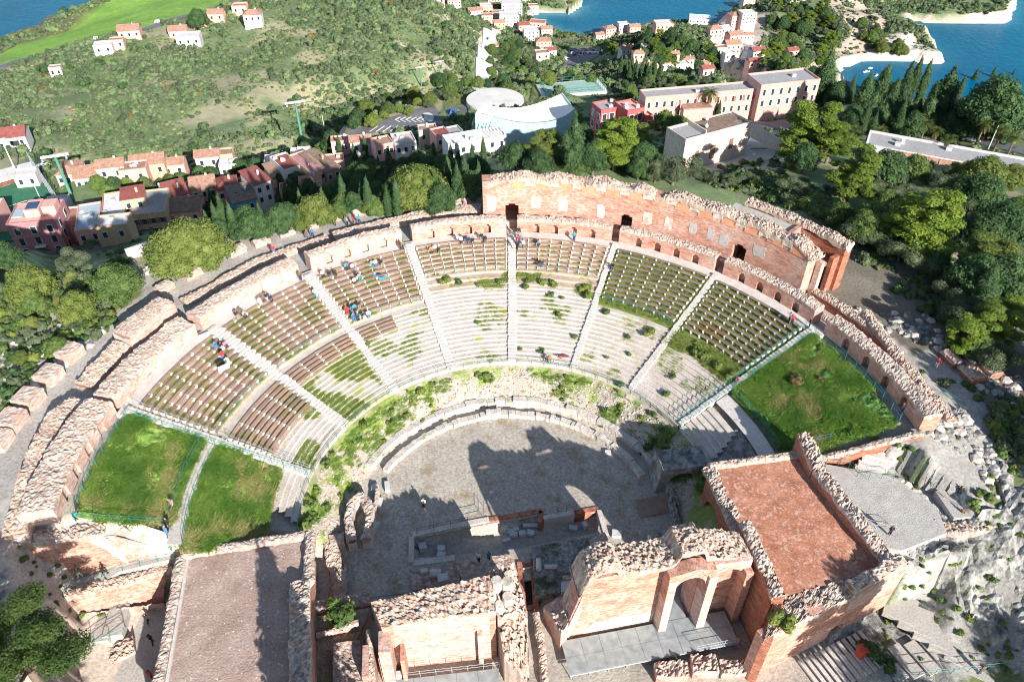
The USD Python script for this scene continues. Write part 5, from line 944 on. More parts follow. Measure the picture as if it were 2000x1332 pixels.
fp = lambda L: np.array([px(x, y, zf)[:2] for x, y in L])
part(t, 'turf', MB().prism(Polygon(fp([(-80, 395), (0, 366), (72, 344), (96, 374), (122, 418), (70, 470), (-60, 470)])), zf-8, zf), 'turf')
part(t, 'red_rim', MB().prism(Polygon(fp([(-80, 386), (0, 358), (70, 337), (73, 344), (0, 367), (-80, 396)])), zf-8, zf+.08), 'brick_red')
part(t, 'stand', MB().prism(Polygon(fp([(-80, 358), (0, 335), (62, 318), (70, 337), (0, 357), (-80, 385)])), zf-8, zf+.5), 'concrete')
for a_, b_ in (((-60, 428), (52, 392)), ((60, 348), (84, 400))):
    A_, B_ = fp([a_, b_]); part(t, 'line', MB().prism(LineString([A_, B_]).buffer(.12), zf, zf+.02), 'white_paint')
t = thing('field_net', 'tall pale ball-stop fence along the sports field', 'fence'); f0, f1 = fp([(66, 330)])[0], fp([(130, 425)])[0]
for f in np.linspace(0, 1, 9): q = f0+(f1-f0)*f; part(t, 'post', MB().tube([*q, zf-4], [*q, zf+6.5], .1, n=5), 'grey_metal')
m = MB()
for h_ in np.arange(.5, 6.6, .5): m.tube([*f0, zf+h_], [*f1, zf+h_], .045, n=4)
part(t, 'net_cords', m, 'grey_metal')

# ------------------------------------------------------------------ houses
TZ = -18
for nm, c in dict(w_pink=(.40, .19, .20), w_rose=(.62, .34, .29), w_white=(.55, .53, .51), w_cream=(.50, .42, .35), w_ochre=(.47, .34, .22), w_blue=(.10, .27, .36), w_red=(.42, .10, .095), w_hotel=(.52, .31, .265), w_grey=(.42, .42, .42), w_brown=(.34, .24, .19), w_teal=(.12, .25, .27), roof_grey=(.30, .30, .30), roof_blue=(.33, .42, .47), shutter_red=(.36, .12, .085), shutter_brown=(.2, .11, .07), shutter_white=(.66, .68, .68), frame_white=(.60, .585, .56)).items(): mat(nm, np.array(c)*.9, np.array(c)*1.1, .35, .85, .08, fine=3)
mat('tile', (.255, .14, .10), (.38, .235, .175), .8, .9, .5, fine=3.2); mat('tile_red', (.20, .06, .05), (.29, .10, .085), .8, .9, .4, fine=3.2); mat('tile_old', (.15, .10, .075), (.26, .19, .14), .8, .9, .5, fine=3.2)
MATS['pane'] = usdkit.material(stage, '/World/Looks/pane', {'p': ('principled_bsdf', {'base_color': (.03, .045, .055), 'roughness': .12, 'specular_ior_level': .6})}, [], surface='p.BSDF')
MATS['solar'] = usdkit.material(stage, '/World/Looks/solar', {'p': ('principled_bsdf', {'base_color': (.03, .06, .12), 'roughness': .2, 'specular_ior_level': .6})}, [], surface='p.BSDF')
def facade_windows(t, A, B, zt, h, rows, cols, wm, wh, hh=1.5, ww=1.0, frame='frame_white', shutters=None, skip=()):
    A, B = np.asarray(A[:2]), np.asarray(B[:2]); L = np.linalg.norm(B-A); d = (B-A)/L; n_ = np.array([d[1], -d[0]]); rz = math.atan2(d[1], d[0])
    for r in range(rows):
        for c in range(cols):
            if (r, c) in skip: continue
            u = L*(c+.5)/cols; z = zt-1.9-r*3.1; p = A+d*u
            if z-hh/2 < zt-h: continue
            w = part(t, 'window', MB().box([*(p+n_*.03), z], [ww+.3, .12, hh+.3], rz), frame)
            part(w, 'pane', MB().box([*(p+n_*.08), z], [ww, .08, hh], rz), 'pane')
            if shutters:
                for sg in (-1, 1): part(w, 'shutter', MB().box([*(p+n_*.10+d*sg*(ww*.5+.28)), z], [.5, .07, hh+.1], rz), shutters)
def house(label, p0, p1, zt, back, h, wall, roof='flat', rf=None, rows=1, cols=3, cat='house', group=None, name='house', shutters=None, side=0, ww=1.0, hh=1.5, over=.35, depth=None, rise=None):
    if back is not None and p0[0] < 700 and -25 < zt < -7: zt = zt+TZ; h = h*1.15
    elif back is not None and 700 < p0[0] < 900 and zt > -25: zt = zt-7.5
    A, B = px(*p0, zt)[:2], px(*p1, zt)[:2]; L = np.linalg.norm(B-A); d = (B-A)/L; n_ = np.array([-d[1], d[0]]); rz = math.atan2(d[1], d[0])
    D = depth or max(2.5, float((px(*back, zt)[:2]-A) @ n_)); t = thing(name, label, cat, group)
    q = np.array([A, B, B+n_*D, A+n_*D]); zb = zt-h
    part(t, 'wall', MB().hexa(np.c_[q, [zb]*4], np.c_[q, [zt]*4]), wall)
    facade_windows(t, A, B, zt, h, rows, cols, None, None, hh, ww, shutters=shutters)
    if side: 
        if A[0] > 0: facade_windows(t, A+n_*D, A, zt, h, rows, side, None, None, hh, ww, shutters=shutters)
        else: facade_windows(t, B, B+n_*D, zt, h, rows, side, None, None, hh, ww, shutters=shutters)
    if roof == 'flat':
        r = part(t, 'roof', MB().hexa(np.c_[A*.97+q.mean(0)*.03+(q-A)*.97, [zt+.0]*4], np.c_[A*.97+q.mean(0)*.03+(q-A)*.97, [zt+.06]*4]), rf or 'roof_grey')
        for i in range(4):
            a_, b_ = q[i], q[(i+1) % 4]; e = (b_-a_)/np.linalg.norm(b_-a_); part(t, 'parapet', MB().box([*((a_+b_)/2+np.array([-e[1], e[0]])*.13), zt+.25], [np.linalg.norm(b_-a_)-(.5 if i % 2 else 0), .25, .6], math.atan2(e[1], e[0])), wall)
    else:
        o = over; Q = np.array([A-d*o-n_*o, B+d*o-n_*o, B+d*o+n_*(D+o), A-d*o+n_*(D+o)]); rs = rise or min(2.2, .27*min(D, L)); mb = MB()
        if roof == 'gable':
            m0, m1 = (Q[0]+Q[3])/2, (Q[1]+Q[2])/2
            if D > L*1.25: m0, m1 = (Q[0]+Q[1])/2, (Q[3]+Q[2])/2
            sl = [(Q[0], Q[1], m1, m0), (m0, m1, Q[2], Q[3])] if D <= L*1.25 else [(Q[0], m0, m1, Q[3]), (m0, Q[1], Q[2], m1)]
            zz = [(0, 0, rs, rs), (rs, rs, 0, 0)] if D <= L*1.25 else [(0, rs, rs, 0), (rs, 0, 0, rs)]
        elif roof == 'hip':
            k = min(D, L)*.5; m0, m1 = (Q[0]+Q[3])/2+d*k*.9, (Q[1]+Q[2])/2-d*k*.9
            if L < D: m0, m1 = (Q[0]+Q[1])/2+n_*k*.9, (Q[3]+Q[2])/2-n_*k*.9
            sl = [(Q[0], Q[1], m1, m0), (Q[1], Q[2], m1, m1), (Q[2], Q[3], m0, m1), (Q[3], Q[0], m0, m0)] if L >= D else [(Q[0], Q[1], m0, m0), (Q[1], Q[2], m1, m0), (Q[2], Q[3], m1, m1), (Q[3], Q[0], m0, m1)]
            zz = [(0, 0, rs, rs)]*4
        else: sl = [tuple(Q)]; zz = [(0, 0, rs, rs)]
        for s_, z_ in zip(sl, zz):
            b_ = np.c_[np.array(s_), zt+.02+np.array(z_)]; mb.add(np.vstack([b_, b_+[0, 0, .16]]), [[3, 2, 1, 0], [4, 5, 6, 7], [0, 1, 5, 4], [1, 2, 6, 5], [2, 3, 7, 6], [3, 0, 4, 7]])
        r = part(t, 'roof', mb, rf or 'tile')
        if roof == 'gable':
            c0 = (Q[0]+Q[3])/2 if D <= L*1.25 else (Q[0]+Q[1])/2; c1 = (Q[1]+Q[2])/2 if D <= L*1.25 else (Q[2]+Q[3])/2
            a0, a1, b0_, b1_ = (q[0], q[3], q[1], q[2]) if D <= L*1.25 else (q[0], q[1], q[3], q[2])
            for u, v in ((a0, a1), (b0_, b1_)):
                e = MB(); m_ = (u+v)/2; e.add(np.array([[*u, zt-.01], [*v, zt-.01], [*m_, zt+rs*.97]]), [[0, 1, 2]]); e.add(np.array([[*u, zt-.01], [*v, zt-.01], [*m_, zt+rs*.97]]), [[2, 1, 0]]); part(t, 'gable', e, wall)
        cpt = q.mean(0)+d*L*.2; part(r, 'chimney', MB().box([*cpt, zt+rs*.7+.5], [.6, .6, 1.6], rz), wall)
    if zt > -40 and roof == 'flat' and D > 4 and L > 5:
        rq = np.random.default_rng(int(A[0]*7+A[1]*3) % 9999)
        for k in range(rq.integers(1, 4)):
            c_ = A+d*L*rq.uniform(.12, .88)+n_*D*rq.uniform(.2, .85); j = rq.integers(3)
            if j == 0: part(t, 'water_tank', MB().tube([*c_, zt], [*c_, zt+1.1], .5, n=8), 'frame_white')
            elif j == 1: part(t, 'roof_box', MB().box([*c_, zt+.45], [1.2, .9, .9], rz), 'w_grey')
            else:
                part(t, 'dish', MB().tube([*c_, zt+.9], [*(c_+[.1, -.12]), zt+.98], .42, n=9), 'frame_white'); part(t, 'aerial', MB().tube([*c_, zt], [*c_, zt+2.2], .05, n=4), 'grey_metal')
    return t, A, B, n_, D, rz
t, A, B, n_, D, rz = house('tall dusky-pink palazzo with solar panels on its roof, at the left edge', (12, 442), (108, 432), -8.5, (8, 404), 14, 'w_pink', rows=3, cols=3, name='palazzo', side=2, rf='w_rose', ww=1.2, hh=1.9)
bx = lambda u, v: A+(B-A)*u+n_*D*v
part(t, 'penthouse', MB().box([*bx(.5, .55), TZ-7.4], [3.6, 5.5, 2.2], rz), 'w_rose'); part(t, 'penthouse', MB().box([*bx(.85, .5), TZ-7.2], [3.2, 4.0, 2.6], rz), 'w_rose')
sp = part(t, 'solar_panel', MB().box([*bx(.5, .5), TZ-6.2], [2.9, 3.4, .12], rz), 'solar'); sp = part(t, 'solar_panel', MB().box([*bx(.16, .5), TZ-8.1], [2.6, 4, .3], rz), 'roof_blue')
part(t, 'cornice', MB().box([*(bx(.5, 0)-n_*.15), TZ-12.3], [np.linalg.norm(B-A)+.3, .3, .3], rz), 'w_pink'); part(t, 'balcony', MB().box([*(bx(.5, 0)-n_*.6), TZ-15.0], [2.6, 1.1, .25], rz), 'frame_white')
part(t, 'medallion', MB().tube([*(bx(.2, 0)-n_*.02), TZ-9.6], [*(bx(.2, 0)-n_*.14), TZ-9.6], .5, n=14), 'frame_white')
t, A, B, n_, D, rz = house('flat-roofed house with blue-grey roof and pink front, right of the palazzo', (146, 455), (194, 447), -12, (124, 408), 10, 'w_rose', rf='roof_blue', rows=2, cols=2)
part(t, 'roof_vent', MB().box([*(A+(B-A)*.4+n_*D*.55), TZ-11.6], [1.6, .8, .7], rz), 'roof_grey')
house('house with wide white roof terrace, left of the red-roofed penthouse', (198, 429), (246, 421), -12, (187, 384), 10, 'w_brown', rf='frame_white', rows=2, cols=3)
house('ochre house with grey roof terrace, below the red-roofed penthouse', (252, 424), (322, 416), -12, (236, 380), 10, 'w_ochre', rf='roof_grey', rows=2, cols=4, shutters='shutter_brown')
house('small ochre penthouse with shiny crimson roof', (236, 392), (281, 385), -9.3, (226, 373), 2.6, 'w_ochre', 'shed', 'tile_red', rows=1, cols=2, rise=.5)
t, A, B, n_, D, rz = house('dark house with glazed pergola roof above the parapet', (202, 474), (262, 466), -14.5, (202, 443), 8, 'w_brown', rf='pane', rows=2, cols=3)
m = MB()
for k in range(7): a_ = A+(B-A)*(k+.5)/7; m.tube([*a_, TZ-14.1], [*(a_+n_*D), TZ-14.1], .08, n=4)
part(t, 'pergola_bar', m, 'dark_metal')
house('grey flat-roofed house behind the crimson tiled roof', (313, 372), (353, 362), -14, (309, 361), 7, 'w_grey', rf='roof_grey', rows=1, cols=2)
house('house with sloping crimson tiled roof above the domed tree', (327, 389), (368, 379), -14, (322, 367), 7, 'w_cream', 'shed', 'tile_red', rows=1, cols=2)
house('house with old brown tiled roof just above the big domed tree', (322, 417), (389, 411), -15, (318, 389), 7, 'w_rose', 'gable', 'tile_old', rows=1, cols=3)
house('house with sunlit orange tiled roof above the bright cypress', (372, 371), (420, 364), -15, (370, 346), 8, 'w_ochre', 'gable', 'tile', rows=2, cols=3)
house('house with deep red hipped roof right of the bright cypress', (420, 373), (464, 366), -15.5, (421, 350), 7, 'w_rose', 'hip', 'tile_red', rows=1, cols=2)
t, A, B, n_, D, rz = house('blue-painted house with dark tiled roof and two skylights', (455, 398), (501, 387), -15, (442, 374), 5.5, 'w_blue', 'shed', 'tile_old', rows=1, cols=2, rise=1.4)
for u in (.3, .7): part(t, 'skylight', MB().box([*(A+(B-A)*u+n_*D*.55), TZ-15+.02+1.4*.57+.25], [.9, .9, .12], rz), 'pane')
house('white house with red sloping roof and terrace, right of the blue one', (496, 363), (528, 352), -13, (470, 340), 9, 'w_white', 'shed', 'tile_red', rows=2, cols=2, side=2, rise=.8)
house('white house with bright red terrace at the top of the row', (555, 336), (588, 326), -14, (530, 308), 8, 'w_white', rf='tile_red', rows=2, cols=2)
house('small house with orange roof beside the bright red terrace', (526, 338), (552, 331), -16, (523, 322), 7, 'w_cream', 'shed', 'tile', rows=1, cols=1, rise=.5)
house('ochre house with broad purple-grey roof terrace', (606, 340), (636, 330), -13.5, (577, 302), 9, 'w_ochre', rf='w_pink', rows=2, cols=2)
house('house with weathered red roof at the right end of the row', (636, 337), (664, 326), -14, (624, 293), 9, 'w_brown', 'shed', 'tile_old', rows=2, cols=2, rise=1)
t, A, B, n_, D, rz = house('low house with red pergola strips, below the row', (614, 373), (648, 366), -18, (613, 358), 5, 'w_brown', rf='tile_red', rows=1, cols=2)
house('dark teal flat house among the trees below the red pergola', (622, 400), (680, 391), -17.5, (616, 372), 6, 'w_teal', rf='w_grey', rows=1, cols=3)
house('long low building with orange tiled roof beyond the tall green pylon', (144, 351), (226, 341), -22.5, (152, 326), 5, 'w_cream', 'gable', 'tile', rows=1, cols=6)
house('orange-roofed building left of the tall green pylon', (108, 343), (152, 339), -22.5, (104, 320), 5, 'w_cream', 'hip', 'tile', rows=1, cols=3)
house('small white annex at the right end of the long orange roof', (226, 347), (250, 343), -22, (224, 327), 5, 'w_white', rf='tile', rows=1, cols=1)
house('white house with crimson roof at the left edge of the hill', (-12, 274), (48, 266), -44, (-12, 254), 6, 'w_white', 'gable', 'tile_red', rows=1, cols=3)
# valley and middle distance
house('low terracotta house left of the white villa with cypresses', (734, 288), (769, 281), -24, (733, 271), 5, 'w_rose', rf='tile', rows=1, cols=3)
house('small white house beside the low terracotta one', (771, 284), (813, 278), -24, (766, 264), 6, 'w_white', rf='w_cream', rows=1, cols=3)
t, A, B, n_, D, rz = house('large white villa with white roof and pergola behind dark cypresses', (876, 286), (989, 267), -19.5, (858, 268), 12, 'w_white', rf='frame_white', rows=3, cols=6, side=2)
for k in range(5): a_ = A+(B-A)*(.74+.055*k); part(t, 'pergola_bar', MB().tube([*a_, -24.7], [*(a_+n_*D*.9), -24.7], .12, n=4), 'frame_white'); part(t, 'pergola_post', MB().tube([*a_, -27], [*a_, -24.7], .1, n=4), 'frame_white')
house('small red-roofed house behind the white villa', (852, 269), (880, 263), -24, (848, 253), 5, 'w_rose', rf='tile_red', rows=1, cols=2)
house('small grey-roofed shed right of the small red roof', (881, 263), (905, 258), -24.5, (877, 250), 5, 'w_grey', rf='roof_grey', rows=1, cols=2)
MATS['hall_roof'] = MATS['shutter_white']; mat('hall_panel', (.30, .47, .52), (.38, .54, .59), .2, .5, .05)
t = thing('tent_hall', 'modern hall with sweeping white tent-like roof and pale blue walls', 'hall')
cv = lambda L: np.array([px(*q) for q in L]); tt = np.linspace(0, 1, 25); from scipy.interpolate import CubicSpline
Fq, Bq = cv([(928, 221, -23), (960, 226, -24.5), (1000, 236, -26), (1040, 239, -26.5), (1083, 234, -25.5), (1123, 212, -21.5)]), cv([(940, 203, -20), (975, 210, -22.5), (1010, 211, -24), (1045, 204, -23.5), (1075, 193, -22), (1099, 182, -19.5)])
Fc, Bc = CubicSpline(np.linspace(0, 1, 6), Fq)(tt), CubicSpline(np.linspace(0, 1, 6), Bq)(tt); vv = np.linspace(0, 1, 8)[:, None, None]
RG = Fc[None]*(1-vv)+Bc[None]*vv-np.array([0, 0, 1])*(vv*(1-vv))*3
part(t, 'roof', MB().grid(RG.transpose(1, 0, 2)), 'white_paint', smooth=True)
for k in range(24):
    a_, b_ = Fc[k], Fc[k+1]; part(t, 'wall_panel', slab3([[*(a_[:2]+.15), -36], [*(b_[:2]+.15), -36], b_-[0, 0, .25], a_-[0, 0, .25]], .2), 'hall_panel')
part(t, 'end_wall', slab3([[*Bc[0][:2], -36], [*Fc[0][:2], -36], Fc[0]-[0, 0, .2], Bc[0]-[0, 0, .2]], .2), 'hall_panel'); part(t, 'end_wall', slab3([[*Fc[-1][:2], -36], [*Bc[-1][:2], -36], Bc[-1]-[0, 0, .2], Fc[-1]-[0, 0, .2]], .2), 'hall_panel')
for i, (x, y) in enumerate([(1000, 268), (1015, 262), (1028, 272)]):
    p = hit(x, y); t = thing('sunshade', ['white square sunshade right of the white villa', 'second white sunshade, just below the tent-like hall', 'third white sunshade, nearest the high wall'][i], 'sunshade'); part(t, 'canopy', MB().hexa(np.array([[-2.2, -2.2, 2.6], [2.2, -2.2, 2.6], [2.2, 2.2, 2.6], [-2.2, 2.2, 2.6]])+p, np.array([[-.2, -.2, 3.3], [.2, -.2, 3.3], [.2, .2, 3.3], [-.2, .2, 3.3]])+p), 'white_paint'); part(t, 'pole', MB().tube(p, p+[0, 0, 3], .06), 'white_paint')
t, A, B, n_, D, rz = house('red-painted building with flat roof, left block', (1174, 219), (1217, 211), -14, (1159, 203), 11, 'w_red', rf='roof_grey', rows=2, cols=3, side=2, name='red_building', cat='building', ww=1.3, hh=2)
house('red-painted building with stair tower, right block', (1226, 221), (1259, 214), -13, (1214, 200), 12, 'w_red', rf='w_rose', rows=2, cols=2, name='red_building', cat='building', ww=1.3, hh=2)
house('narrow red side wing of the red building', (1262, 231), (1276, 228), -15, (1259, 216), 9, 'w_red', rf='w_rose', rows=1, cols=1, name='red_building', cat='building')
t, A, B, n_, D, rz = house('long pink hotel wing with grey roof and red shutters', (1261, 194), (1486, 176), -11, (1245, 179), 11, 'w_hotel', rf='roof_grey', rows=2, cols=15, name='pink_hotel', cat='building', ww=.75, hh=1.6)
for u in (.3, .52, .62, .7, .78, .86, .95): part(t, 'red_shutter', MB().box([*(A+(B-A)*u-n_*.12), -12.9], [.55, .08, 1.6], rz), 'shutter_red')
part(t, 'porch', MB().box([*(A+(B-A)*.42-n_*1.6), -16], [8, 3.2, 5], rz), 'w_hotel'); part(t, 'porch_roof', MB().box([*(A+(B-A)*.42-n_*1.7), -13.4], [8.6, 3.8, .3], rz), 'tile')
house('tall right block of the pink hotel with flat grey roof', (1487, 170), (1602, 158), -9, (1464, 147), 13, 'w_hotel', rf='roof_grey', rows=2, cols=7, name='pink_hotel', cat='building', ww=.8, hh=1.7)
t, A, B, n_, D, rz = house('cream villa with roof terrace and arched brown door, behind the high wall', (1339, 277), (1467, 243), 3.6, (1300, 254), 8, 'w_cream', rf='roof_grey', rows=0, cols=0, name='villa', cat='villa')
L_ = np.linalg.norm(B-A); d_ = (B-A)/L_
for u, w_, h_, z_ in ((.2, 1.0, 1.9, -.2), (.44, 1.5, 3.2, -.6), (.72, 1.2, 2.4, .2)):
    w = part(t, 'window' if u != .44 else 'door', MB().box([*(A+d_*L_*u-n_*.04), z_], [w_+.3, .14, h_+.3], rz), 'frame_white'); part(w, 'shutter', MB().box([*(A+d_*L_*u-n_*.1), z_], [w_, .1, h_], rz), 'shutter_brown')
part(t, 'wood_deck_roof', MB().box([*(A+d_*L_*.64+n_*D*.5), 3.9], [L_*.62, D*.86, .16], rz), 'tile_old'); part(t, 'terrace_wall', MB().box([*(A+d_*L_*.315+n_*D*.5), 4.2], [.3, D*.9, 1.1], rz), 'w_cream')
part(t, 'cornice', MB().box([*(A+d_*L_*.5-n_*.1), 2.9], [L_+.3, .3, .25], rz), 'w_cream')
q = [px(1470, 247, -1)[:2], px(1533, 282, -1)[:2]]; solo('garden_wall', MB().box([*((q[0]+q[1])/2), -2], [np.linalg.norm(q[1]-q[0]), .4, 3.2], math.atan2(*(q[1]-q[0])[::-1])), 'w_cream', 'cream garden wall running right from the villa', 'wall')
t, A, B, n_, D, rz = house('long low building with grey roof and red tiled edge among the palms', (1690, 286), (2060, 355), -2, (1702, 259), 6, 'w_white', rf='roof_grey', rows=1, cols=14, name='long_pavilion', cat='building')
for k in range(5): part(t, 'tile_edge', slab3([[*(A+(B-A)*(.2+.07*k)-n_*1.2), -2.5], [*(A+(B-A)*(.265+.07*k)-n_*1.2), -2.5], [*(A+(B-A)*(.265+.07*k)+n_*.4), -1.35], [*(A+(B-A)*(.2+.07*k)+n_*.4), -1.35]], .15), 'tile')
# small far houses
def cottage(label, x, y, wpx, hm, rot, wall, roof, rf='tile', asp=.75, group=None, rows=1):
    p = hit(x, y); s = ((p-EYE) @ FW)/FPX*wpx; d = np.array([math.cos(rot), math.sin(rot)]); n_ = np.array([-d[1], d[0]])
    A, B = p[:2]-d*s/2, p[:2]+d*s/2; zt = p[2]+hm; a = lambda P: (1000+FPX*((np.r_[P, zt]-EYE) @ RT)/((np.r_[P, zt]-EYE) @ FW), 666-FPX*((np.r_[P, zt]-EYE) @ UP)/((np.r_[P, zt]-EYE) @ FW))
    return house(label, a(A), a(B), zt, None, hm+5, wall, roof, rf, rows=rows, cols=max(2, int(s/3.2)), depth=s*asp, group=group)
WC = {'w': 'w_white', 'c': 'w_cream', 'p': 'w_rose', 'o': 'w_ochre'}; WN = {'w': 'white', 'c': 'cream', 'p': 'pink', 'o': 'ochre'}
RN = {'g': ('gable', 'tile', 'orange tiled'), 'h': ('hip', 'tile', 'orange hipped'), 'r': ('gable', 'tile_red', 'bright red'), 'f': ('flat', 'w_white', 'flat white'), 't': ('flat', 'tile', 'flat terracotta')}
FAR = [  # x, y, width, height, turn, wall, roof, where
    (1262, 150, 22, 5, .15, 'w', 'g', 'nearest the dark cypress clump'), (1299, 141, 22, 5, .3, 'c', 'h', 'in the middle of the knoll garden'), (1314, 124, 24, 5, .1, 'w', 'g', 'highest of the knoll garden group'), (1332, 146, 28, 6, .2, 'w', 'f', 'broadest of the knoll garden group'), (1344, 133, 22, 5, .2, 'c', 'g', 'behind the broad flat white one on the knoll'), (1370, 143, 26, 5, .15, 'w', 'g', 'directly above the hotel palm'), (1382, 153, 24, 4, .3, 'p', 'r', 'just behind the hotel roof'),
    (1226, 112, 26, 6, .3, 'w', 'g', 'behind the cypress clump, largest there'), (1246, 126, 22, 6, .1, 'p', 'h', 'among the cypress clump trunks'), (1264, 106, 20, 5, .2, 'c', 'f', 'on the shaded slope of the knoll'), (1296, 72, 34, 9, .1, 'p', 'f', 'on the crest above the sea'), (1364, 55, 40, 8, -.2, 'w', 'f', 'by the water left of the village'), (1194, 75, 26, 9, .4, 'p', 'h', 'on the shore right of the beach'), (1218, 64, 20, 8, .2, 'w', 'f', 'on the rocky shore below the knoll'), (1240, 66, 22, 6, .2, 'p', 'g', 'rightmost on the rocky shore'), (1172, 81, 18, 6, .3, 'c', 'g', 'nearest the beach on the shore'),
    (1396, 84, 26, 10, .2, 'p', 'h', 'leftmost in the village'), (1416, 84, 22, 12, .2, 'w', 'f', 'tall, second in the village'), (1438, 60, 28, 14, .3, 'p', 'h', 'tall, by the village waterfront'), (1458, 64, 30, 18, .2, 'c', 'f', 'tallest block of the village'), (1436, 95, 30, 10, .3, 'p', 'g', 'in the village centre'), (1430, 110, 30, 8, .2, 'p', 'g', 'above the village street'), (1460, 86, 22, 7, .2, 'w', 'h', 'right of the village centre'), (1480, 124, 28, 8, .3, 'w', 'r', 'large, right of the village street'), (1472, 140, 24, 6, .3, 'p', 'r', 'behind the hotel, below the large red roof'), (1408, 116, 22, 7, .2, 'c', 't', 'at the left of the village street'), (1424, 124, 22, 6, .3, 'w', 'f', 'lowest before the village street'), (1548, 114, 22, 6, .2, 'p', 'r', 'alone in the wood left of the cove'),
    (852, 12, 34, 8, .1, 'p', 'g', 'leftmost at the top of the bay'), (888, 18, 26, 8, .1, 'c', 'h', 'beside the dark trees above the bay'), (930, 36, 28, 7, .2, 'w', 'g', 'where the bay road starts'), (950, 28, 24, 8, .1, 'p', 'f', 'above the bay road bend'), (1000, 32, 40, 12, .05, 'w', 'f', 'largest, by the beach'), (995, 56, 38, 12, .05, 'w', 'f', 'large, below the largest by the beach'), (952, 46, 22, 7, .1, 'p', 't', 'beside the bay road'), (974, 42, 24, 8, .1, 'c', 't', 'between bay road and beach block'), (1024, 64, 22, 7, .2, 'p', 'r', 'small, behind the beach'), (1048, 58, 30, 6, -.2, 'p', 't', 'low, on the beach front'), (1038, 84, 30, 11, .1, 'w', 'f', 'tall, in the middle of the bay trees'), (1062, 102, 30, 9, .1, 'p', 'h', 'left of the bay car park'), (1060, 128, 26, 7, .2, 'c', 't', 'nearest us below the bay car park'), (1076, 114, 22, 6, .2, 'w', 'r', 'at the edge of the bay car park'), (967, 104, 14, 5, .2, 'p', 'h', 'tiny, alone in the trees by the bay road'), (976, 62, 22, 8, .2, 'o', 'g', 'in the trees right of the bay road'), (1068, 72, 22, 7, .1, 'c', 'g', 'by the beach palms'), (990, 10, 30, 9, .1, 'w', 'f', 'at the top edge above the beach'), (1022, 8, 26, 8, .1, 'w', 'g', 'at the top edge left of the headland'), (965, 8, 24, 8, .1, 'p', 'f', 'at the top edge above the bay road'), (1042, 24, 20, 6, .1, 'c', 't', 'at the head of the beach'),
    (206, 110, 34, 5, .25, 'w', 'f', 'first below the crest road'), (232, 100, 26, 5, .25, 'p', 't', 'second below the crest road'), (256, 80, 40, 5, .25, 'p', 'g', 'long, under the crest road'), (350, 76, 34, 4, .2, 'p', 'g', 'left of the round tree on the crest'), (372, 98, 44, 6, .2, 'w', 'f', 'big, in the middle of the scrub hill'), (424, 46, 30, 5, .1, 'p', 'g', 'right of the round tree on the crest'), (497, 56, 34, 7, .15, 'w', 'h', 'rightmost on the scrub hill crest'), (470, 32, 28, 5, .1, 'p', 't', 'beside the rightmost crest house'), (112, 150, 22, 4, .3, 'c', 't', 'small, low on the left of the hill'), (392, 58, 24, 5, .2, 'p', 't', 'terraced, below the crest tree'), (1462, 14, 24, 7, .2, 'c', 'f', 'on the point above the village'), (1556, 14, 30, 7, .1, 'w', 'f', 'white, high in the wood at top right')]
for x, y, w_, h_, r_, wa_, ro_, wh in FAR:
    rr = RN[ro_]; cottage(f'{WN[wa_]} house with {rr[2]} roof, {wh}', x, y, w_, h_, r_, WC[wa_], rr[0], rr[1], rows=1 if h_ < 8 else (2 if h_ < 11 else 3), group=None)
for x, y, w_, h_, r_, wa_, ro_, lab in [(298, 356, 62, 6, .25, 'o', 'g', 'ochre house with tiled roof between the grey roof and the palazzo row, behind'), (270, 368, 50, 6, .25, 'p', 't', 'pink flat house behind the crimson penthouse'), (412, 340, 44, 6, .2, 'c', 'g', 'cream house with tiled roof behind the deep red hipped one'), (452, 352, 34, 5, .2, 'w', 'f', 'small white flat house left of the white terrace house'), (546, 352, 44, 6, .2, 'w', 'f', 'white flat house below the bright red terrace'), (596, 352, 40, 6, .25, 'o', 'g', 'ochre tiled house below the purple-grey terrace'), (655, 352, 44, 6, .2, 'p', 't', 'pink flat house at the right end, lower row'), (160, 470, 70, 6, .2, 'p', 't', 'low pink house in front of the blue-grey roof'), (230, 478, 60, 5, .2, 'o', 'f', 'low ochre annex below the glazed pergola'), (708, 306, 40, 5, .2, 'w', 'g', 'white tiled cottage left of the low terracotta house'), (838, 284, 36, 5, .2, 'c', 't', 'cream cottage left of the white villa'), (-14, 462, 60, 8, .2, 'p', 'f', 'house at the left edge beside the palazzo'), (122, 428, 40, 5, .25, 'w', 'f', 'white annex squeezed between palazzo and blue-grey roof'), (345, 350, 42, 5, .2, 'p', 'g', 'pink tiled house behind the sloping crimson roof'), (440, 332, 40, 5, .2, 'o', 't', 'ochre flat house behind the deep red hipped roof, upper row'), (524, 398, 44, 5, .2, 'c', 'g', 'cream tiled house right of the blue-painted one'), (574, 402, 42, 5, .25, 'p', 't', 'pink flat house among the cypresses, left'), (612, 388, 40, 5, .2, 'w', 'g', 'white tiled house among the cypresses, right'), (592, 330, 38, 5, .2, 'w', 'f', 'white flat house behind the purple-grey terrace'), (398, 398, 46, 5, .2, 'p', 'g', 'pink tiled house left of the bright cypress'), (668, 306, 34, 5, .2, 'p', 't', 'pink flat house behind the weathered red roof'), (226, 362, 50, 6, .25, 'c', 'g', 'cream tiled house behind the white roof terrace'), (60, 372, 40, 5, .25, 'w', 'f', 'white flat house beside the sports field')]:
    rr = RN[ro_]; cottage(lab, x, y, w_, h_, r_, WC[wa_], rr[0], rr[1])
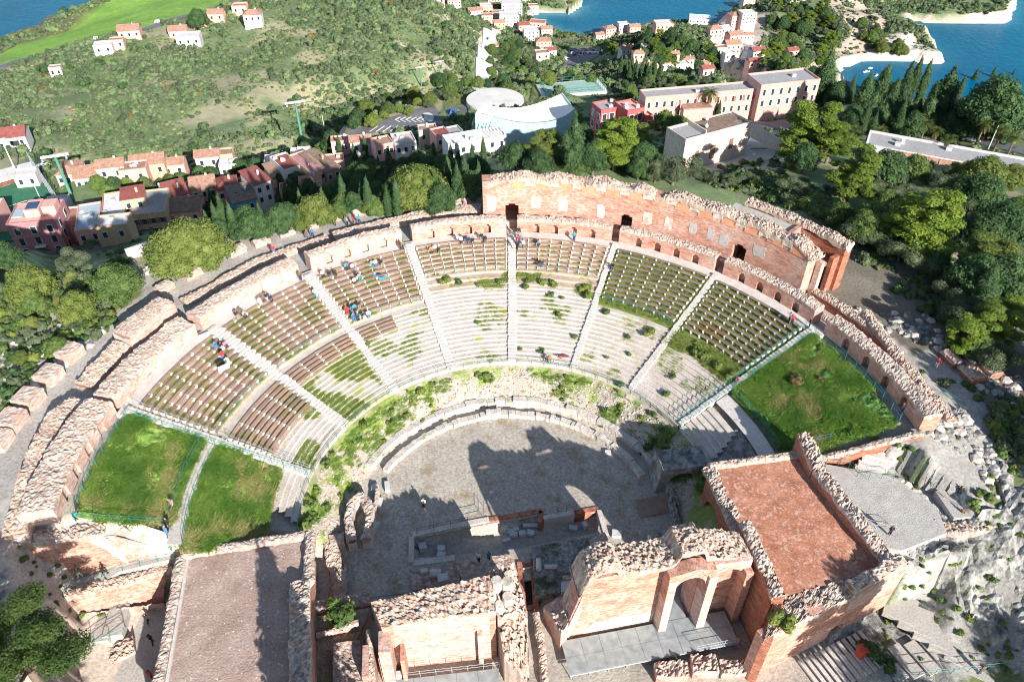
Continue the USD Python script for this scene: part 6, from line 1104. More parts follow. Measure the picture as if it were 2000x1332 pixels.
# masts, pylons and cables
def pylon(label, x, y, h, s=1.0):
    p = hit(x, y); t = thing('cable_pylon', label, 'pylon'); part(t, 'mast', MB().tube(p-[0, 0, 1], p+[0, 0, h], .55*s, .38*s, 10), 'green_pylon')
    part(t, 'crossarm', MB().box(p+[0, 0, h], [7.5*s, .8*s, .5*s], .35), 'white_post'); 
    for sg in (-1, 1): part(t, 'sheave_train', MB().box(p+[sg*3.2*s*math.cos(.35), sg*3.2*s*math.sin(.35), h-.4], [.5*s, 3.5*s, .6*s], .35), 'grey_metal')
    return p+[0, 0, h-.6]
T1 = pylon('tall green cable-car pylon near the sports field', 143, 392, 15); T2 = pylon('tall green cable-car pylon on the valley edge', 590, 273, 15); T3 = pylon('far green cable-car pylon, left of the far pair', 823, 170, 10, .6); T4 = pylon('far green cable-car pylon, right of the far pair', 860, 158, 10, .6)
for lab, a_, b_ in (('cable between the two tall green pylons', T1, T2), ('cable from the valley pylon to the far pylons', T2, T3)):
    s = np.linspace(0, 1, 20)
    for sg in (-1, 1):
        m = MB()
        q = a_+(b_-a_)*s[:, None]; q[:, 2] -= 4*s*(1-s)*2.5; q[:, :2] += sg*np.array([3.2*math.cos(.35), 3.2*math.sin(.35)])
        for u, v in zip(q[:-1], q[1:]): m.tube(u, v, .05, n=4)
        solo('cable', m, 'dark_metal', lab+(', left strand' if sg < 0 else ', right strand'), 'cable')
def mast(label, x, y, h, r=.22, head=True):
    p = hit(x, y); t = thing('lamp_mast', label, 'lamp mast'); part(t, 'pole', MB().tube(p-[0, 0, 1], p+[0, 0, h], r, r*.7, 8), 'white_post')
    if head: part(t, 'lamp_head', MB().box(p+[0, 0, h], [2.4, .7, 1.6], .3), 'white_post')
mast('tall white floodlight mast at the sports field', 37, 348, 13); mast('thin white street lamp by the valley shade', 633, 250, 6, .12, False); mast('thin white lamp in front of the long pink hotel', 1324, 245, 7, .09, False); mast('thin lamp among the right palms', 1930, 292, 6, .1, False)
# cars
def car_parts(col):
    b = MB(); b.hexa(np.array([[-2.1, -.85, .3], [2.1, -.85, .3], [2.1, .85, .3], [-2.1, .85, .3]]), np.array([[-2.05, -.8, .85], [2.05, -.78, .8], [2.05, .78, .8], [-2.05, .8, .85]])); b.hexa(np.array([[-1.9, -.78, .86], [1.0, -.78, .86], [1.0, .78, .86], [-1.9, .78, .86]]), np.array([[-1.5, -.62, 1.45], [.35, -.62, 1.45], [.35, .62, 1.45], [-1.5, .62, 1.45]]))
    g = MB(); g.box([-.55, 0, 1.15], [1.9, 1.49, .35]); w = [MB().tube([x, s*.7, .32], [x, s*.9, .32], .32, n=10) for x in (-1.3, 1.3) for s in (-1, 1)]
    return [('body', b, col, False), ('window_band', g, 'pane', False)]+[('wheel', q, 'dark_metal', False) for q in w]
plain('car_white', (.75, .75, .75), .3); plain('car_dark', (.04, .05, .07), .3); plain('car_red', (.4, .03, .03), .3); plain('car_blue', (.05, .14, .35), .3); plain('car_silver', (.45, .46, .48), .3)
CARS = {c: proto('car_'+c, car_parts('car_'+c)) for c in ('white', 'dark', 'red', 'blue', 'silver')}
for x, y, c, r_, lab, g in [(85, 328, 'white', .9, 'white car on the lane by the sports field', None), (462, 424, 'dark', 1.2, 'dark car in front of the blue house', None), (498, 412, 'silver', .2, 'silver car by the yard of the blue house', None), (248, 355, 'dark', .3, 'dark car in shade right of the long orange roof', None), (272, 352, 'silver', .3, 'silver car in shade right of the long orange roof', None), (885, 222, 'blue', 1.4, 'blue car in the small yard left of the round pad', None), (1648, 212, 'white', .2, 'white car under the trees beside the hotel', None), (1660, 216, 'silver', .2, 'silver car under the trees beside the hotel', None), (1895, 276, 'white', -.3, 'white car on the drive beside the palms', None), (938, 96, 'silver', 1.5, 'silver car on the bay road', None), (952, 78, 'dark', 1.4, 'dark car on the bay road', None), (310, 45, 'white', .35, 'white car on the crest road', None), (190, 78, 'white', .35, 'second white car on the crest road, further left', None)]:
    p = hit(x, y); copies(CARS[c], 'parked_car', lab, 'car', g, p+[0, 0, .15], r_)
rc = np.random.default_rng(5)
for k in range(22):
    x, y = 1096+rc.random()*70, 100+rc.random()*24
    if y > 98+ (1170-x)*.4 or x < 1096: y = 106
    c = ['white', 'dark', 'red', 'blue', 'silver'][k % 5]; p = hit(x, y); copies(CARS[c], 'parked_car', f'{c} car parked in the dark bay car park', 'car', f'{c} cars parked in the bay car park', p+[0, 0, .5], rc.choice([.3, 1.87]), 1.1)
# boats and sea rocks
for x, y, L_, r_, lab in [(1046, 29, 9, .5, 'white boat moored at the head of the beach'), (1692, 141, 7, .2, 'small white boat in the cove, left one'), (1712, 148, 6, .9, 'small white boat in the cove, right one'), (1700, 134, 5, .1, 'tiny white boat close to the cove beach')]:
    p = px(x, y, SEA_Z); t = thing('boat', lab, 'boat', None, p, r_, L_/6); h = np.array([[-3, -.8], [1.5, -.95], [3, 0], [1.5, .95], [-3, .8]]); m = MB().prism(Polygon(h), -.3, .7); part(t, 'hull', m, 'white_paint'); part(t, 'cabin', MB().box([-.4, 0, 1.0], [1.8, 1.1, .7]), 'frame_white'); part(t, 'deck', MB().prism(Polygon(h*.85), .71, .75), 'tile_old')
for i, (x, y, s_) in enumerate([(1405, 45, 5), (1415, 40, 4), (1424, 33, 6), (1432, 40, 4), (1442, 12, 5), (1400, 52, 3), (1455, 6, 7)]):
    p = px(x, y, SEA_Z); q = trimesh.creation.icosphere(2); v = q.vertices*[s_, s_*.7, s_*.5]; v = v+q.vertices*fbm(v, .35, i, 3)[:, None]*s_*.4+p; solo('sea_rock', (v, q.faces), 'rock', ['low dark rock in the water nearest the flat white waterfront house', 'dark sea rock left of the largest one', 'largest dark rock off the village', 'dark sea rock right of the largest one', 'dark rock near the top edge off the village', 'smallest dark rock at the village shore', 'big dark rock at the top edge off the village'][i], 'rock')
# ------------------------------------------------------------------ vegetation
def leaves(pts, nrm, size, rg, asp=1.7, flat=.55):
    n = len(pts); d = nrm+rg.normal(0, flat, (n, 3)); d /= np.linalg.norm(d, axis=1, keepdims=True)
    h = rg.normal(0, 1, (n, 3)); u = np.cross(d, h); u /= np.linalg.norm(u, axis=1, keepdims=True)+1e-9; w = np.cross(d, u); s = size*rg.uniform(.6, 1.35, (n, 1))
    V = np.stack([pts-u*s*asp/2, pts+w*s*.5+d*s*.12, pts+u*s*asp/2, pts-w*s*.5+d*s*.12], 1).reshape(-1, 3); i = np.arange(n)*4
    return V, np.vstack([np.c_[i, i+1, i+2], np.c_[i, i+2, i+3]])
def crown(lobes, n, size, seed, core=.80, asp=1.7, up=.25, flat=.55):
    rg = np.random.default_rng(seed); L = np.array(lobes, float); w = (L[:, 3]*L[:, 4]+L[:, 3]*L[:, 5]+L[:, 4]*L[:, 5]); k = rg.choice(len(L), n, p=w/w.sum())
    d = rg.normal(0, 1, (n, 3)); d /= np.linalg.norm(d, axis=1, keepdims=True); f = rg.uniform(.72, 1.08, (n, 1)); P = L[k, :3]+d*L[k, 3:]*f
    nn = d/L[k, 3:]; nn /= np.linalg.norm(nn, axis=1, keepdims=True); nn[:, 2] += up
    m = MB().add(*leaves(P, nn, size, rg, asp, flat))
    for l in L:
        s = trimesh.creation.icosphere(1); v = s.vertices*(l[3:]*core)*(1+rg.normal(0, .08, (len(s.vertices), 1)))+l[:3]; m.add(v, s.faces)
    return m
def trunk(h, r, limbs, seed):
    rg = np.random.default_rng(seed); m = MB(); m.tube([0, 0, -1], [0, 0, h*.55], r*1.25, r*.85, 7)
    for l in limbs: m.tube([0, 0, h*.5], [l[0]*.75, l[1]*.75, l[2]-.1*l[5]], r*.6, r*.22, 5)
    return m
def lobes_dome(nl, R, hz, z0, seed, lr=.36, flat=.8):
    rg = np.random.default_rng(seed); o = []
    for i in range(nl):
        t = i*2.399; q = math.sqrt((i+.5)/nl); x, y = q*R*.78*math.cos(t), q*R*.78*math.sin(t); z = z0+hz*(1-q*q*.85)*.72+rg.normal()*.15; r = R*lr*rg.uniform(.8, 1.2); o.append((x, y, z, r, r, r*flat))
    return o
DIM = {}
def tree_proto(name, lobes, n, size, leaf, h, r, seed, **k):
    c = crown(lobes, n, size, seed, **k); v = c.arrays()[0]; DIM[leaf, name.rsplit('_', 1)[0]] = (2*np.percentile(np.hypot(v[:, 0], v[:, 1]), 97), np.percentile(v[:, 2], 99), (np.percentile(v[:, 2], 99)+np.percentile(v[:, 2], 2))/2)
    return proto(name, [('trunk', trunk(h, r, lobes[:7], seed), 'bark', True), ('crown', c, leaf, False)])
R6 = np.random.default_rng(66)
TP = {}
TP['dome'] = [tree_proto(f'domed_tree_{s}', lobes_dome(34, 5, 4.4, 2.0, s, .27)+[(0, 0, 3.4, 3.2, 3.2, 2)], 15000, .2, 'leaf_bright', 4, .38, s, core=.74) for s in (1,)]
TP['broad'] = [tree_proto(f'broad_tree_{s}', lobes_dome(16, 3.2, 4.6, 1.6, s, .40, .9), 8000, .2, 'leaf_shrub', 3.6, .22, s, core=.7) for s in (2, 3)]
TP['bright'] = [tree_proto(f'bright_tree_{s}', lobes_dome(15, 3.2, 4.4, 1.4, s, .40, .95), 8000, .2, 'leaf_bright', 3.4, .2, s, core=.7) for s in (4, 5)]
TP['olive'] = [tree_proto(f'olive_tree_{s}', [(R6.normal()*1.9, R6.normal()*1.9, 2.9+R6.random()*2.2, 1.2+R6.random()*.6, 1.2+R6.random()*.6, 1.0+R6.random()*.4) for _ in range(13)], 9000, .17, 'leaf_olive', 3, .3, s, core=.62, flat=.8) for s in (6, 7, 8)]
def pine_lobes(s):
    rg = np.random.default_rng(s); o = []
    for i in range(32):
        z = 3.0+8*(i/32); rad = 3.3*(1-((z-6)/7.5)**2)**.5*rg.uniform(.4, 1.0); t = i*2.4+rg.normal()*.3; r = rg.uniform(.7, 1.45); o.append((rad*math.cos(t), rad*math.sin(t), z, r, r, r*.5))
    return o
TP['pine'] = [tree_proto(f'pine_tree_{s}', pine_lobes(s), 13000, .19, 'leaf_pine', 8, .3, s, core=.62, up=.5) for s in (9, 10, 11)]
TP['pinebright'] = [tree_proto(f'sunny_pine_{s}', pine_lobes(s+20), 13000, .19, 'leaf_bright', 8, .3, s, core=.62, up=.5) for s in (9, 10)]
TP['dark'] = [tree_proto(f'dark_tree_{s}', lobes_dome(18, 3.4, 5.5, 2.2, s, .38, 1.0), 8500, .21, 'leaf_dark', 4.2, .26, s, core=.7) for s in (12, 13, 14)]
def cyp_lobes(s, r0=1.25, h=13):
    rg = np.random.default_rng(s); o = []
    for i in range(14):
        f = i/13; z = .9+(h-2)*f; r = r0*(math.sin(math.pi*min(1, (.22+f*.8)))**.75)*rg.uniform(.85, 1.1)+.12; o.append((rg.normal()*.12, rg.normal()*.12, z, r, r, 1.3))
    return o
TP['cypress'] = [tree_proto(f'cypress_tree_{s}', cyp_lobes(s), 3600, .26, 'leaf_cypress', 3, .2, s, core=.84, asp=2.2, up=1.3) for s in (15, 16)]
TP['cypressbright'] = [tree_proto('pale_cypress', cyp_lobes(17, 1.35, 9), 3000, .24, 'leaf_bright', 2.5, .2, 17, core=.84, asp=2.2, up=1.3)]
TP['cypressbig'] = [tree_proto(f'broad_cypress_{s}', [q for q in cyp_lobes(s, 2.1, 13)]+[(R6.normal()*1.2, R6.normal()*1.2, 2+R6.random()*6, 1.1, 1.1, 2) for _ in range(7)], 6000, .28, 'leaf_cypress', 3, .3, s, core=.8, asp=2.0, up=1.0) for s in (18, 19)]
def palm_proto(s, th=6.0, dead=False):
    rg = np.random.default_rng(s); tr = MB(); tr.tube([0, 0, -.6], [.1, .05, th*.5], .30, .24, 8); tr.tube([.1, .05, th*.5], [.15, .1, th], .24, .26, 8)
    fr = MB()
    def frond(a, el, L, w):
        u = np.linspace(0, 1, 8); ang = el-u*1.75; dx = np.cumsum(np.cos(ang))*L/8; dz = np.cumsum(np.sin(ang))*L/8; c = np.c_[.15+dx*math.cos(a), .1+dx*math.sin(a), th+.1+dz]; sd = np.array([-math.sin(a), math.cos(a), 0])
        for k in range(7):
            for sg in (-1, 1):
                for j in (0, .5):
                    p = c[k]+(c[k+1]-c[k])*j; wd = w*(1.05-u[k])**.6; tip = p+sd*sg*wd+(c[k+1]-c[k])*.9-[0, 0, .25*wd]; e = (c[k+1]-c[k])*.32
                    fr.add(np.array([p, p+e, tip]), [[0, 1, 2]])
            fr.tube(c[k], c[k+1], .035*(1.1-u[k]), n=3)
    for i in range(30): frond(i*2.4, rg.uniform(-.05, 1.35), rg.uniform(2.4, 3.1), .62)
    L = [('trunk', tr, 'bark', True), ('fronds', fr, 'leaf_palm', False)]
    if dead:
        d = MB(); 
        for i in range(60):
            a = i*2.4; p = np.array([.15, .1, th-.1-rg.random()*1.1]); q = p+[1.0*math.cos(a)*rg.uniform(.5, 1), 1.0*math.sin(a)*rg.uniform(.5, 1), -1.0-rg.random()*.5]; d.tube(p, q, .16, .05, 3)
        L.append(('dead_skirt', d, 'leaf_rust', False))
    return proto(f'palm_{s}', L)
TP['palm'] = [palm_proto(20), palm_proto(21, 4.5)]; TP['palmdead'] = [palm_proto(22, 6.5, True), palm_proto(23, 5.5, True)]
WID = dict(dome=10.4, broad=6.4, bright=6.4, olive=6.6, pine=8.2, pinebright=8.2, dark=7.2, palm=5.2, palmdead=5.2); HT = dict(dome=7, broad=6.4, bright=6.2, olive=6, pine=12, pinebright=12, dark=8.2, cypress=13.3, cypressbig=13.5, cypressbright=9.2, palm=7, palmdead=7)
for k_, (lf, nm_) in dict(dome=('leaf_bright', 'domed_tree'), broad=('leaf_shrub', 'broad_tree'), bright=('leaf_bright', 'bright_tree'), olive=('leaf_olive', 'olive_tree'), pine=('leaf_pine', 'pine_tree'), pinebright=('leaf_bright', 'sunny_pine'), dark=('leaf_dark', 'dark_tree')).items(): WID[k_], HT[k_] = DIM[lf, nm_][:2]
WID['bigpine'], HT['bigpine'] = WID['pine'], HT['pine']
CTR = dict(bigpine=7, dome=4.2, broad=3.8, bright=3.7, olive=3.7, pine=7, pinebright=7, dark=4.9, cypress=6.7, cypressbig=6.7, cypressbright=4.6, palm=6.3, palmdead=6)
leafmat('leaf_conifer', (.06, .12, .03), (.13, .20, .05))
TP['bigpine'] = [tree_proto('big_pine_1', pine_lobes(9), 30000, .105, 'leaf_conifer', 8, .3, 9, core=.62, up=.5)]
def proj(P):
    d = np.asarray(P, float)-EYE; w = d @ FW; return 1000+FPX*(d @ RT)/w, 666-FPX*(d @ UP)/w
CN = {'dome': 'domed_tree', 'broad': 'broadleaf_tree', 'bright': 'bright_tree', 'olive': 'olive_tree', 'pine': 'pine_tree', 'bigpine': 'pine_tree', 'pinebright': 'pine_tree', 'dark': 'evergreen_tree', 'cypress': 'cypress_tree', 'cypressbig': 'cypress_tree', 'cypressbright': 'cypress_tree', 'palm': 'palm_tree', 'palmdead': 'palm_tree'}
PLACED = []
def tree(kind, x, y, size, label, group=None, by='w', sz=None):
    """centre of the crown at pixel x, y with a width (by w) or height (by h) of so many survey pixels"""
    ux, uy = x, y; sz = sz or (.72 if kind.startswith('pine') and size < 150 else 1.0)
    for _ in range(5):
        b = hit(ux, uy); dist = np.linalg.norm(b-EYE); dep = math.asin((EYE[2]-b[2])/dist)
        s = size*((b-EYE) @ FW)/FPX/(WID[kind] if by == 'w' else HT[kind]*math.cos(dep)); q = proj(b+[0, 0, CTR[kind]*s*sz]); ux += x-q[0]; uy += y-q[1]; uy = min(uy, 1400)
    k = R6.integers(len(TP[kind])); PLACED.append((b[0], b[1], 2.5*s))
    return copies(TP[kind][k], CN[kind], label, 'tree', group, b-[0, 0, .1], R6.uniform(0, 6.28), (s, s, s*sz))
for a in [('dome', 362, 468, 158, 'big yellow-green domed tree on the terrace at the left'), ('dome', 812, 352, 120, 'domed green tree behind the upper terrace, left of the high wall'), ('bright', 612, 405, 78, 'small yellow-green tree leaning over the terrace parapet'), ('broad', 222, 545, 98, 'fresh green rounded tree left of the big domed tree'), ('bright', 50, 545, 92, 'yellow-green tree in front of the palazzo'), ('olive', 140, 508, 78, 'pale grey-green tree right of the palazzo front'), ('bright', 145, 590, 78, 'small yellow-green tree by the left path'), ('broad', 62, 588, 52, 'low green tree below the yellow-green one at the left edge'), ('dark', 5, 495, 60, 'dark round tree at the left edge beside the palazzo'), ('broad', 112, 672, 44, 'small green bush-tree beside the left pillar stumps'), ('bigpine', 28, 1272, 200, 'large dark pine in the bottom left corner', None, 'w', .75),
          ('pinebright', 1062, 290, 78, 'sunny pine left of the broad cypress behind the high wall'), ('pine', 1205, 272, 95, 'green pine in front of the red building'), ('pinebright', 1240, 268, 66, 'sunny pine right of the green one at the red building'), ('dark', 1160, 300, 66, 'dark tree between broad cypress and red building'), ('broad', 1118, 228, 44, 'light tree at the right end of the tent-like hall'), ('olive', 1318, 328, 112, 'large olive tree just behind the high wall'), ('olive', 1384, 343, 74, 'low olive tree between the large one and the villa yard', None, 'w', .7), ('olive', 1428, 352, 58, 'small olive tree close behind the high wall', None, 'w', .7), ('olive', 1282, 332, 84, 'olive tree touching the large one behind the high wall'), ('olive', 1252, 318, 70, 'olive tree left of the large one behind the high wall'), ('olive', 1470, 350, 62, 'grey-green olive tree below the villa yard', None, 'w', .6), ('olive', 1556, 366, 84, 'broad olive tree right of the villa yard', None, 'w', .7), ('olive', 1620, 376, 56, 'small olive tree right of the broad one', None, 'w', .7), ('pine', 1588, 248, 105, 'large sunny pine right of the villa'), ('pine', 1556, 288, 60, 'low pine beside the villa garden wall', None, 'w', .55), ('pine', 1628, 268, 80, 'pine between the large sunny pine and the long pavilion'), ('pine', 1672, 330, 105, 'dark-centred pine in front of the long pavilion'), ('dark', 1735, 322, 88, 'dark evergreen before the tiled edge of the pavilion'), ('broad', 1790, 322, 66, 'green tree before the middle of the pavilion'), ('olive', 1682, 452, 102, 'round olive tree right of the vault ruin'), ('pine', 1818, 428, 128, 'bright tall pine right of the round olive'), ('pine', 1772, 440, 90, 'dark pine beside the bright tall pine'), ('olive', 1760, 372, 84, 'olive tree behind the bright tall pine'), ('olive', 1850, 350, 80, 'olive tree below the pavilion right end'), ('bright', 1925, 330, 92, 'yellowing tree at the right end of the pavilion'), ('bright', 1982, 338, 60, 'yellowing tree at the right edge'), ('olive', 1902, 392, 112, 'wide olive tree at right below the yellowing tree'), ('dark', 1965, 430, 108, 'dark evergreen at the right edge'), ('pinebright', 1935, 500, 105, 'sunny pine on the right slope'), ('pine', 1985, 545, 90, 'green pine at the right edge above the path'), ('olive', 1880, 602, 130, 'large olive tree over the right path'), ('olive', 1945, 618, 108, 'olive tree at right, next to the large one over the path'), ('dark', 1908, 660, 66, 'dark bushy tree below the olive on the right path'), ('olive', 1700, 372, 78, 'olive tree left of the dark pine'), ('dark', 1830, 505, 60, 'shaded evergreen below the bright tall pine'), ('dark', 1950, 195, 118, 'large dark spreading tree at the top right'), ('dark', 1898, 215, 70, 'dark tree left of the large spreading one'), ('dark', 1988, 215, 70, 'dark tree at the top right edge'), ('dark', 1640, 178, 52, 'dark tree right of the hotel end'), ('broad', 1298, 232, 50, 'green tree in front of the hotel left end'), ('broad', 1328, 238, 44, 'green tree by the hotel porch'), ('dark', 1140, 258, 40, 'dark tree left of the red building'), ('dark', 1006, 298, 60, 'dark tree right of the white villa'), ('dark', 386, 32, 40, 'round dark tree on the hill crest'), ('dark', 1575, 300, 60, 'dark tree under the villa garden wall'), ('bright', 1870, 330, 46, 'light green tree below the pavilion')]: tree(*a)
for a in [(428, 384, 62, 'bright pale cypress standing among the town roofs', 'cypressbright'), (1122, 282, 120, 'broad dark cypress behind the high wall', 'cypressbig'), (1612, 150, 100, 'broad dark cypress at the right end of the hotel', 'cypressbig'), (1688, 190, 105, 'broad cypress, leftmost of the right grove', 'cypressbig'), (1724, 168, 95, 'broad cypress, second of the right grove', 'cypressbig'), (1742, 195, 95, 'dark cypress in front of the second of the right grove', 'cypressbig'), (1845, 190, 130, 'largest cypress of the right grove', 'cypressbig'), (1770, 165, 95, 'slim cypress in the middle of the right grove', 'cypress'), (1788, 152, 85, 'tall slim cypress in the middle of the right grove, right one', 'cypress'), (1808, 155, 80, 'slim cypress left of the largest', 'cypress'), (1664, 175, 60, 'small cypress at the left of the right grove', 'cypress'), (1878, 170, 50, 'small cypress right of the largest', 'cypress'), (1903, 155, 48, 'lone cypress against the sea, left one', 'cypress'), (1938, 152, 48, 'lone cypress against the sea, middle one', 'cypress'), (1974, 156, 44, 'lone cypress against the sea, right one', 'cypress'), (1758, 232, 80, 'cypress above the pavilion roof', 'cypress'), (1790, 222, 72, 'cypress above the middle of the pavilion', 'cypress'), (1695, 238, 50, 'short cypress at the left end of the pavilion', 'cypress'), (1404, 215, 42, 'small clipped cypress in front of the hotel, left', 'cypress'), (1437, 212, 36, 'small clipped cypress in front of the hotel, right', 'cypress'), (1925, 560, 110, 'tall dark cypress on the right slope', 'cypressbig'),
          (712, 288, 50, 'cypress left of the low terracotta house', 'cypress'), (692, 305, 55, 'dark cypress in shade left of the terracotta house', 'cypress'), (880, 300, 40, 'cypress at the left front of the white villa', 'cypress'), (895, 303, 38, 'second cypress before the white villa', 'cypress'), (922, 298, 40, 'third cypress before the white villa', 'cypress'), (944, 292, 52, 'tallest cypress before the white villa', 'cypress'), (848, 300, 44, 'dark cypress left of the white villa', 'cypress'), (802, 300, 30, 'small sunny-tipped cypress below the small white house', 'cypressbright'), (544, 392, 56, 'dark cypress right of the blue house', 'cypress'), (688, 372, 60, 'dark cypress in the shade below the town', 'cypress'), (706, 382, 55, 'second dark cypress in the shade below the town', 'cypress'), (662, 285, 45, 'green cypress at the end of the town row', 'cypress'), (840, 265, 30, 'bluish cypress behind the white villa', 'cypress'), (558, 380, 52, 'dark cypress by the white house', 'cypress')]: tree(a[4], a[0], a[1], a[2], a[3], None, 'h')
for i in range(16): x = 1214+i*5.2+R6.normal()*1; tree('cypress', x, 131+(i % 4)*4.5-abs(i-8)*.5, 36+R6.random()*8, 'slim dark cypress of the clump below the knoll houses', 'cypress clump on the knoll', 'h')
for a in [('palm', 1386, 180, 50, 'tall palm in front of the hotel porch'), ('palm', 1676, 242, 40, 'palm at the left end of the pavilion'), ('palmdead', 1696, 228, 32, 'shaggy palm above the left end of the pavilion'), ('palm', 1720, 252, 36, 'low palm behind the pavilion'), ('palmdead', 1812, 238, 36, 'shaggy palm above the pavilion, left of a pair'), ('palmdead', 1828, 252, 36, 'shaggy palm above the pavilion, right of a pair'), ('palm', 1858, 268, 38, 'green palm on the pavilion edge'), ('palmdead', 1922, 245, 40, 'palm with orange dead fronds'), ('palmdead', 1956, 258, 40, 'shaggy pale palm right of the orange one'), ('palm', 1984, 268, 36, 'palm at the right edge by the drive'), ('palm', 1820, 318, 28, 'small palm in front of the pavilion'), ('palm', 948, 244, 15, 'small dark palm at the left of the tent-like hall'), ('palm', 988, 238, 15, 'small dark palm before the tent-like hall'), ('palm', 1024, 250, 16, 'third small palm before the tent-like hall'), ('palm', 1069, 228, 16, 'dark palm at the right of the tent-like hall'), ('palm', 1094, 62, 16, 'palm on the beach, left of three'), ('palm', 1106, 64, 16, 'palm on the beach, middle of three'), ('palm', 1120, 66, 14, 'palm on the beach, right of three'), ('palm', 1545, 395, 22, 'small palm-like plant behind the vault ruin')]: tree(*a)
for k_, b_, s_, sz_, l_ in [('cypressbig', (-13.6, -32.5, -1.0), 1.75, .95, 'tall cypress below the left tower, outside the picture'), ('dark', (67, -7, 8.5), 1.5, 1.35, 'tall evergreen beyond the right edge, by the steps'), ('pine', (73, 3, 9), 1.3, 1.1, 'tall pine beyond the right edge, by the path'), ('dark', (69, 12, 9.5), 1.2, 1.2, 'broad evergreen beyond the right edge'), ('pine', (45, -36, -1.0), 1.5, 1.25, 'tall pine on the slope below the right tower'), ('dark', (62, -36, 0), 1.5, 1.3, 'tall evergreen on the slope below the right tower'), ('pine', (70, -30, 1.0), 1.4, 1.1, 'second tall pine on the slope below the right tower')]:
    copies(TP[k_][0], CN[k_], l_, 'tree', None, b_, 1.0, (s_, s_, s_*sz_))
def inside(poly, n, seed, sep):
    rg = np.random.default_rng(seed); P_ = Polygon(poly); b = P_.bounds; o = []; tries = 0
    while len(o) < n and tries < n*60:
        tries += 1; x, y = rg.uniform(b[0], b[2]), rg.uniform(b[1], b[3])
        if shapely.contains_xy(P_, x, y) and all((x-q[0])**2+((y-q[1])*1.6)**2 > sep*sep for q in o): o.append((x, y))
    return sorted(o, key=lambda q: q[1])
def grove(poly, n, seed, sep, kinds, w, lab, grp):
    rg = np.random.default_rng(seed+1)
    for x, y in inside(poly, n, seed, sep):
        k = kinds[rg.integers(len(kinds))]; tree(k, x, y, rg.uniform(*w) if not k.startswith('cyp') else rg.uniform(*w)*1.3, lab(k), grp+' '+k, 'h' if k.startswith('cyp') else 'w')
NMK = {'dark': 'dark evergreen', 'broad': 'green broadleaf tree', 'olive': 'grey-green olive', 'pine': 'pine', 'cypress': 'slim cypress', 'bright': 'yellow-green tree', 'pinebright': 'sunny pine'}
grove([(545, 425), (560, 395), (640, 372), (700, 330), (760, 315), (850, 318), (945, 325), (938, 355), (860, 385), (760, 395), (650, 408)], 50, 101, 22, ['dark', 'dark', 'dark', 'cypress', 'broad', 'cypress'], (40, 64), lambda k: NMK[k]+' in the shade between the town and the upper terrace', 'shaded trees below the upper terrace')
grove([(395, 395), (440, 395), (470, 415), (560, 420), (440, 448), (400, 440)], 12, 102, 20, ['dark', 'cypress', 'cypress'], (42, 66), lambda k: NMK[k]+' in shade in front of the blue house', 'shaded trees before the blue house')
grove([(560, 345), (620, 350), (620, 372), (590, 385), (560, 375)], 5, 103, 20, ['dark'], (40, 55), lambda k: NMK[k]+' in front of the ochre house', 'trees before the ochre house')
grove([(170, 352), (250, 352), (330, 352), (430, 322), (560, 300), (650, 268), (660, 280), (520, 320), (350, 360), (260, 372), (190, 372)], 26, 104, 20, ['dark', 'broad', 'olive'], (26, 42), lambda k: NMK[k]+' on the shaded bank behind the town houses', 'trees on the bank behind the town')
grove([(690, 205), (860, 150), (930, 150), (1040, 145), (1160, 140), (1160, 158), (1050, 162), (930, 175), (860, 195), (700, 245), (650, 250)], 40, 105, 18, ['broad', 'olive', 'dark', 'bright'], (18, 34), lambda k: NMK[k]+' on the valley bank behind the car park', 'trees on the valley bank')
grove([(955, 90), (1010, 75), (1050, 120), (1050, 140), (960, 150)], 26, 106, 12, ['broad', 'dark', 'olive'], (16, 26), lambda k: NMK[k]+' on the slope between bay road and bay car park', 'trees above the bay')
grove([(1190, 90), (1290, 62), (1340, 62), (1400, 100), (1420, 145), (1350, 120), (1290, 118), (1240, 95), (1200, 98)], 46, 107, 12, ['dark', 'broad', 'olive', 'dark', 'pine'], (16, 30), lambda k: NMK[k]+' on the wooded knoll above the bay', 'trees on the knoll')
grove([(1215, 160), (1260, 152), (1420, 155), (1440, 165), (1330, 172), (1250, 175), (1225, 190)], 20, 108, 15, ['olive', 'broad', 'olive'], (20, 34), lambda k: NMK[k]+' in the gardens behind the hotel', 'garden trees behind the hotel')
grove([(1490, 5), (1560, -10), (1620, 20), (1640, 60), (1620, 100), (1600, 140), (1500, 145), (1490, 110), (1520, 60)], 50, 109, 13, ['dark', 'broad', 'pine', 'olive'], (18, 34), lambda k: NMK[k]+' on the wooded slope left of the cove', 'trees on the slope left of the cove')
grove([(1690, 20), (1740, 60), (1770, 95), (1710, 95), (1680, 60)], 14, 110, 13, ['broad', 'olive', 'bright'], (18, 32), lambda k: NMK[k]+' on the headland with the white rocks', 'trees on the headland')
grove([(1640, 215), (1700, 205), (1850, 215), (1990, 235), (1990, 255), (1850, 245), (1660, 245)], 22, 111, 22, ['dark', 'cypress', 'dark'], (36, 56), lambda k: NMK[k]+' in the shady garden behind the palms', 'trees behind the palms')
grove([(1560, 385), (1640, 395), (1720, 400), (1740, 330), (1890, 340), (2000, 375), (2000, 470), (1880, 470), (1740, 480)], 18, 112, 34, ['olive', 'dark', 'broad'], (56, 90), lambda k: NMK[k]+' in the right garden between the big pines', 'trees in the right garden')
grove([(1640, 470), (1720, 500), (1850, 590), (1870, 660), (1960, 700), (2000, 640), (2000, 500), (1800, 480)], 9, 115, 50, ['olive', 'pine', 'dark'], (80, 120), lambda k: NMK[k]+' over the shaded ruins of the right garden', 'trees over the shaded ruins on the right')
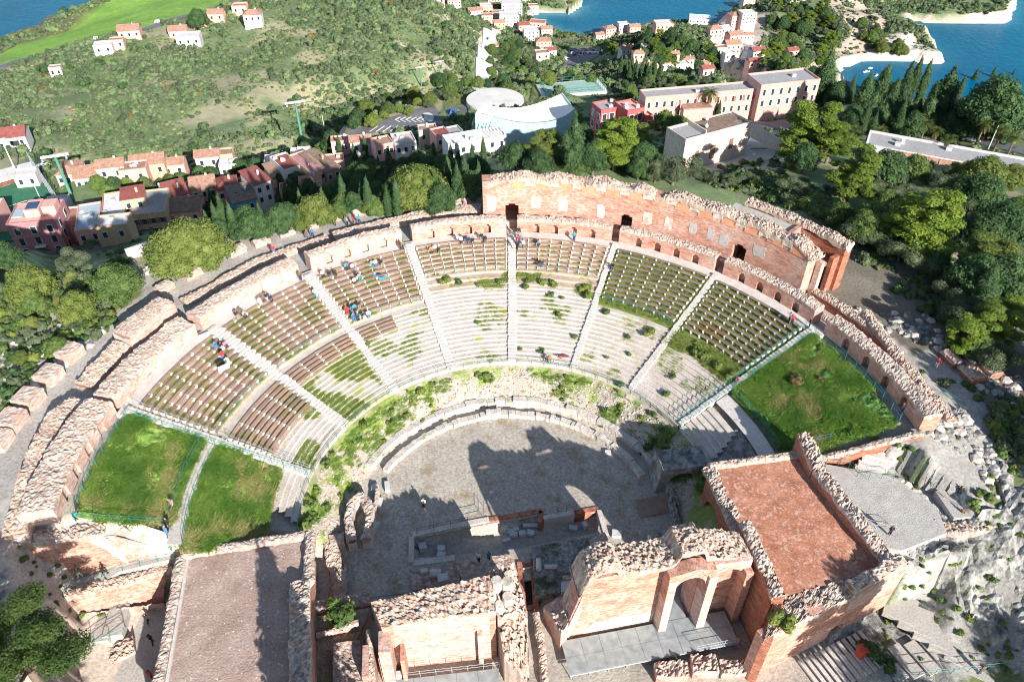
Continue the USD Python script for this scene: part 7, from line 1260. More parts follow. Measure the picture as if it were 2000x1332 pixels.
grove([(1100, 295), (1300, 290), (1290, 330), (1150, 322), (1010, 318)], 8, 113, 34, ['dark', 'broad'], (46, 66), lambda k: NMK[k]+' behind the high wall', 'trees behind the high wall')
grove([(30, 620), (120, 610), (200, 590), (150, 650), (60, 690), (20, 720)], 7, 114, 26, ['broad', 'olive', 'bright'], (30, 48), lambda k: NMK[k]+' in the rocky garden at the left edge', 'small trees in the left garden')
# low scrub, weeds and stones scattered on the ground
def scatter(name, label, cat, protos, pos, rz, sc, idx):
    pi = UsdGeom.PointInstancer.Define(stage, '/World/'+name); tag('/World/'+name, label, cat, None, 'stuff'); rel = []
    for k, (m, mt, sm) in enumerate(protos): rel.append(part('/World/'+name, 'shape', m, mt, sm))
    pi.CreatePrototypesRel().SetTargets([Sdf.Path(r) for r in rel]); pi.CreatePositionsAttr(Vt.Vec3fArray.FromNumpy(np.asarray(pos, np.float32))); pi.CreateProtoIndicesAttr(Vt.IntArray.FromNumpy(np.asarray(idx, np.int32)))
    q = np.zeros((len(pos), 4)); q[:, 0] = np.cos(rz/2); q[:, 3] = np.sin(rz/2); pi.CreateOrientationsAttr(Vt.QuathArray([Gf.Quath(float(a), 0, 0, float(b)) for a, _, _, b in q])); s = np.asarray(sc, np.float32); s = np.repeat(s[:, None], 3, 1) if s.ndim == 1 else s
    pi.CreateScalesAttr(Vt.Vec3fArray.FromNumpy(s))
def bush(seed, n, size, nl=4): 
    rg = np.random.default_rng(seed); return crown([(rg.normal()*.45, rg.normal()*.45, .35+rg.random()*.4, .5+rg.random()*.3, .5+rg.random()*.3, .42+rg.random()*.3) for _ in range(nl)], n, size, seed, core=.8)
rs = np.random.default_rng(9)
N = 150000; wy = 80+np.sqrt(rs.random(N))*820; wx = (rs.random(N)-.5)*2*(.72*(wy+60)); q = np.c_[wx, wy]; R_ = np.hypot(wx, wy)
ok = (R_ > 95) & shapely.contains_xy(SEAPOLY.buffer(6), wx, wy).__invert__()
ex = shapely.union_all([wpoly(MEADOW).buffer(1), wpoly([(672, 262), (846, 200), (868, 246), (720, 264)]), Polygon(cp).buffer(4), Polygon([(c_[0], c_[1]) for c_ in [hit(967, 197)[:2]+12.5*np.array([math.cos(t), math.sin(t)]) for t in np.linspace(0, 6.2, 20)]]), wpoly([(1290, 325), (1470, 250), (1530, 285), (1480, 330), (1380, 345)]), wpoly([(1085, 128), (1110, 92), (1185, 90), (1170, 112), (1120, 132)]), wpoly([(1385, 40), (1490, 30), (1490, 70), (1470, 140), (1420, 130), (1390, 90)]), wpoly([(-100, 330), (70, 310), (140, 425), (60, 500), (-100, 500)]), wpoly([(100, 480), (330, 440), (480, 400), (650, 345), (650, 300), (500, 330), (350, 360), (110, 400)]), wpoly([(1430, 240), (1700, 218), (1700, 255), (1470, 256)]), ribbon([(-60, 152), (0, 134), (100, 101), (200, 77), (330, 42), (440, 10), (490, -8)], 9), ribbon([(944, 185), (946, 150), (948, 115), (955, 85), (970, 60)], 12)])
ok &= ~shapely.contains_xy(ex, wx, wy); hz = HZ(q); ok &= hz > -197.5
st = RegularGridInterpolator((GX, GY), steep, bounds_error=False, fill_value=0)(q); ok &= (st < .9)
den = fbm(q, 1/28, 71, 3)+.35*fbm(q, 1/8, 72, 2); ok &= den > -.36+rs.random(N)*.30
rock = np.zeros(N, bool)
for P_ in (wpoly([(1595, 0), (1680, -10), (1735, 50), (1720, 100), (1640, 130), (1625, 100), (1665, 60), (1640, 40)]), wpoly([(1690, 70), (1780, 60), (1838, 112), (1836, 122), (1760, 118), (1700, 110), (1760, 95)])): rock |= shapely.contains_xy(P_, wx, wy)
ok &= ~(rock & (rs.random(N) > .12))
q, hz, R_ = q[ok], hz[ok], R_[ok]; n_ = len(q); sc = rs.uniform(.45, 1.0, n_)**1.0*rs.choice([.8, 1.0, 1.9], n_, p=[.45, .4, .15])*np.clip(.7+R_/420, 1, 1.8); idx = rs.choice(5, n_, p=[.40, .32, .2, .065, .015])
scatter('hillside_scrub', 'low Mediterranean scrub covering the hillsides', 'scrub', [(bush(1, 130, .34), 'leaf_macchia', False), (bush(2, 130, .34), 'leaf_macchia', False), (bush(3, 120, .36), 'leaf_olive', False), (bush(4, 120, .34), 'leaf_dark', False), (bush(5, 110, .34), 'leaf_rust', False)], np.c_[q, hz-.15], rs.random(n_)*6.28, np.c_[sc, sc, sc*rs.uniform(.7, 1.15, n_)], idx)
N = 120000; wy = 80+np.sqrt(rs.random(N))*620; wx = (rs.random(N)-.5)*2*(.70*(wy+60)); q = np.c_[wx, wy]; ok = (np.hypot(wx, wy) > 95) & ~shapely.contains_xy(SEAPOLY.buffer(6), wx, wy) & ~shapely.contains_xy(ex, wx, wy); hz = HZ(q); ok &= hz > -197.5
ok &= fbm(q, 1/11, 75, 3) > -.32+rs.random(N)*.45; q, hz = q[ok], hz[ok]; n_ = len(q); sc = rs.uniform(.35, .85, n_)
scatter('hillside_low_scrub', 'low heath, grass clumps and small bushes between the scrub of the hills', 'scrub', [(bush(6, 46, .5, 2), 'leaf_macchia', False), (bush(7, 46, .5, 2), 'leaf_shrub', False), (bush(8, 46, .5, 2), 'grassdry', False), (bush(9, 46, .5, 2), 'leaf_olive', False)], np.c_[q, hz-.12], rs.random(n_)*6.28, np.c_[sc, sc, sc*.75], rs.choice(4, n_, p=[.4, .22, .18, .2]))
# weeds on seats, slope of the orchestra, walls
def tuft(seed, n=26, h=.28, sp=.16):
    rg = np.random.default_rng(seed); b = rg.normal(0, sp, (n, 2)); d = rg.normal(0, .85, (n, 2))*h; w = rg.normal(0, 1, (n, 2)); w = w/np.linalg.norm(w, axis=1, keepdims=True)*.05; hh = h*rg.uniform(.2, .7, n)
    V = np.stack([np.c_[b-w, 0*hh], np.c_[b+w, 0*hh], np.c_[b+d, hh]], 1).reshape(-1, 3); return V, np.arange(n*3).reshape(-1, 3)
wpos, wsc = [], []
def weeds(a0, a1, r0, r1, n, seed, f=.1, s=(.6, 1.4), thr=0.0, rows=None):
    rg = np.random.default_rng(seed); a = rg.uniform(a0, a1, n*4); r = np.sqrt(rg.uniform(r0*r0, r1*r1, n*4))
    if rows: r = r0+(np.round((r-r0)/rows))*rows+rg.normal(0, .06, len(r))
    x, y = r*np.sin(np.radians(a)), r*np.cos(np.radians(a)); k = np.nonzero(fbm(np.c_[x, y], .28, seed, 3) > thr)[0][:n]
    for i in k: wpos.append((x[i], y[i], f(r[i]) if callable(f) else CAV(r[i])+f)); wsc.append(rg.uniform(*s))
tz = lambda r: CAV(r)+.06
for w, n in ((2, 900), (3, 850), (4, 420), (5, 90), (6, 90)): weeds(W0[w]+1.5, W0[w]+18.5, 36.6 if w < 5 else 40.2, 45.4, n, 200+w, tz, (.5, 1.0), .02, rows=9.3/11 if w < 5 else .8)
weeds(-79, -61, 29.6, 35, 800, 211, tz, (.5, 1.1), -.05, rows=.69); weeds(-59, -42, 25, 32.4, 2000, 212, tz, (.4, .9), -.1, rows=.7); weeds(-42, -20, 25, 35, 500, 213, tz, (.4, .9), .2, rows=.7); weeds(-79, -61, 25, 29, 400, 214, tz, (.4, .9), .1, rows=.67)
weeds(-19, 19, 25, 36.5, 700, 215, tz, (.4, .9), .22, rows=.706); weeds(-18, 18, 36.8, 39.4, 420, 216, tz, (.6, 1.2), .1); weeds(21, 58, 25, 35, 500, 217, tz, (.4, .9), .2, rows=.72)
for w, n in ((7, 1900), (8, 1000)): weeds(W0[w]+1, W0[w]+19, 36.2, 45.4, n, 220+w, lambda r: CAV(r)+.12, (.6, 1.3), -.5)
weeds(41, 58, 33.5, 35.9, 900, 230, lambda r: CAV(r)+.1, (.8, 1.7), -.2)
nw_ = len(wpos); rg = np.random.default_rng(3)
scatter('seat_weeds', 'tufts of grass growing between the benches and stone tiers', 'weeds', [(tuft(1), 'grassblade', False), (tuft(2), 'grassblade', False), (tuft(3), 'grassdry', False)], np.array(wpos), rg.random(nw_)*6.28, np.array(wsc)*1.15, rg.choice(3, nw_, p=[.35, .25, .4]))
gp, gi = [], []
for a0, a1, r0, r1, n, s in ((-99.3, -81, 37.0, 45.6, 5200, 1), (-104.3, -81, 27.9, 35.6, 5200, 2), (61.2, 82.3, 32.6, 45.5, 8200, 3)):
    rg = np.random.default_rng(s); a = np.radians(rg.uniform(a0, a1, n)); r = np.sqrt(rg.uniform(r0*r0, r1*r1, n)); q = np.c_[r*np.sin(a), r*np.cos(a)]
    f1, f2 = fbm(q, .45, 90+s, 3), fbm(q, .35, 95+s, 3); k = f1 > -.25; gp.append(np.c_[q, CAV(r)+.25][k]); gi.append(np.where(f2[k] > (.10 if s < 3 else .26), 2, np.where(f1[k] > .18, 1, 0)))
gp, gi = np.vstack(gp), np.concatenate(gi); rg = np.random.default_rng(4); ng = len(gp)
leafmat('grass_deep', (.15, .34, .05), (.26, .46, .10), rnd=.2, trans=.5)
scatter('slope_grass', 'long grass on the green slopes at both ends of the seating', 'grass', [(tuft(5, 40, .3, .34), 'grassblade', False), (tuft(6, 44, .42, .34), 'grass_deep', False), (tuft(7, 36, .26, .34), 'grassdry', False)], gp, rg.random(ng)*6.28, rg.uniform(.6, 1.25, ng), gi)
for i, (x, y, s_, l_) in enumerate([(1556, 744, 1.0, 'round tawny dry bush in the middle of the right grass slope'), (1602, 742, .5, 'small tawny dry tuft right of the larger one on the right grass')]):
    for z in np.linspace(6, 12, 80):
        p = px(x, y, z)
        if z >= CAV(np.hypot(p[0], p[1]))+.3: break
    t = solo('dry_bush', bush(70+i, 260, .2).arrays(), 'leaf_rust', l_, 'bush'); xf = UsdGeom.Xformable(stage.GetPrimAtPath(t)); xf.AddTranslateOp().Set(Gf.Vec3d(*map(float, p))); xf.AddScaleOp().Set(Gf.Vec3f(s_, s_, s_*.7))
# the planted slope between rail and orchestra
rg = np.random.default_rng(12); N = 9000; a = rg.uniform(-100, 84, N); r = np.sqrt(rg.uniform(19.9**2, 24.1**2, N)); xy = np.c_[r*np.sin(np.radians(a)), r*np.cos(np.radians(a))]
g_ = fbm(xy, 1.1, 55)*.6+fbm(xy, .3, 77, 3)*.9+(r-22)*.12+np.where((a < -30), .22, 0)-np.where((a > -35) & (a < -3) & (r < 22.6), .6, 0)-np.where(np.abs(a+3.5) < 3, 1, 0)-np.where(np.abs(a+18.5) < 2.5, 1, 0)
k = g_ > .16; kk = k & (rg.random(N) < .8); nb = kk.sum()
scatter('slope_plants', 'green plants and grass tufts growing on the rubble slope above the orchestra', 'plants', [(bush(11, 60, .3, 3), 'leaf_bright', False), (tuft(8, 46, .34, .34), 'grassblade', False), (bush(12, 60, .3, 3), 'leaf_shrub', False)], np.c_[xy[kk], HZ(xy[kk])], rg.random(nb)*6.28, rg.uniform(.25, .62, nb), rg.choice(3, nb, p=[.02, .96, .02]))
st_ = ~k & (rg.random(N) < .4); ns = st_.sum()
def stone(seed): 
    m = trimesh.creation.icosphere(1); v = m.vertices*(1+np.random.default_rng(seed).normal(0, .16, (42, 1)))*[1, .8, .6]; return v, m.faces
scatter('slope_stones', 'pale stones and rubble on the slope above the orchestra', 'stones', [(stone(1), 'stone', False), (stone(2), 'plaster_grey', False), (stone(3), 'earth', False)], np.c_[xy[st_], HZ(xy[st_])-.02], rg.random(ns)*6.28, rg.uniform(.06, .2, ns), rg.integers(0, 3, ns))
# shrubs that stand out on the stone tiers
for i, (x, y, s_) in enumerate([(934, 559, .5), (1026, 564, .65), (1075, 577, .5), (1090, 615, .6), (932, 632, .45), (1148, 582, .9), (1139, 566, .8), (1078, 556, .9), (1060, 555, .8), (1030, 552, .6), (868, 552, .9), (895, 552, .7), (975, 553, .6), (1183, 613, .7), (1265, 653, .9), (1225, 658, .5), (1122, 660, .5), (1016, 684, .4), (1056, 687, .5), (1227, 692, .45), (1210, 754, .6), (1300, 773, .65), (1312, 738, .5), (1355, 690, .9), (1375, 700, 1.0), (1400, 720, .9), (1425, 735, .8), (717, 671, .5), (1185, 700, .35), (1098, 584, .4)]):
    b = None
    for z in np.linspace(3, 12, 60):
        p = px(x, y, z); r = np.hypot(p[0], p[1])
        if z >= CAV(r)+.1: b = p; break
    t = solo('seat_shrub', bush(30+i % 4, 170, .26).arrays(), 'leaf_shrub' if s_ < .75 else 'leaf_bright', ['small dark shrub', 'round green shrub', 'yellow-green bush'][0 if s_ < .5 else 1 if s_ < .75 else 2]+' rooted in the stone tiers', 'shrub', 'shrubs on the tiers '+('small' if s_ < .5 else 'round' if s_ < .75 else 'bright'))
    xf = UsdGeom.Xformable(stage.GetPrimAtPath(t)); xf.AddTranslateOp().Set(Gf.Vec3d(*map(float, b))); xf.AddScaleOp().Set(Gf.Vec3f(s_*.9, s_*.9, s_*.8))
# shrubs of the gardens round the theatre
rg = np.random.default_rng(15); L = []
for poly, n, s in (([(0, 560), (120, 540), (230, 600), (220, 640), (150, 690), (90, 730), (40, 780), (0, 820)], 170, .8), ([(1500, 350), (1640, 395), (1640, 470), (1600, 420), (1480, 370), (1400, 350)], 160, 1.0), ([(1355, 350), (1440, 335), (1560, 350), (1640, 400), (1600, 425), (1480, 388), (1400, 368)], 190, .75), ([(1150, 322), (1300, 328), (1360, 348), (1300, 342)], 40, .8), ([(1640, 470), (1800, 470), (2000, 500), (2000, 640), (1860, 640), (1720, 560)], 130, .8), ([(130, 540), (250, 500), (250, 515), (240, 560), (150, 560)], 30, .8), ([(1690, 690), (1990, 760), (1990, 800), (1950, 800)], 15, .6), ([(1400, 330), (1520, 310), (1560, 340), (1460, 352)], 40, .8), ([(1930, 800), (2000, 780), (2000, 900), (1940, 880)], 40, .9)):
    for x, y in inside(poly, n, 40+len(L), 6): L.append((hit(x, y), s))
P_ = np.array([q[0] for q in L]); S_ = np.array([q[1] for q in L])*rg.uniform(.5, 1.4, len(L))
scatter('garden_shrubs', 'prickly pears, low shrubs and ground cover in the gardens around the theatre', 'shrubs', [(bush(41, 150, .26), 'leaf_shrub', False), (bush(42, 150, .26), 'leaf_olive', False), (bush(43, 150, .28), 'leaf_bright', False), (bush(44, 150, .26), 'leaf_dark', False)], P_-[0, 0, .1], rg.random(len(L))*6.28, S_, rg.choice(4, len(L), p=[.35, .3, .2, .15]))
L = []
for poly, n in (([(0, 640), (130, 640), (230, 600), (180, 680), (90, 740), (30, 790), (0, 800)], 120), ([(250, 500), (330, 490), (300, 540), (250, 540)], 12), ([(1640, 600), (1830, 620), (1850, 690), (1760, 660)], 60), ([(1860, 690), (2000, 740), (1990, 800), (1900, 760)], 60), ([(1790, 830), (1880, 800), (1965, 900), (1965, 1010), (1900, 900)], 90), ([(1840, 985), (1905, 1030), (1860, 1060), (1760, 1095), (1690, 1080), (1835, 1050)], 110), ([(1745, 935), (1790, 960), (1850, 1020), (1800, 1000)], 60), ([(1620, 920), (1700, 950), (1820, 1030), (1720, 1050)], 45)):
    for x, y in inside(poly, n, 70+len(L), 5): L.append(hit(x, y))
W_ = []
for poly, n in (([(1720, 1080), (1990, 1040), (1995, 1330), (1900, 1300), (1760, 1180)], 90), ([(1850, 1030), (1995, 860), (1995, 1050)], 70), ([(1560, 1240), (1740, 1200), (1800, 1290)], 20), ([(1700, 850), (1790, 880), (1790, 960)], 25), ([(20, 1060), (240, 1050), (330, 1160), (120, 1230)], 60), ([(610, 1195), (960, 1130), (980, 1200), (760, 1225), (620, 1330)], 40), ([(1120, 1090), (1390, 1060), (1450, 1120), (1280, 1110)], 0)):
    W_ += [hit(x, y) for x, y in inside(poly, n, 90+n, 6)]
W_ = np.array(W_); scatter('rock_weeds', 'weeds and small shrubs on the limestone and ruined walls', 'weeds', [(bush(45, 90, .26), 'leaf_shrub', False), (tuft(9, 46, .5, .3), 'grassblade', False), (bush(46, 90, .26), 'leaf_bright', False)], W_, rg.random(len(W_))*6.28, rg.uniform(.15, .5, len(W_)), rg.integers(0, 3, len(W_)))
L = np.array(L); scatter('garden_rocks', 'pale limestone rocks lying in the gardens', 'rocks', [(stone(5), 'rock', False), (stone(6), 'stone', False)], L, rg.random(len(L))*6.28, rg.uniform(.2, .95, len(L))**1.4, rg.integers(0, 2, len(L)))
for i, (x, y) in enumerate([(303, 531), (335, 532)]):
    p = hit(x, y); solo('boulder', (np.asarray(stone(60+i)[0])*[1.5, 1.2, 1.1]+p+[0, 0, .5], stone(60+i)[1]), 'stone', ['large white boulder at the foot of the big domed tree, left one', 'large white boulder at the foot of the big domed tree, right one'][i], 'boulder')
for i, (x, y, s_, kd) in enumerate([(672, 1205, 1.2, 'leaf_shrub'), (655, 1200, .9, 'leaf_shrub'), (1518, 1215, .9, 'leaf_bright'), (1535, 1222, .7, 'leaf_bright'), (1700, 1270, 1.0, 'leaf_dark'), (1718, 1282, .9, 'leaf_dark'), (1815, 1075, 1.0, 'leaf_shrub'), (1800, 1090, .8, 'leaf_bright')]):
    p = px(x, y, [3.2, 3.2, ZR-.2, ZR-.1, .8, .8, 4.5, 4][i]); t = solo('ruin_shrub', bush(50+i, 220, .24).arrays(), kd, ['bushy shrub on the ledge beside the left tower, larger one', 'shrub beside the larger one on the ledge by the left tower', 'green shrub on the front parapet of the right tower', 'second green shrub on the front parapet of the right tower', 'dark shrub beside the ticket box', 'dark shrub right of the ticket box', 'shrub on the limestone right of the right tower', 'yellow-green shrub on the limestone right of the right tower'][i], 'shrub'); xf = UsdGeom.Xformable(stage.GetPrimAtPath(t)); xf.AddTranslateOp().Set(Gf.Vec3d(*map(float, p))); xf.AddScaleOp().Set(Gf.Vec3f(s_*1.2, s_*1.2, s_))
# ------------------------------------------------------------------ visitors
for k, c in dict(skin=(.48, .27, .19), skin_dark=(.26, .14, .10), hair_dark=(.02, .015, .012), hair_brown=(.10, .055, .03), hair_fair=(.33, .23, .12)).items(): plain(k, c, .6, var=.08)
CLOTH = dict(black=(.018, .018, .02), navy=(.02, .035, .09), blue=(.05, .16, .38), jeans=(.08, .13, .24), red=(.50, .03, .035), white=(.72, .72, .70), grey=(.25, .25, .26), beige=(.45, .36, .26), pink=(.62, .18, .30), green=(.08, .22, .10), orange=(.55, .20, .05), teal=(.04, .26, .32), maroon=(.18, .03, .05), brown=(.16, .09, .05))
for k, c in CLOTH.items(): plain('cloth_'+k, c, .85, var=.1)
MF = manifold3d.Manifold
def chain(bones, seg=8):
    """one continuous surface from bones [(joint, radius, joint, radius)]"""
    parts_ = []
    for a, ra, b, rb in bones:
        s = MF.sphere(ra, seg).translate(list(map(float, a)))+MF.sphere(rb, seg).translate(list(map(float, b))); parts_.append(s.hull())
    m = MF.batch_boolean(parts_, manifold3d.OpType.Add); q = m.to_mesh(); return np.array(q.vert_properties[:, :3]), np.array(q.tri_verts)
def figure(pose):
    """joints of a 1.72 m figure facing +x"""
    J = {}
    if pose == 'sit': hip = .46
    elif pose == 'lie': hip = .16
    else: hip = .92
    def V(*a): return np.array(a, float)
    if pose == 'lie':
        J = dict(hl=V(0, .1, .14), hr=V(0, -.1, .14), ch=V(-.42, 0, .20), nk=V(-.56, 0, .24), hd=V(-.70, 0, .27), sl=V(-.45, .18, .2), sr=V(-.45, -.18, .2), el=V(-.3, .34, .1), er=V(-.3, -.34, .1), wl=V(-.06, .3, .1), wr=V(-.06, -.3, .1), kl=V(.42, .13, .26), kr=V(.44, -.1, .12), al=V(.8, .12, .08), ar=V(.86, -.1, .08), pv=V(0, 0, .14))
    elif pose == 'sit':
        J = dict(hl=V(0, .1, hip), hr=V(0, -.1, hip), pv=V(0, 0, hip+.02), ch=V(.05, 0, hip+.42), nk=V(.09, 0, hip+.56), hd=V(.13, 0, hip+.69), sl=V(.06, .19, hip+.48), sr=V(.06, -.19, hip+.48), el=V(.18, .25, hip+.24), er=V(.18, -.25, hip+.24), wl=V(.38, .12, hip+.16), wr=V(.38, -.12, hip+.16), kl=V(.43, .13, hip+.05), kr=V(.43, -.12, hip+.05), al=V(.42, .13, .08), ar=V(.46, -.12, .08))
    else:
        st = .26 if pose == 'walk' else .04; arm = .16 if pose == 'walk' else .03; be = .32 if pose == 'bend' else 0
        J = dict(hl=V(0, .09, hip), hr=V(0, -.09, hip), pv=V(0, 0, hip+.03), ch=V(.02+be, 0, hip+.42-be*.35), nk=V(.03+be*1.35, 0, hip+.56-be*.6), hd=V(.06+be*1.8, 0, hip+.70-be*.8), sl=V(.02+be, .19, hip+.48-be*.4), sr=V(.02+be, -.19, hip+.48-be*.4), el=V(arm+be*1.2, .25, hip+.22-be*.5), er=V(-arm+be*1.2, -.25, hip+.22-be*.5), wl=V(arm*1.9+.08+be*1.5, .22, hip-.01), wr=V(-arm*1.2+.08+be*1.5, -.22, hip-.01), kl=V(st*.55+.03, .09, .50), kr=V(-st*.3+.03, -.09, .50), al=V(st, .09, .08), ar=V(-st, -.09, .09))
    g = lambda k: J[k]
    hdir = g('hd')-g('nk'); hdir /= np.linalg.norm(hdir)
    body = [(g('pv'), .13, g('ch'), .15), (g('ch'), .13, g('nk'), .055), (g('nk'), .055, g('hd'), .085), (g('hd')-hdir*.02, .088, g('hd')+hdir*.05, .092), (g('hd')+V(.085, 0, -.01), .02, g('hd')+V(.09, 0, -.03), .018)]
    for s in 'lr':
        body += [(g('ch'), .11, g('s'+s), .062), (g('s'+s), .058, g('e'+s), .043), (g('e'+s), .042, g('w'+s), .03), (g('w'+s), .032, g('w'+s)+(g('w'+s)-g('e'+s))*.42, .02), (g('pv'), .11, g('h'+s), .095), (g('h'+s), .092, g('k'+s), .06), (g('k'+s), .058, g('a'+s), .038), (g('a'+s), .042, g('a'+s)+V(.15, 0, -.035), .032)]
    o = .018
    shirt = [(g('pv')+(g('ch')-g('pv'))*.08, .13+o, g('ch'), .15+o)]+[q for s in 'lr' for q in ((g('ch'), .12+o, g('s'+s), .07+o), (g('s'+s), .062+o, g('e'+s), .05+o), (g('e'+s), .048+o, g('e'+s)+(g('w'+s)-g('e'+s))*.8, .036+o))]
    trs = [q for s in 'lr' for q in ((g('pv'), .12+o, g('h'+s), .1+o), (g('h'+s), .098+o, g('k'+s), .066+o), (g('k'+s), .066+o, g('a'+s), .048+o))]
    hair = [(g('hd')+hdir*.06+V(-.015, 0, 0), .094, g('hd')+V(-.045, 0, .01), .088)]
    shoe = [(g('a'+s)+V(-.02, 0, -.03), .05, g('a'+s)+V(.14, 0, -.04), .04) for s in 'lr']
    pack = [(g('ch')+V(-.22, 0, .02), .12, g('pv')+V(-.2, 0, .08), .12)]
    return {k: chain(v) for k, v in dict(body=body, shirt=shirt, trousers=trs, hair=hair, pack=pack).items()} | {'shoe': [chain([q]) for q in shoe]}
FIG = {p: figure(p) for p in ('stand', 'walk', 'sit', 'lie', 'bend')}
R7 = np.random.default_rng(77)
def person(x, y, pose, shirt, trs, label, z=None, face=None, hair=None, pack=None, seat=False):
    if seat or z == 'cav':
        off = .22 if seat else .24
        for q in np.linspace(2.5, 12.5, 400):
            p = px(x, y, q); r = np.hypot(p[0], p[1])
            if q >= CAV(r)+off: break
    elif z is None: p = hit(x, y)
    else: p = px(x, y, z)
    if face is None: face = math.atan2(-p[1], -p[0]) if seat else R7.uniform(0, 6.28)
    s = R7.uniform(.94, 1.05); t = thing('person', label, 'person', None, p, face, s); F = FIG[pose]
    part(t, 'body', F['body'], 'skin' if R7.random() > .15 else 'skin_dark', True); part(t, 'shirt', F['shirt'], 'cloth_'+shirt, True); part(t, 'trousers', F['trousers'], 'cloth_'+trs, True); part(t, 'hair', F['hair'], 'hair_'+(hair or R7.choice(['dark', 'dark', 'brown', 'fair'])), True)
    for q in F['shoe']: part(t, 'shoe', q, 'cloth_black' if R7.random() > .4 else 'cloth_white', True)
    if pack: part(t, 'backpack', F['pack'], 'cloth_'+pack, True)
ST = 10.55
for a in [(828, 992, 'stand', 'white', 'black', 'person in white top standing alone on the sunlit orchestra floor', .04, 1.6), (488, 457, 'stand', 'black', 'black', 'person in dark clothes near the pale parapet', ST, 2.2), (536, 442, 'stand', 'red', 'black', 'person in red jacket at the pale parapet', ST, 1.7), (574, 446, 'stand', 'brown', 'jeans', 'person beside the white notice board, left one', ST, 0), (584, 448, 'stand', 'navy', 'jeans', 'person beside the white notice board, right one', ST, 3), (600, 466, 'walk', 'brown', 'jeans', 'walking couple on the upper terrace, left person', ST, -.6), (611, 464, 'walk', 'blue', 'navy', 'walking couple on the upper terrace, right person in blue', ST, -.6), (654, 441, 'walk', 'black', 'black', 'person in black before a pillar stump of the upper terrace', ST, 2), (679, 442, 'stand', 'grey', 'black', 'person in grey, left of the three on the upper terrace', ST, 1), (691, 441, 'stand', 'red', 'navy', 'person in red, middle of the three on the upper terrace', ST, 3), (702, 438, 'walk', 'teal', 'navy', 'person in teal, right of the three on the upper terrace', ST, 0), (744, 422, 'walk', 'green', 'black', 'person in green walking left of the red box', ST, -1), (909, 409, 'stand', 'pink', 'pink', 'person in bright pink near the left end of the high wall', 10.9, -1.5), (535, 497, 'walk', 'red', 'blue', 'person with red jacket walking on the open terrace', 10.5, -1.2), (444, 506, 'stand', 'white', 'black', 'person right of the domed tree in white', 10.4, 1), (588, 548, 'stand', 'brown', 'navy', 'person taking a picture at the end of the niche wall', 11.25, -1.2), (617, 582, 'walk', 'white', 'teal', 'person in white and teal stepping down the pale stair', 'cav', -1.2), (783, 488, 'stand', 'maroon', 'black', 'standing couple on the top walk, left person in maroon', 11.25, 0), (788, 488, 'stand', 'green', 'black', 'standing couple on the top walk, right person in green', 11.25, 3), (1121, 471, 'stand', 'teal', 'navy', 'person leaning at the niche wall right of the middle stair', 11.25, -1.5), (1013, 462, 'walk', 'black', 'grey', 'person in the shaded passage behind the middle stair', 11.25, -1.5), (1019, 475, 'walk', 'grey', 'blue', 'person in grey at the top of the middle stair', 11.25, -1.5), (1013, 478, 'stand', 'red', 'jeans', 'person with red top in the group at the middle stair', 11.25, 2), (1021, 486, 'stand', 'white', 'jeans', 'person in white jeans group, right of the middle stair', 11.2, 1), (1010, 488, 'walk', 'black', 'black', 'person in black in the group at the middle stair', 11.2, -1.5),
          (935, 1097, 'stand', 'white', 'black', 'visitor in white on the sunlit stone ledge by the stage', .95, 1.3), (955, 1094, 'stand', 'blue', 'navy', 'visitor in blue on the sunlit stone ledge by the stage', .95, 1.8), (339, 992, 'walk', 'pink', 'beige', 'person in pale pink on the path across the left grass', 7.9, -1.6), (331, 1030, 'walk', 'black', 'navy', 'person in black on the path across the left grass', 7.9, -1.6), (328, 1047, 'stand', 'blue', 'jeans', 'person in blue at the near end of the grass path', 7.9, 1.2), (340, 1080, 'stand', 'green', 'black', 'person at the corner of the left tower roof', 5.3, 2.5), (118, 1133, 'walk', 'brown', 'beige', 'person in brown on the left entrance walkway', 4.15, .4), (157, 1128, 'walk', 'green', 'white', 'person in green on the left entrance walkway', 4.2, .4), (205, 1123, 'walk', 'black', 'black', 'dark figure further along the left entrance walkway', 4.3, .4), (150, 1016, 'bend', 'teal', 'black', 'person in teal bending over at the near end of the left niche wall', 10.8, 0), (290, 1216, 'walk', 'black', 'black', 'person in black in the shade beside the left tower, upper one', .1, 1.5), (299, 1256, 'walk', 'black', 'navy', 'person in black in the shade beside the left tower, lower one', .1, 1.5), (122, 1246, 'stand', 'white', 'grey', 'person by the big dark pine at the lower left', .6, 1), (298, 1326, 'walk', 'red', 'black', 'person in red at the bottom edge beside the left tower', -.5, 1.5), (1827, 718, 'walk', 'red', 'white', 'person in red jacket and white trousers on the right path', None, -2), (1546, 634, 'stand', 'red', 'black', 'person in red at the top of the right railed stair', 11.25, 2), (1540, 629, 'stand', 'white', 'black', 'person in white at the top of the right railed stair', 11.25, 0), (1580, 640, 'stand', 'navy', 'black', 'person in navy by the last gap of the niche wall', 11.25, 3), (1944, 835, 'walk', 'black', 'black', 'person in black on the shaded right path, left one', 9.0, 1.8), (1955, 840, 'walk', 'navy', 'black', 'person in navy on the shaded right path, right one', 9.0, 1.8), (1870, 968, 'walk', 'black', 'navy', 'person in black on the side path by the broad steps', 7.6, -1.6), (1872, 1012, 'stand', 'brown', 'black', 'person at the lower end of the broad steps', 6.5, 1), (1736, 1044, 'stand', 'black', 'black', 'person in black at the lower edge of the gravel terrace', 7.65, -1.5), (1912, 1316, 'stand', 'brown', 'jeans', 'person at the railing in the bottom right corner', .6, 2), (1758, 808, 'stand', 'black', 'navy', 'person in the shade at the end of the right niche wall', 11.2, 2),
          (446, 716, 'walk', 'white', 'white', 'person in white walking on the left benches', 'cav', -.9), (437, 705, 'stand', 'red', 'blue', 'person in red standing on the left benches', 'cav', -.9)]: person(*a)
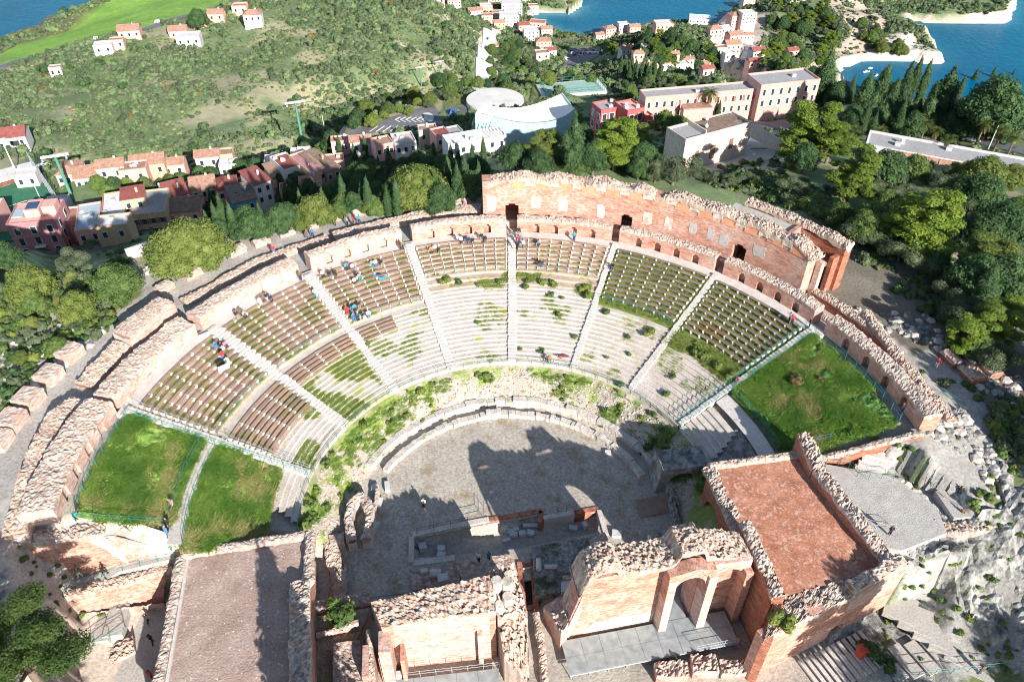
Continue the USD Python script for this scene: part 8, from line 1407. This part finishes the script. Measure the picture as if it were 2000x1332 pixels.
SEATED = [(630, 540, 'white', 'black'), (644, 540, 'black', 'jeans'), (654, 538, 'black', 'black'), (676, 526, 'teal', 'black'), (682, 524, 'maroon', 'black'), (688, 527, 'white', 'jeans'), (726, 520, 'grey', 'teal'), (733, 519, 'white', 'blue'), (745, 518, 'black', 'grey'), (697, 543, 'black', 'white'), (692, 554, 'white', 'black'), (702, 546, 'grey', 'teal'), (676, 610, 'red', 'red'), (684, 604, 'black', 'blue'), (700, 600, 'black', 'grey'), (692, 606, 'teal', 'black'), (698, 624, 'navy', 'black'), (710, 621, 'black', 'white'), (719, 619, 'white', 'teal'), (690, 624, 'blue', 'blue'),
          (842, 494, 'orange', 'black'), (849, 490, 'white', 'brown'), (857, 494, 'black', 'green'), (895, 471, 'white', 'jeans'), (900, 474, 'white', 'black'), (908, 471, 'black', 'jeans'), (914, 474, 'navy', 'black'), (923, 475, 'black', 'navy'), (940, 467, 'black', 'grey'), (947, 472, 'black', 'black'), (1049, 478, 'black', 'grey'), (1053, 480, 'grey', 'navy'), (1052, 518, 'black', 'maroon'), (1058, 520, 'navy', 'jeans'), (1075, 706, 'orange', 'teal'), (1069, 702, 'grey', 'black'),
          (462, 620, 'black', 'grey'), (470, 616, 'brown', 'black'), (477, 620, 'grey', 'black'), (507, 594, 'white', 'white'), (514, 590, 'brown', 'navy'), (521, 585, 'black', 'white'), (528, 588, 'navy', 'black'), (420, 680, 'blue', 'blue'), (432, 682, 'black', 'white'), (440, 679, 'pink', 'black'), (1196, 525, 'black', 'navy'), (1441, 748, 'pink', 'black')]
WHERE = lambda x, y: 'below the right grass corner' if x > 1300 else 'by the dark bench block' if x > 1150 else ('on the lowest stone tiers' if y > 690 else 'upper pair right of the middle stair' if y < 500 else 'lower pair right of the middle stair') if x > 1000 else 'top row left of the middle stair' if x > 870 else 'in the fourth wedge from left' if x > 820 else ('lower group, third wedge' if y > 590 else 'upper groups, third wedge') if x > 600 else 'left benches near the top walk' if x > 450 else 'on the leftmost bench block'
seen = {}
for x, y, s_, t_ in SEATED:
    k = (s_, t_, WHERE(x, y)); seen[k] = seen.get(k, 0)+1; ex_ = '' if seen[k] == 1 else ', second one'
    person(x, y, 'sit', s_, t_, f'seated person, {s_} top, {t_} trousers, {WHERE(x, y)}{ex_}', None, None, None, None, True)
for x, y, s_, t_, l in [(735, 538, 'blue', 'navy', 'person in blue lying on a bench of the third wedge'), (746, 545, 'teal', 'teal', 'person in teal lying on a bench of the third wedge'), (1098, 697, 'maroon', 'maroon', 'person in maroon lying on the lowest stone tiers')]: person(x, y, 'lie', s_, t_, l, 'cav', R7.uniform(0, .6))
# small things on the terraces
p = px(583, 442, ST); t = thing('notice_board', 'white notice board standing at the terrace parapet', 'notice board'); part(t, 'board', MB().box(p+[0, 0, 1.3], [2.2, .12, 1.3], .5), 'white_paint'); [part(t, 'leg', MB().tube(p+[sg*.9*math.cos(.5), sg*.9*math.sin(.5), -.2], p+[sg*.9*math.cos(.5), sg*.9*math.sin(.5), .8], .05), 'grey_metal') for sg in (-1, 1)]
p = px(774, 410, ST); t = thing('litter_box', 'orange-red box on the terrace under the domed tree', 'box'); part(t, 'box_body', MB().box(p+[0, 0, .6], [1.0, 1.0, 1.2], .3), 'red_paint'); part(t, 'lid', MB().box(p+[0, 0, 1.24], [1.1, 1.1, .08], .3), 'red_paint')
for i, (x, y) in enumerate([(400, 660), (438, 722)]):
    p = px(x, y, 11.0); t = thing('folding_sign', ['white folding board on the top walk at the second stair, upper one', 'pale folded board lying by the leftmost bench block'][i], 'sign board'); part(t, 'panel', MB().box(p+[0, 0, .35], [1.4, .1, .8], .7), 'white_paint'); part(t, 'foot', MB().box(p+[0, .1, .03], [1.4, .5, .06], .7), 'grey_metal')
p = px(1262, 385, 18.6)
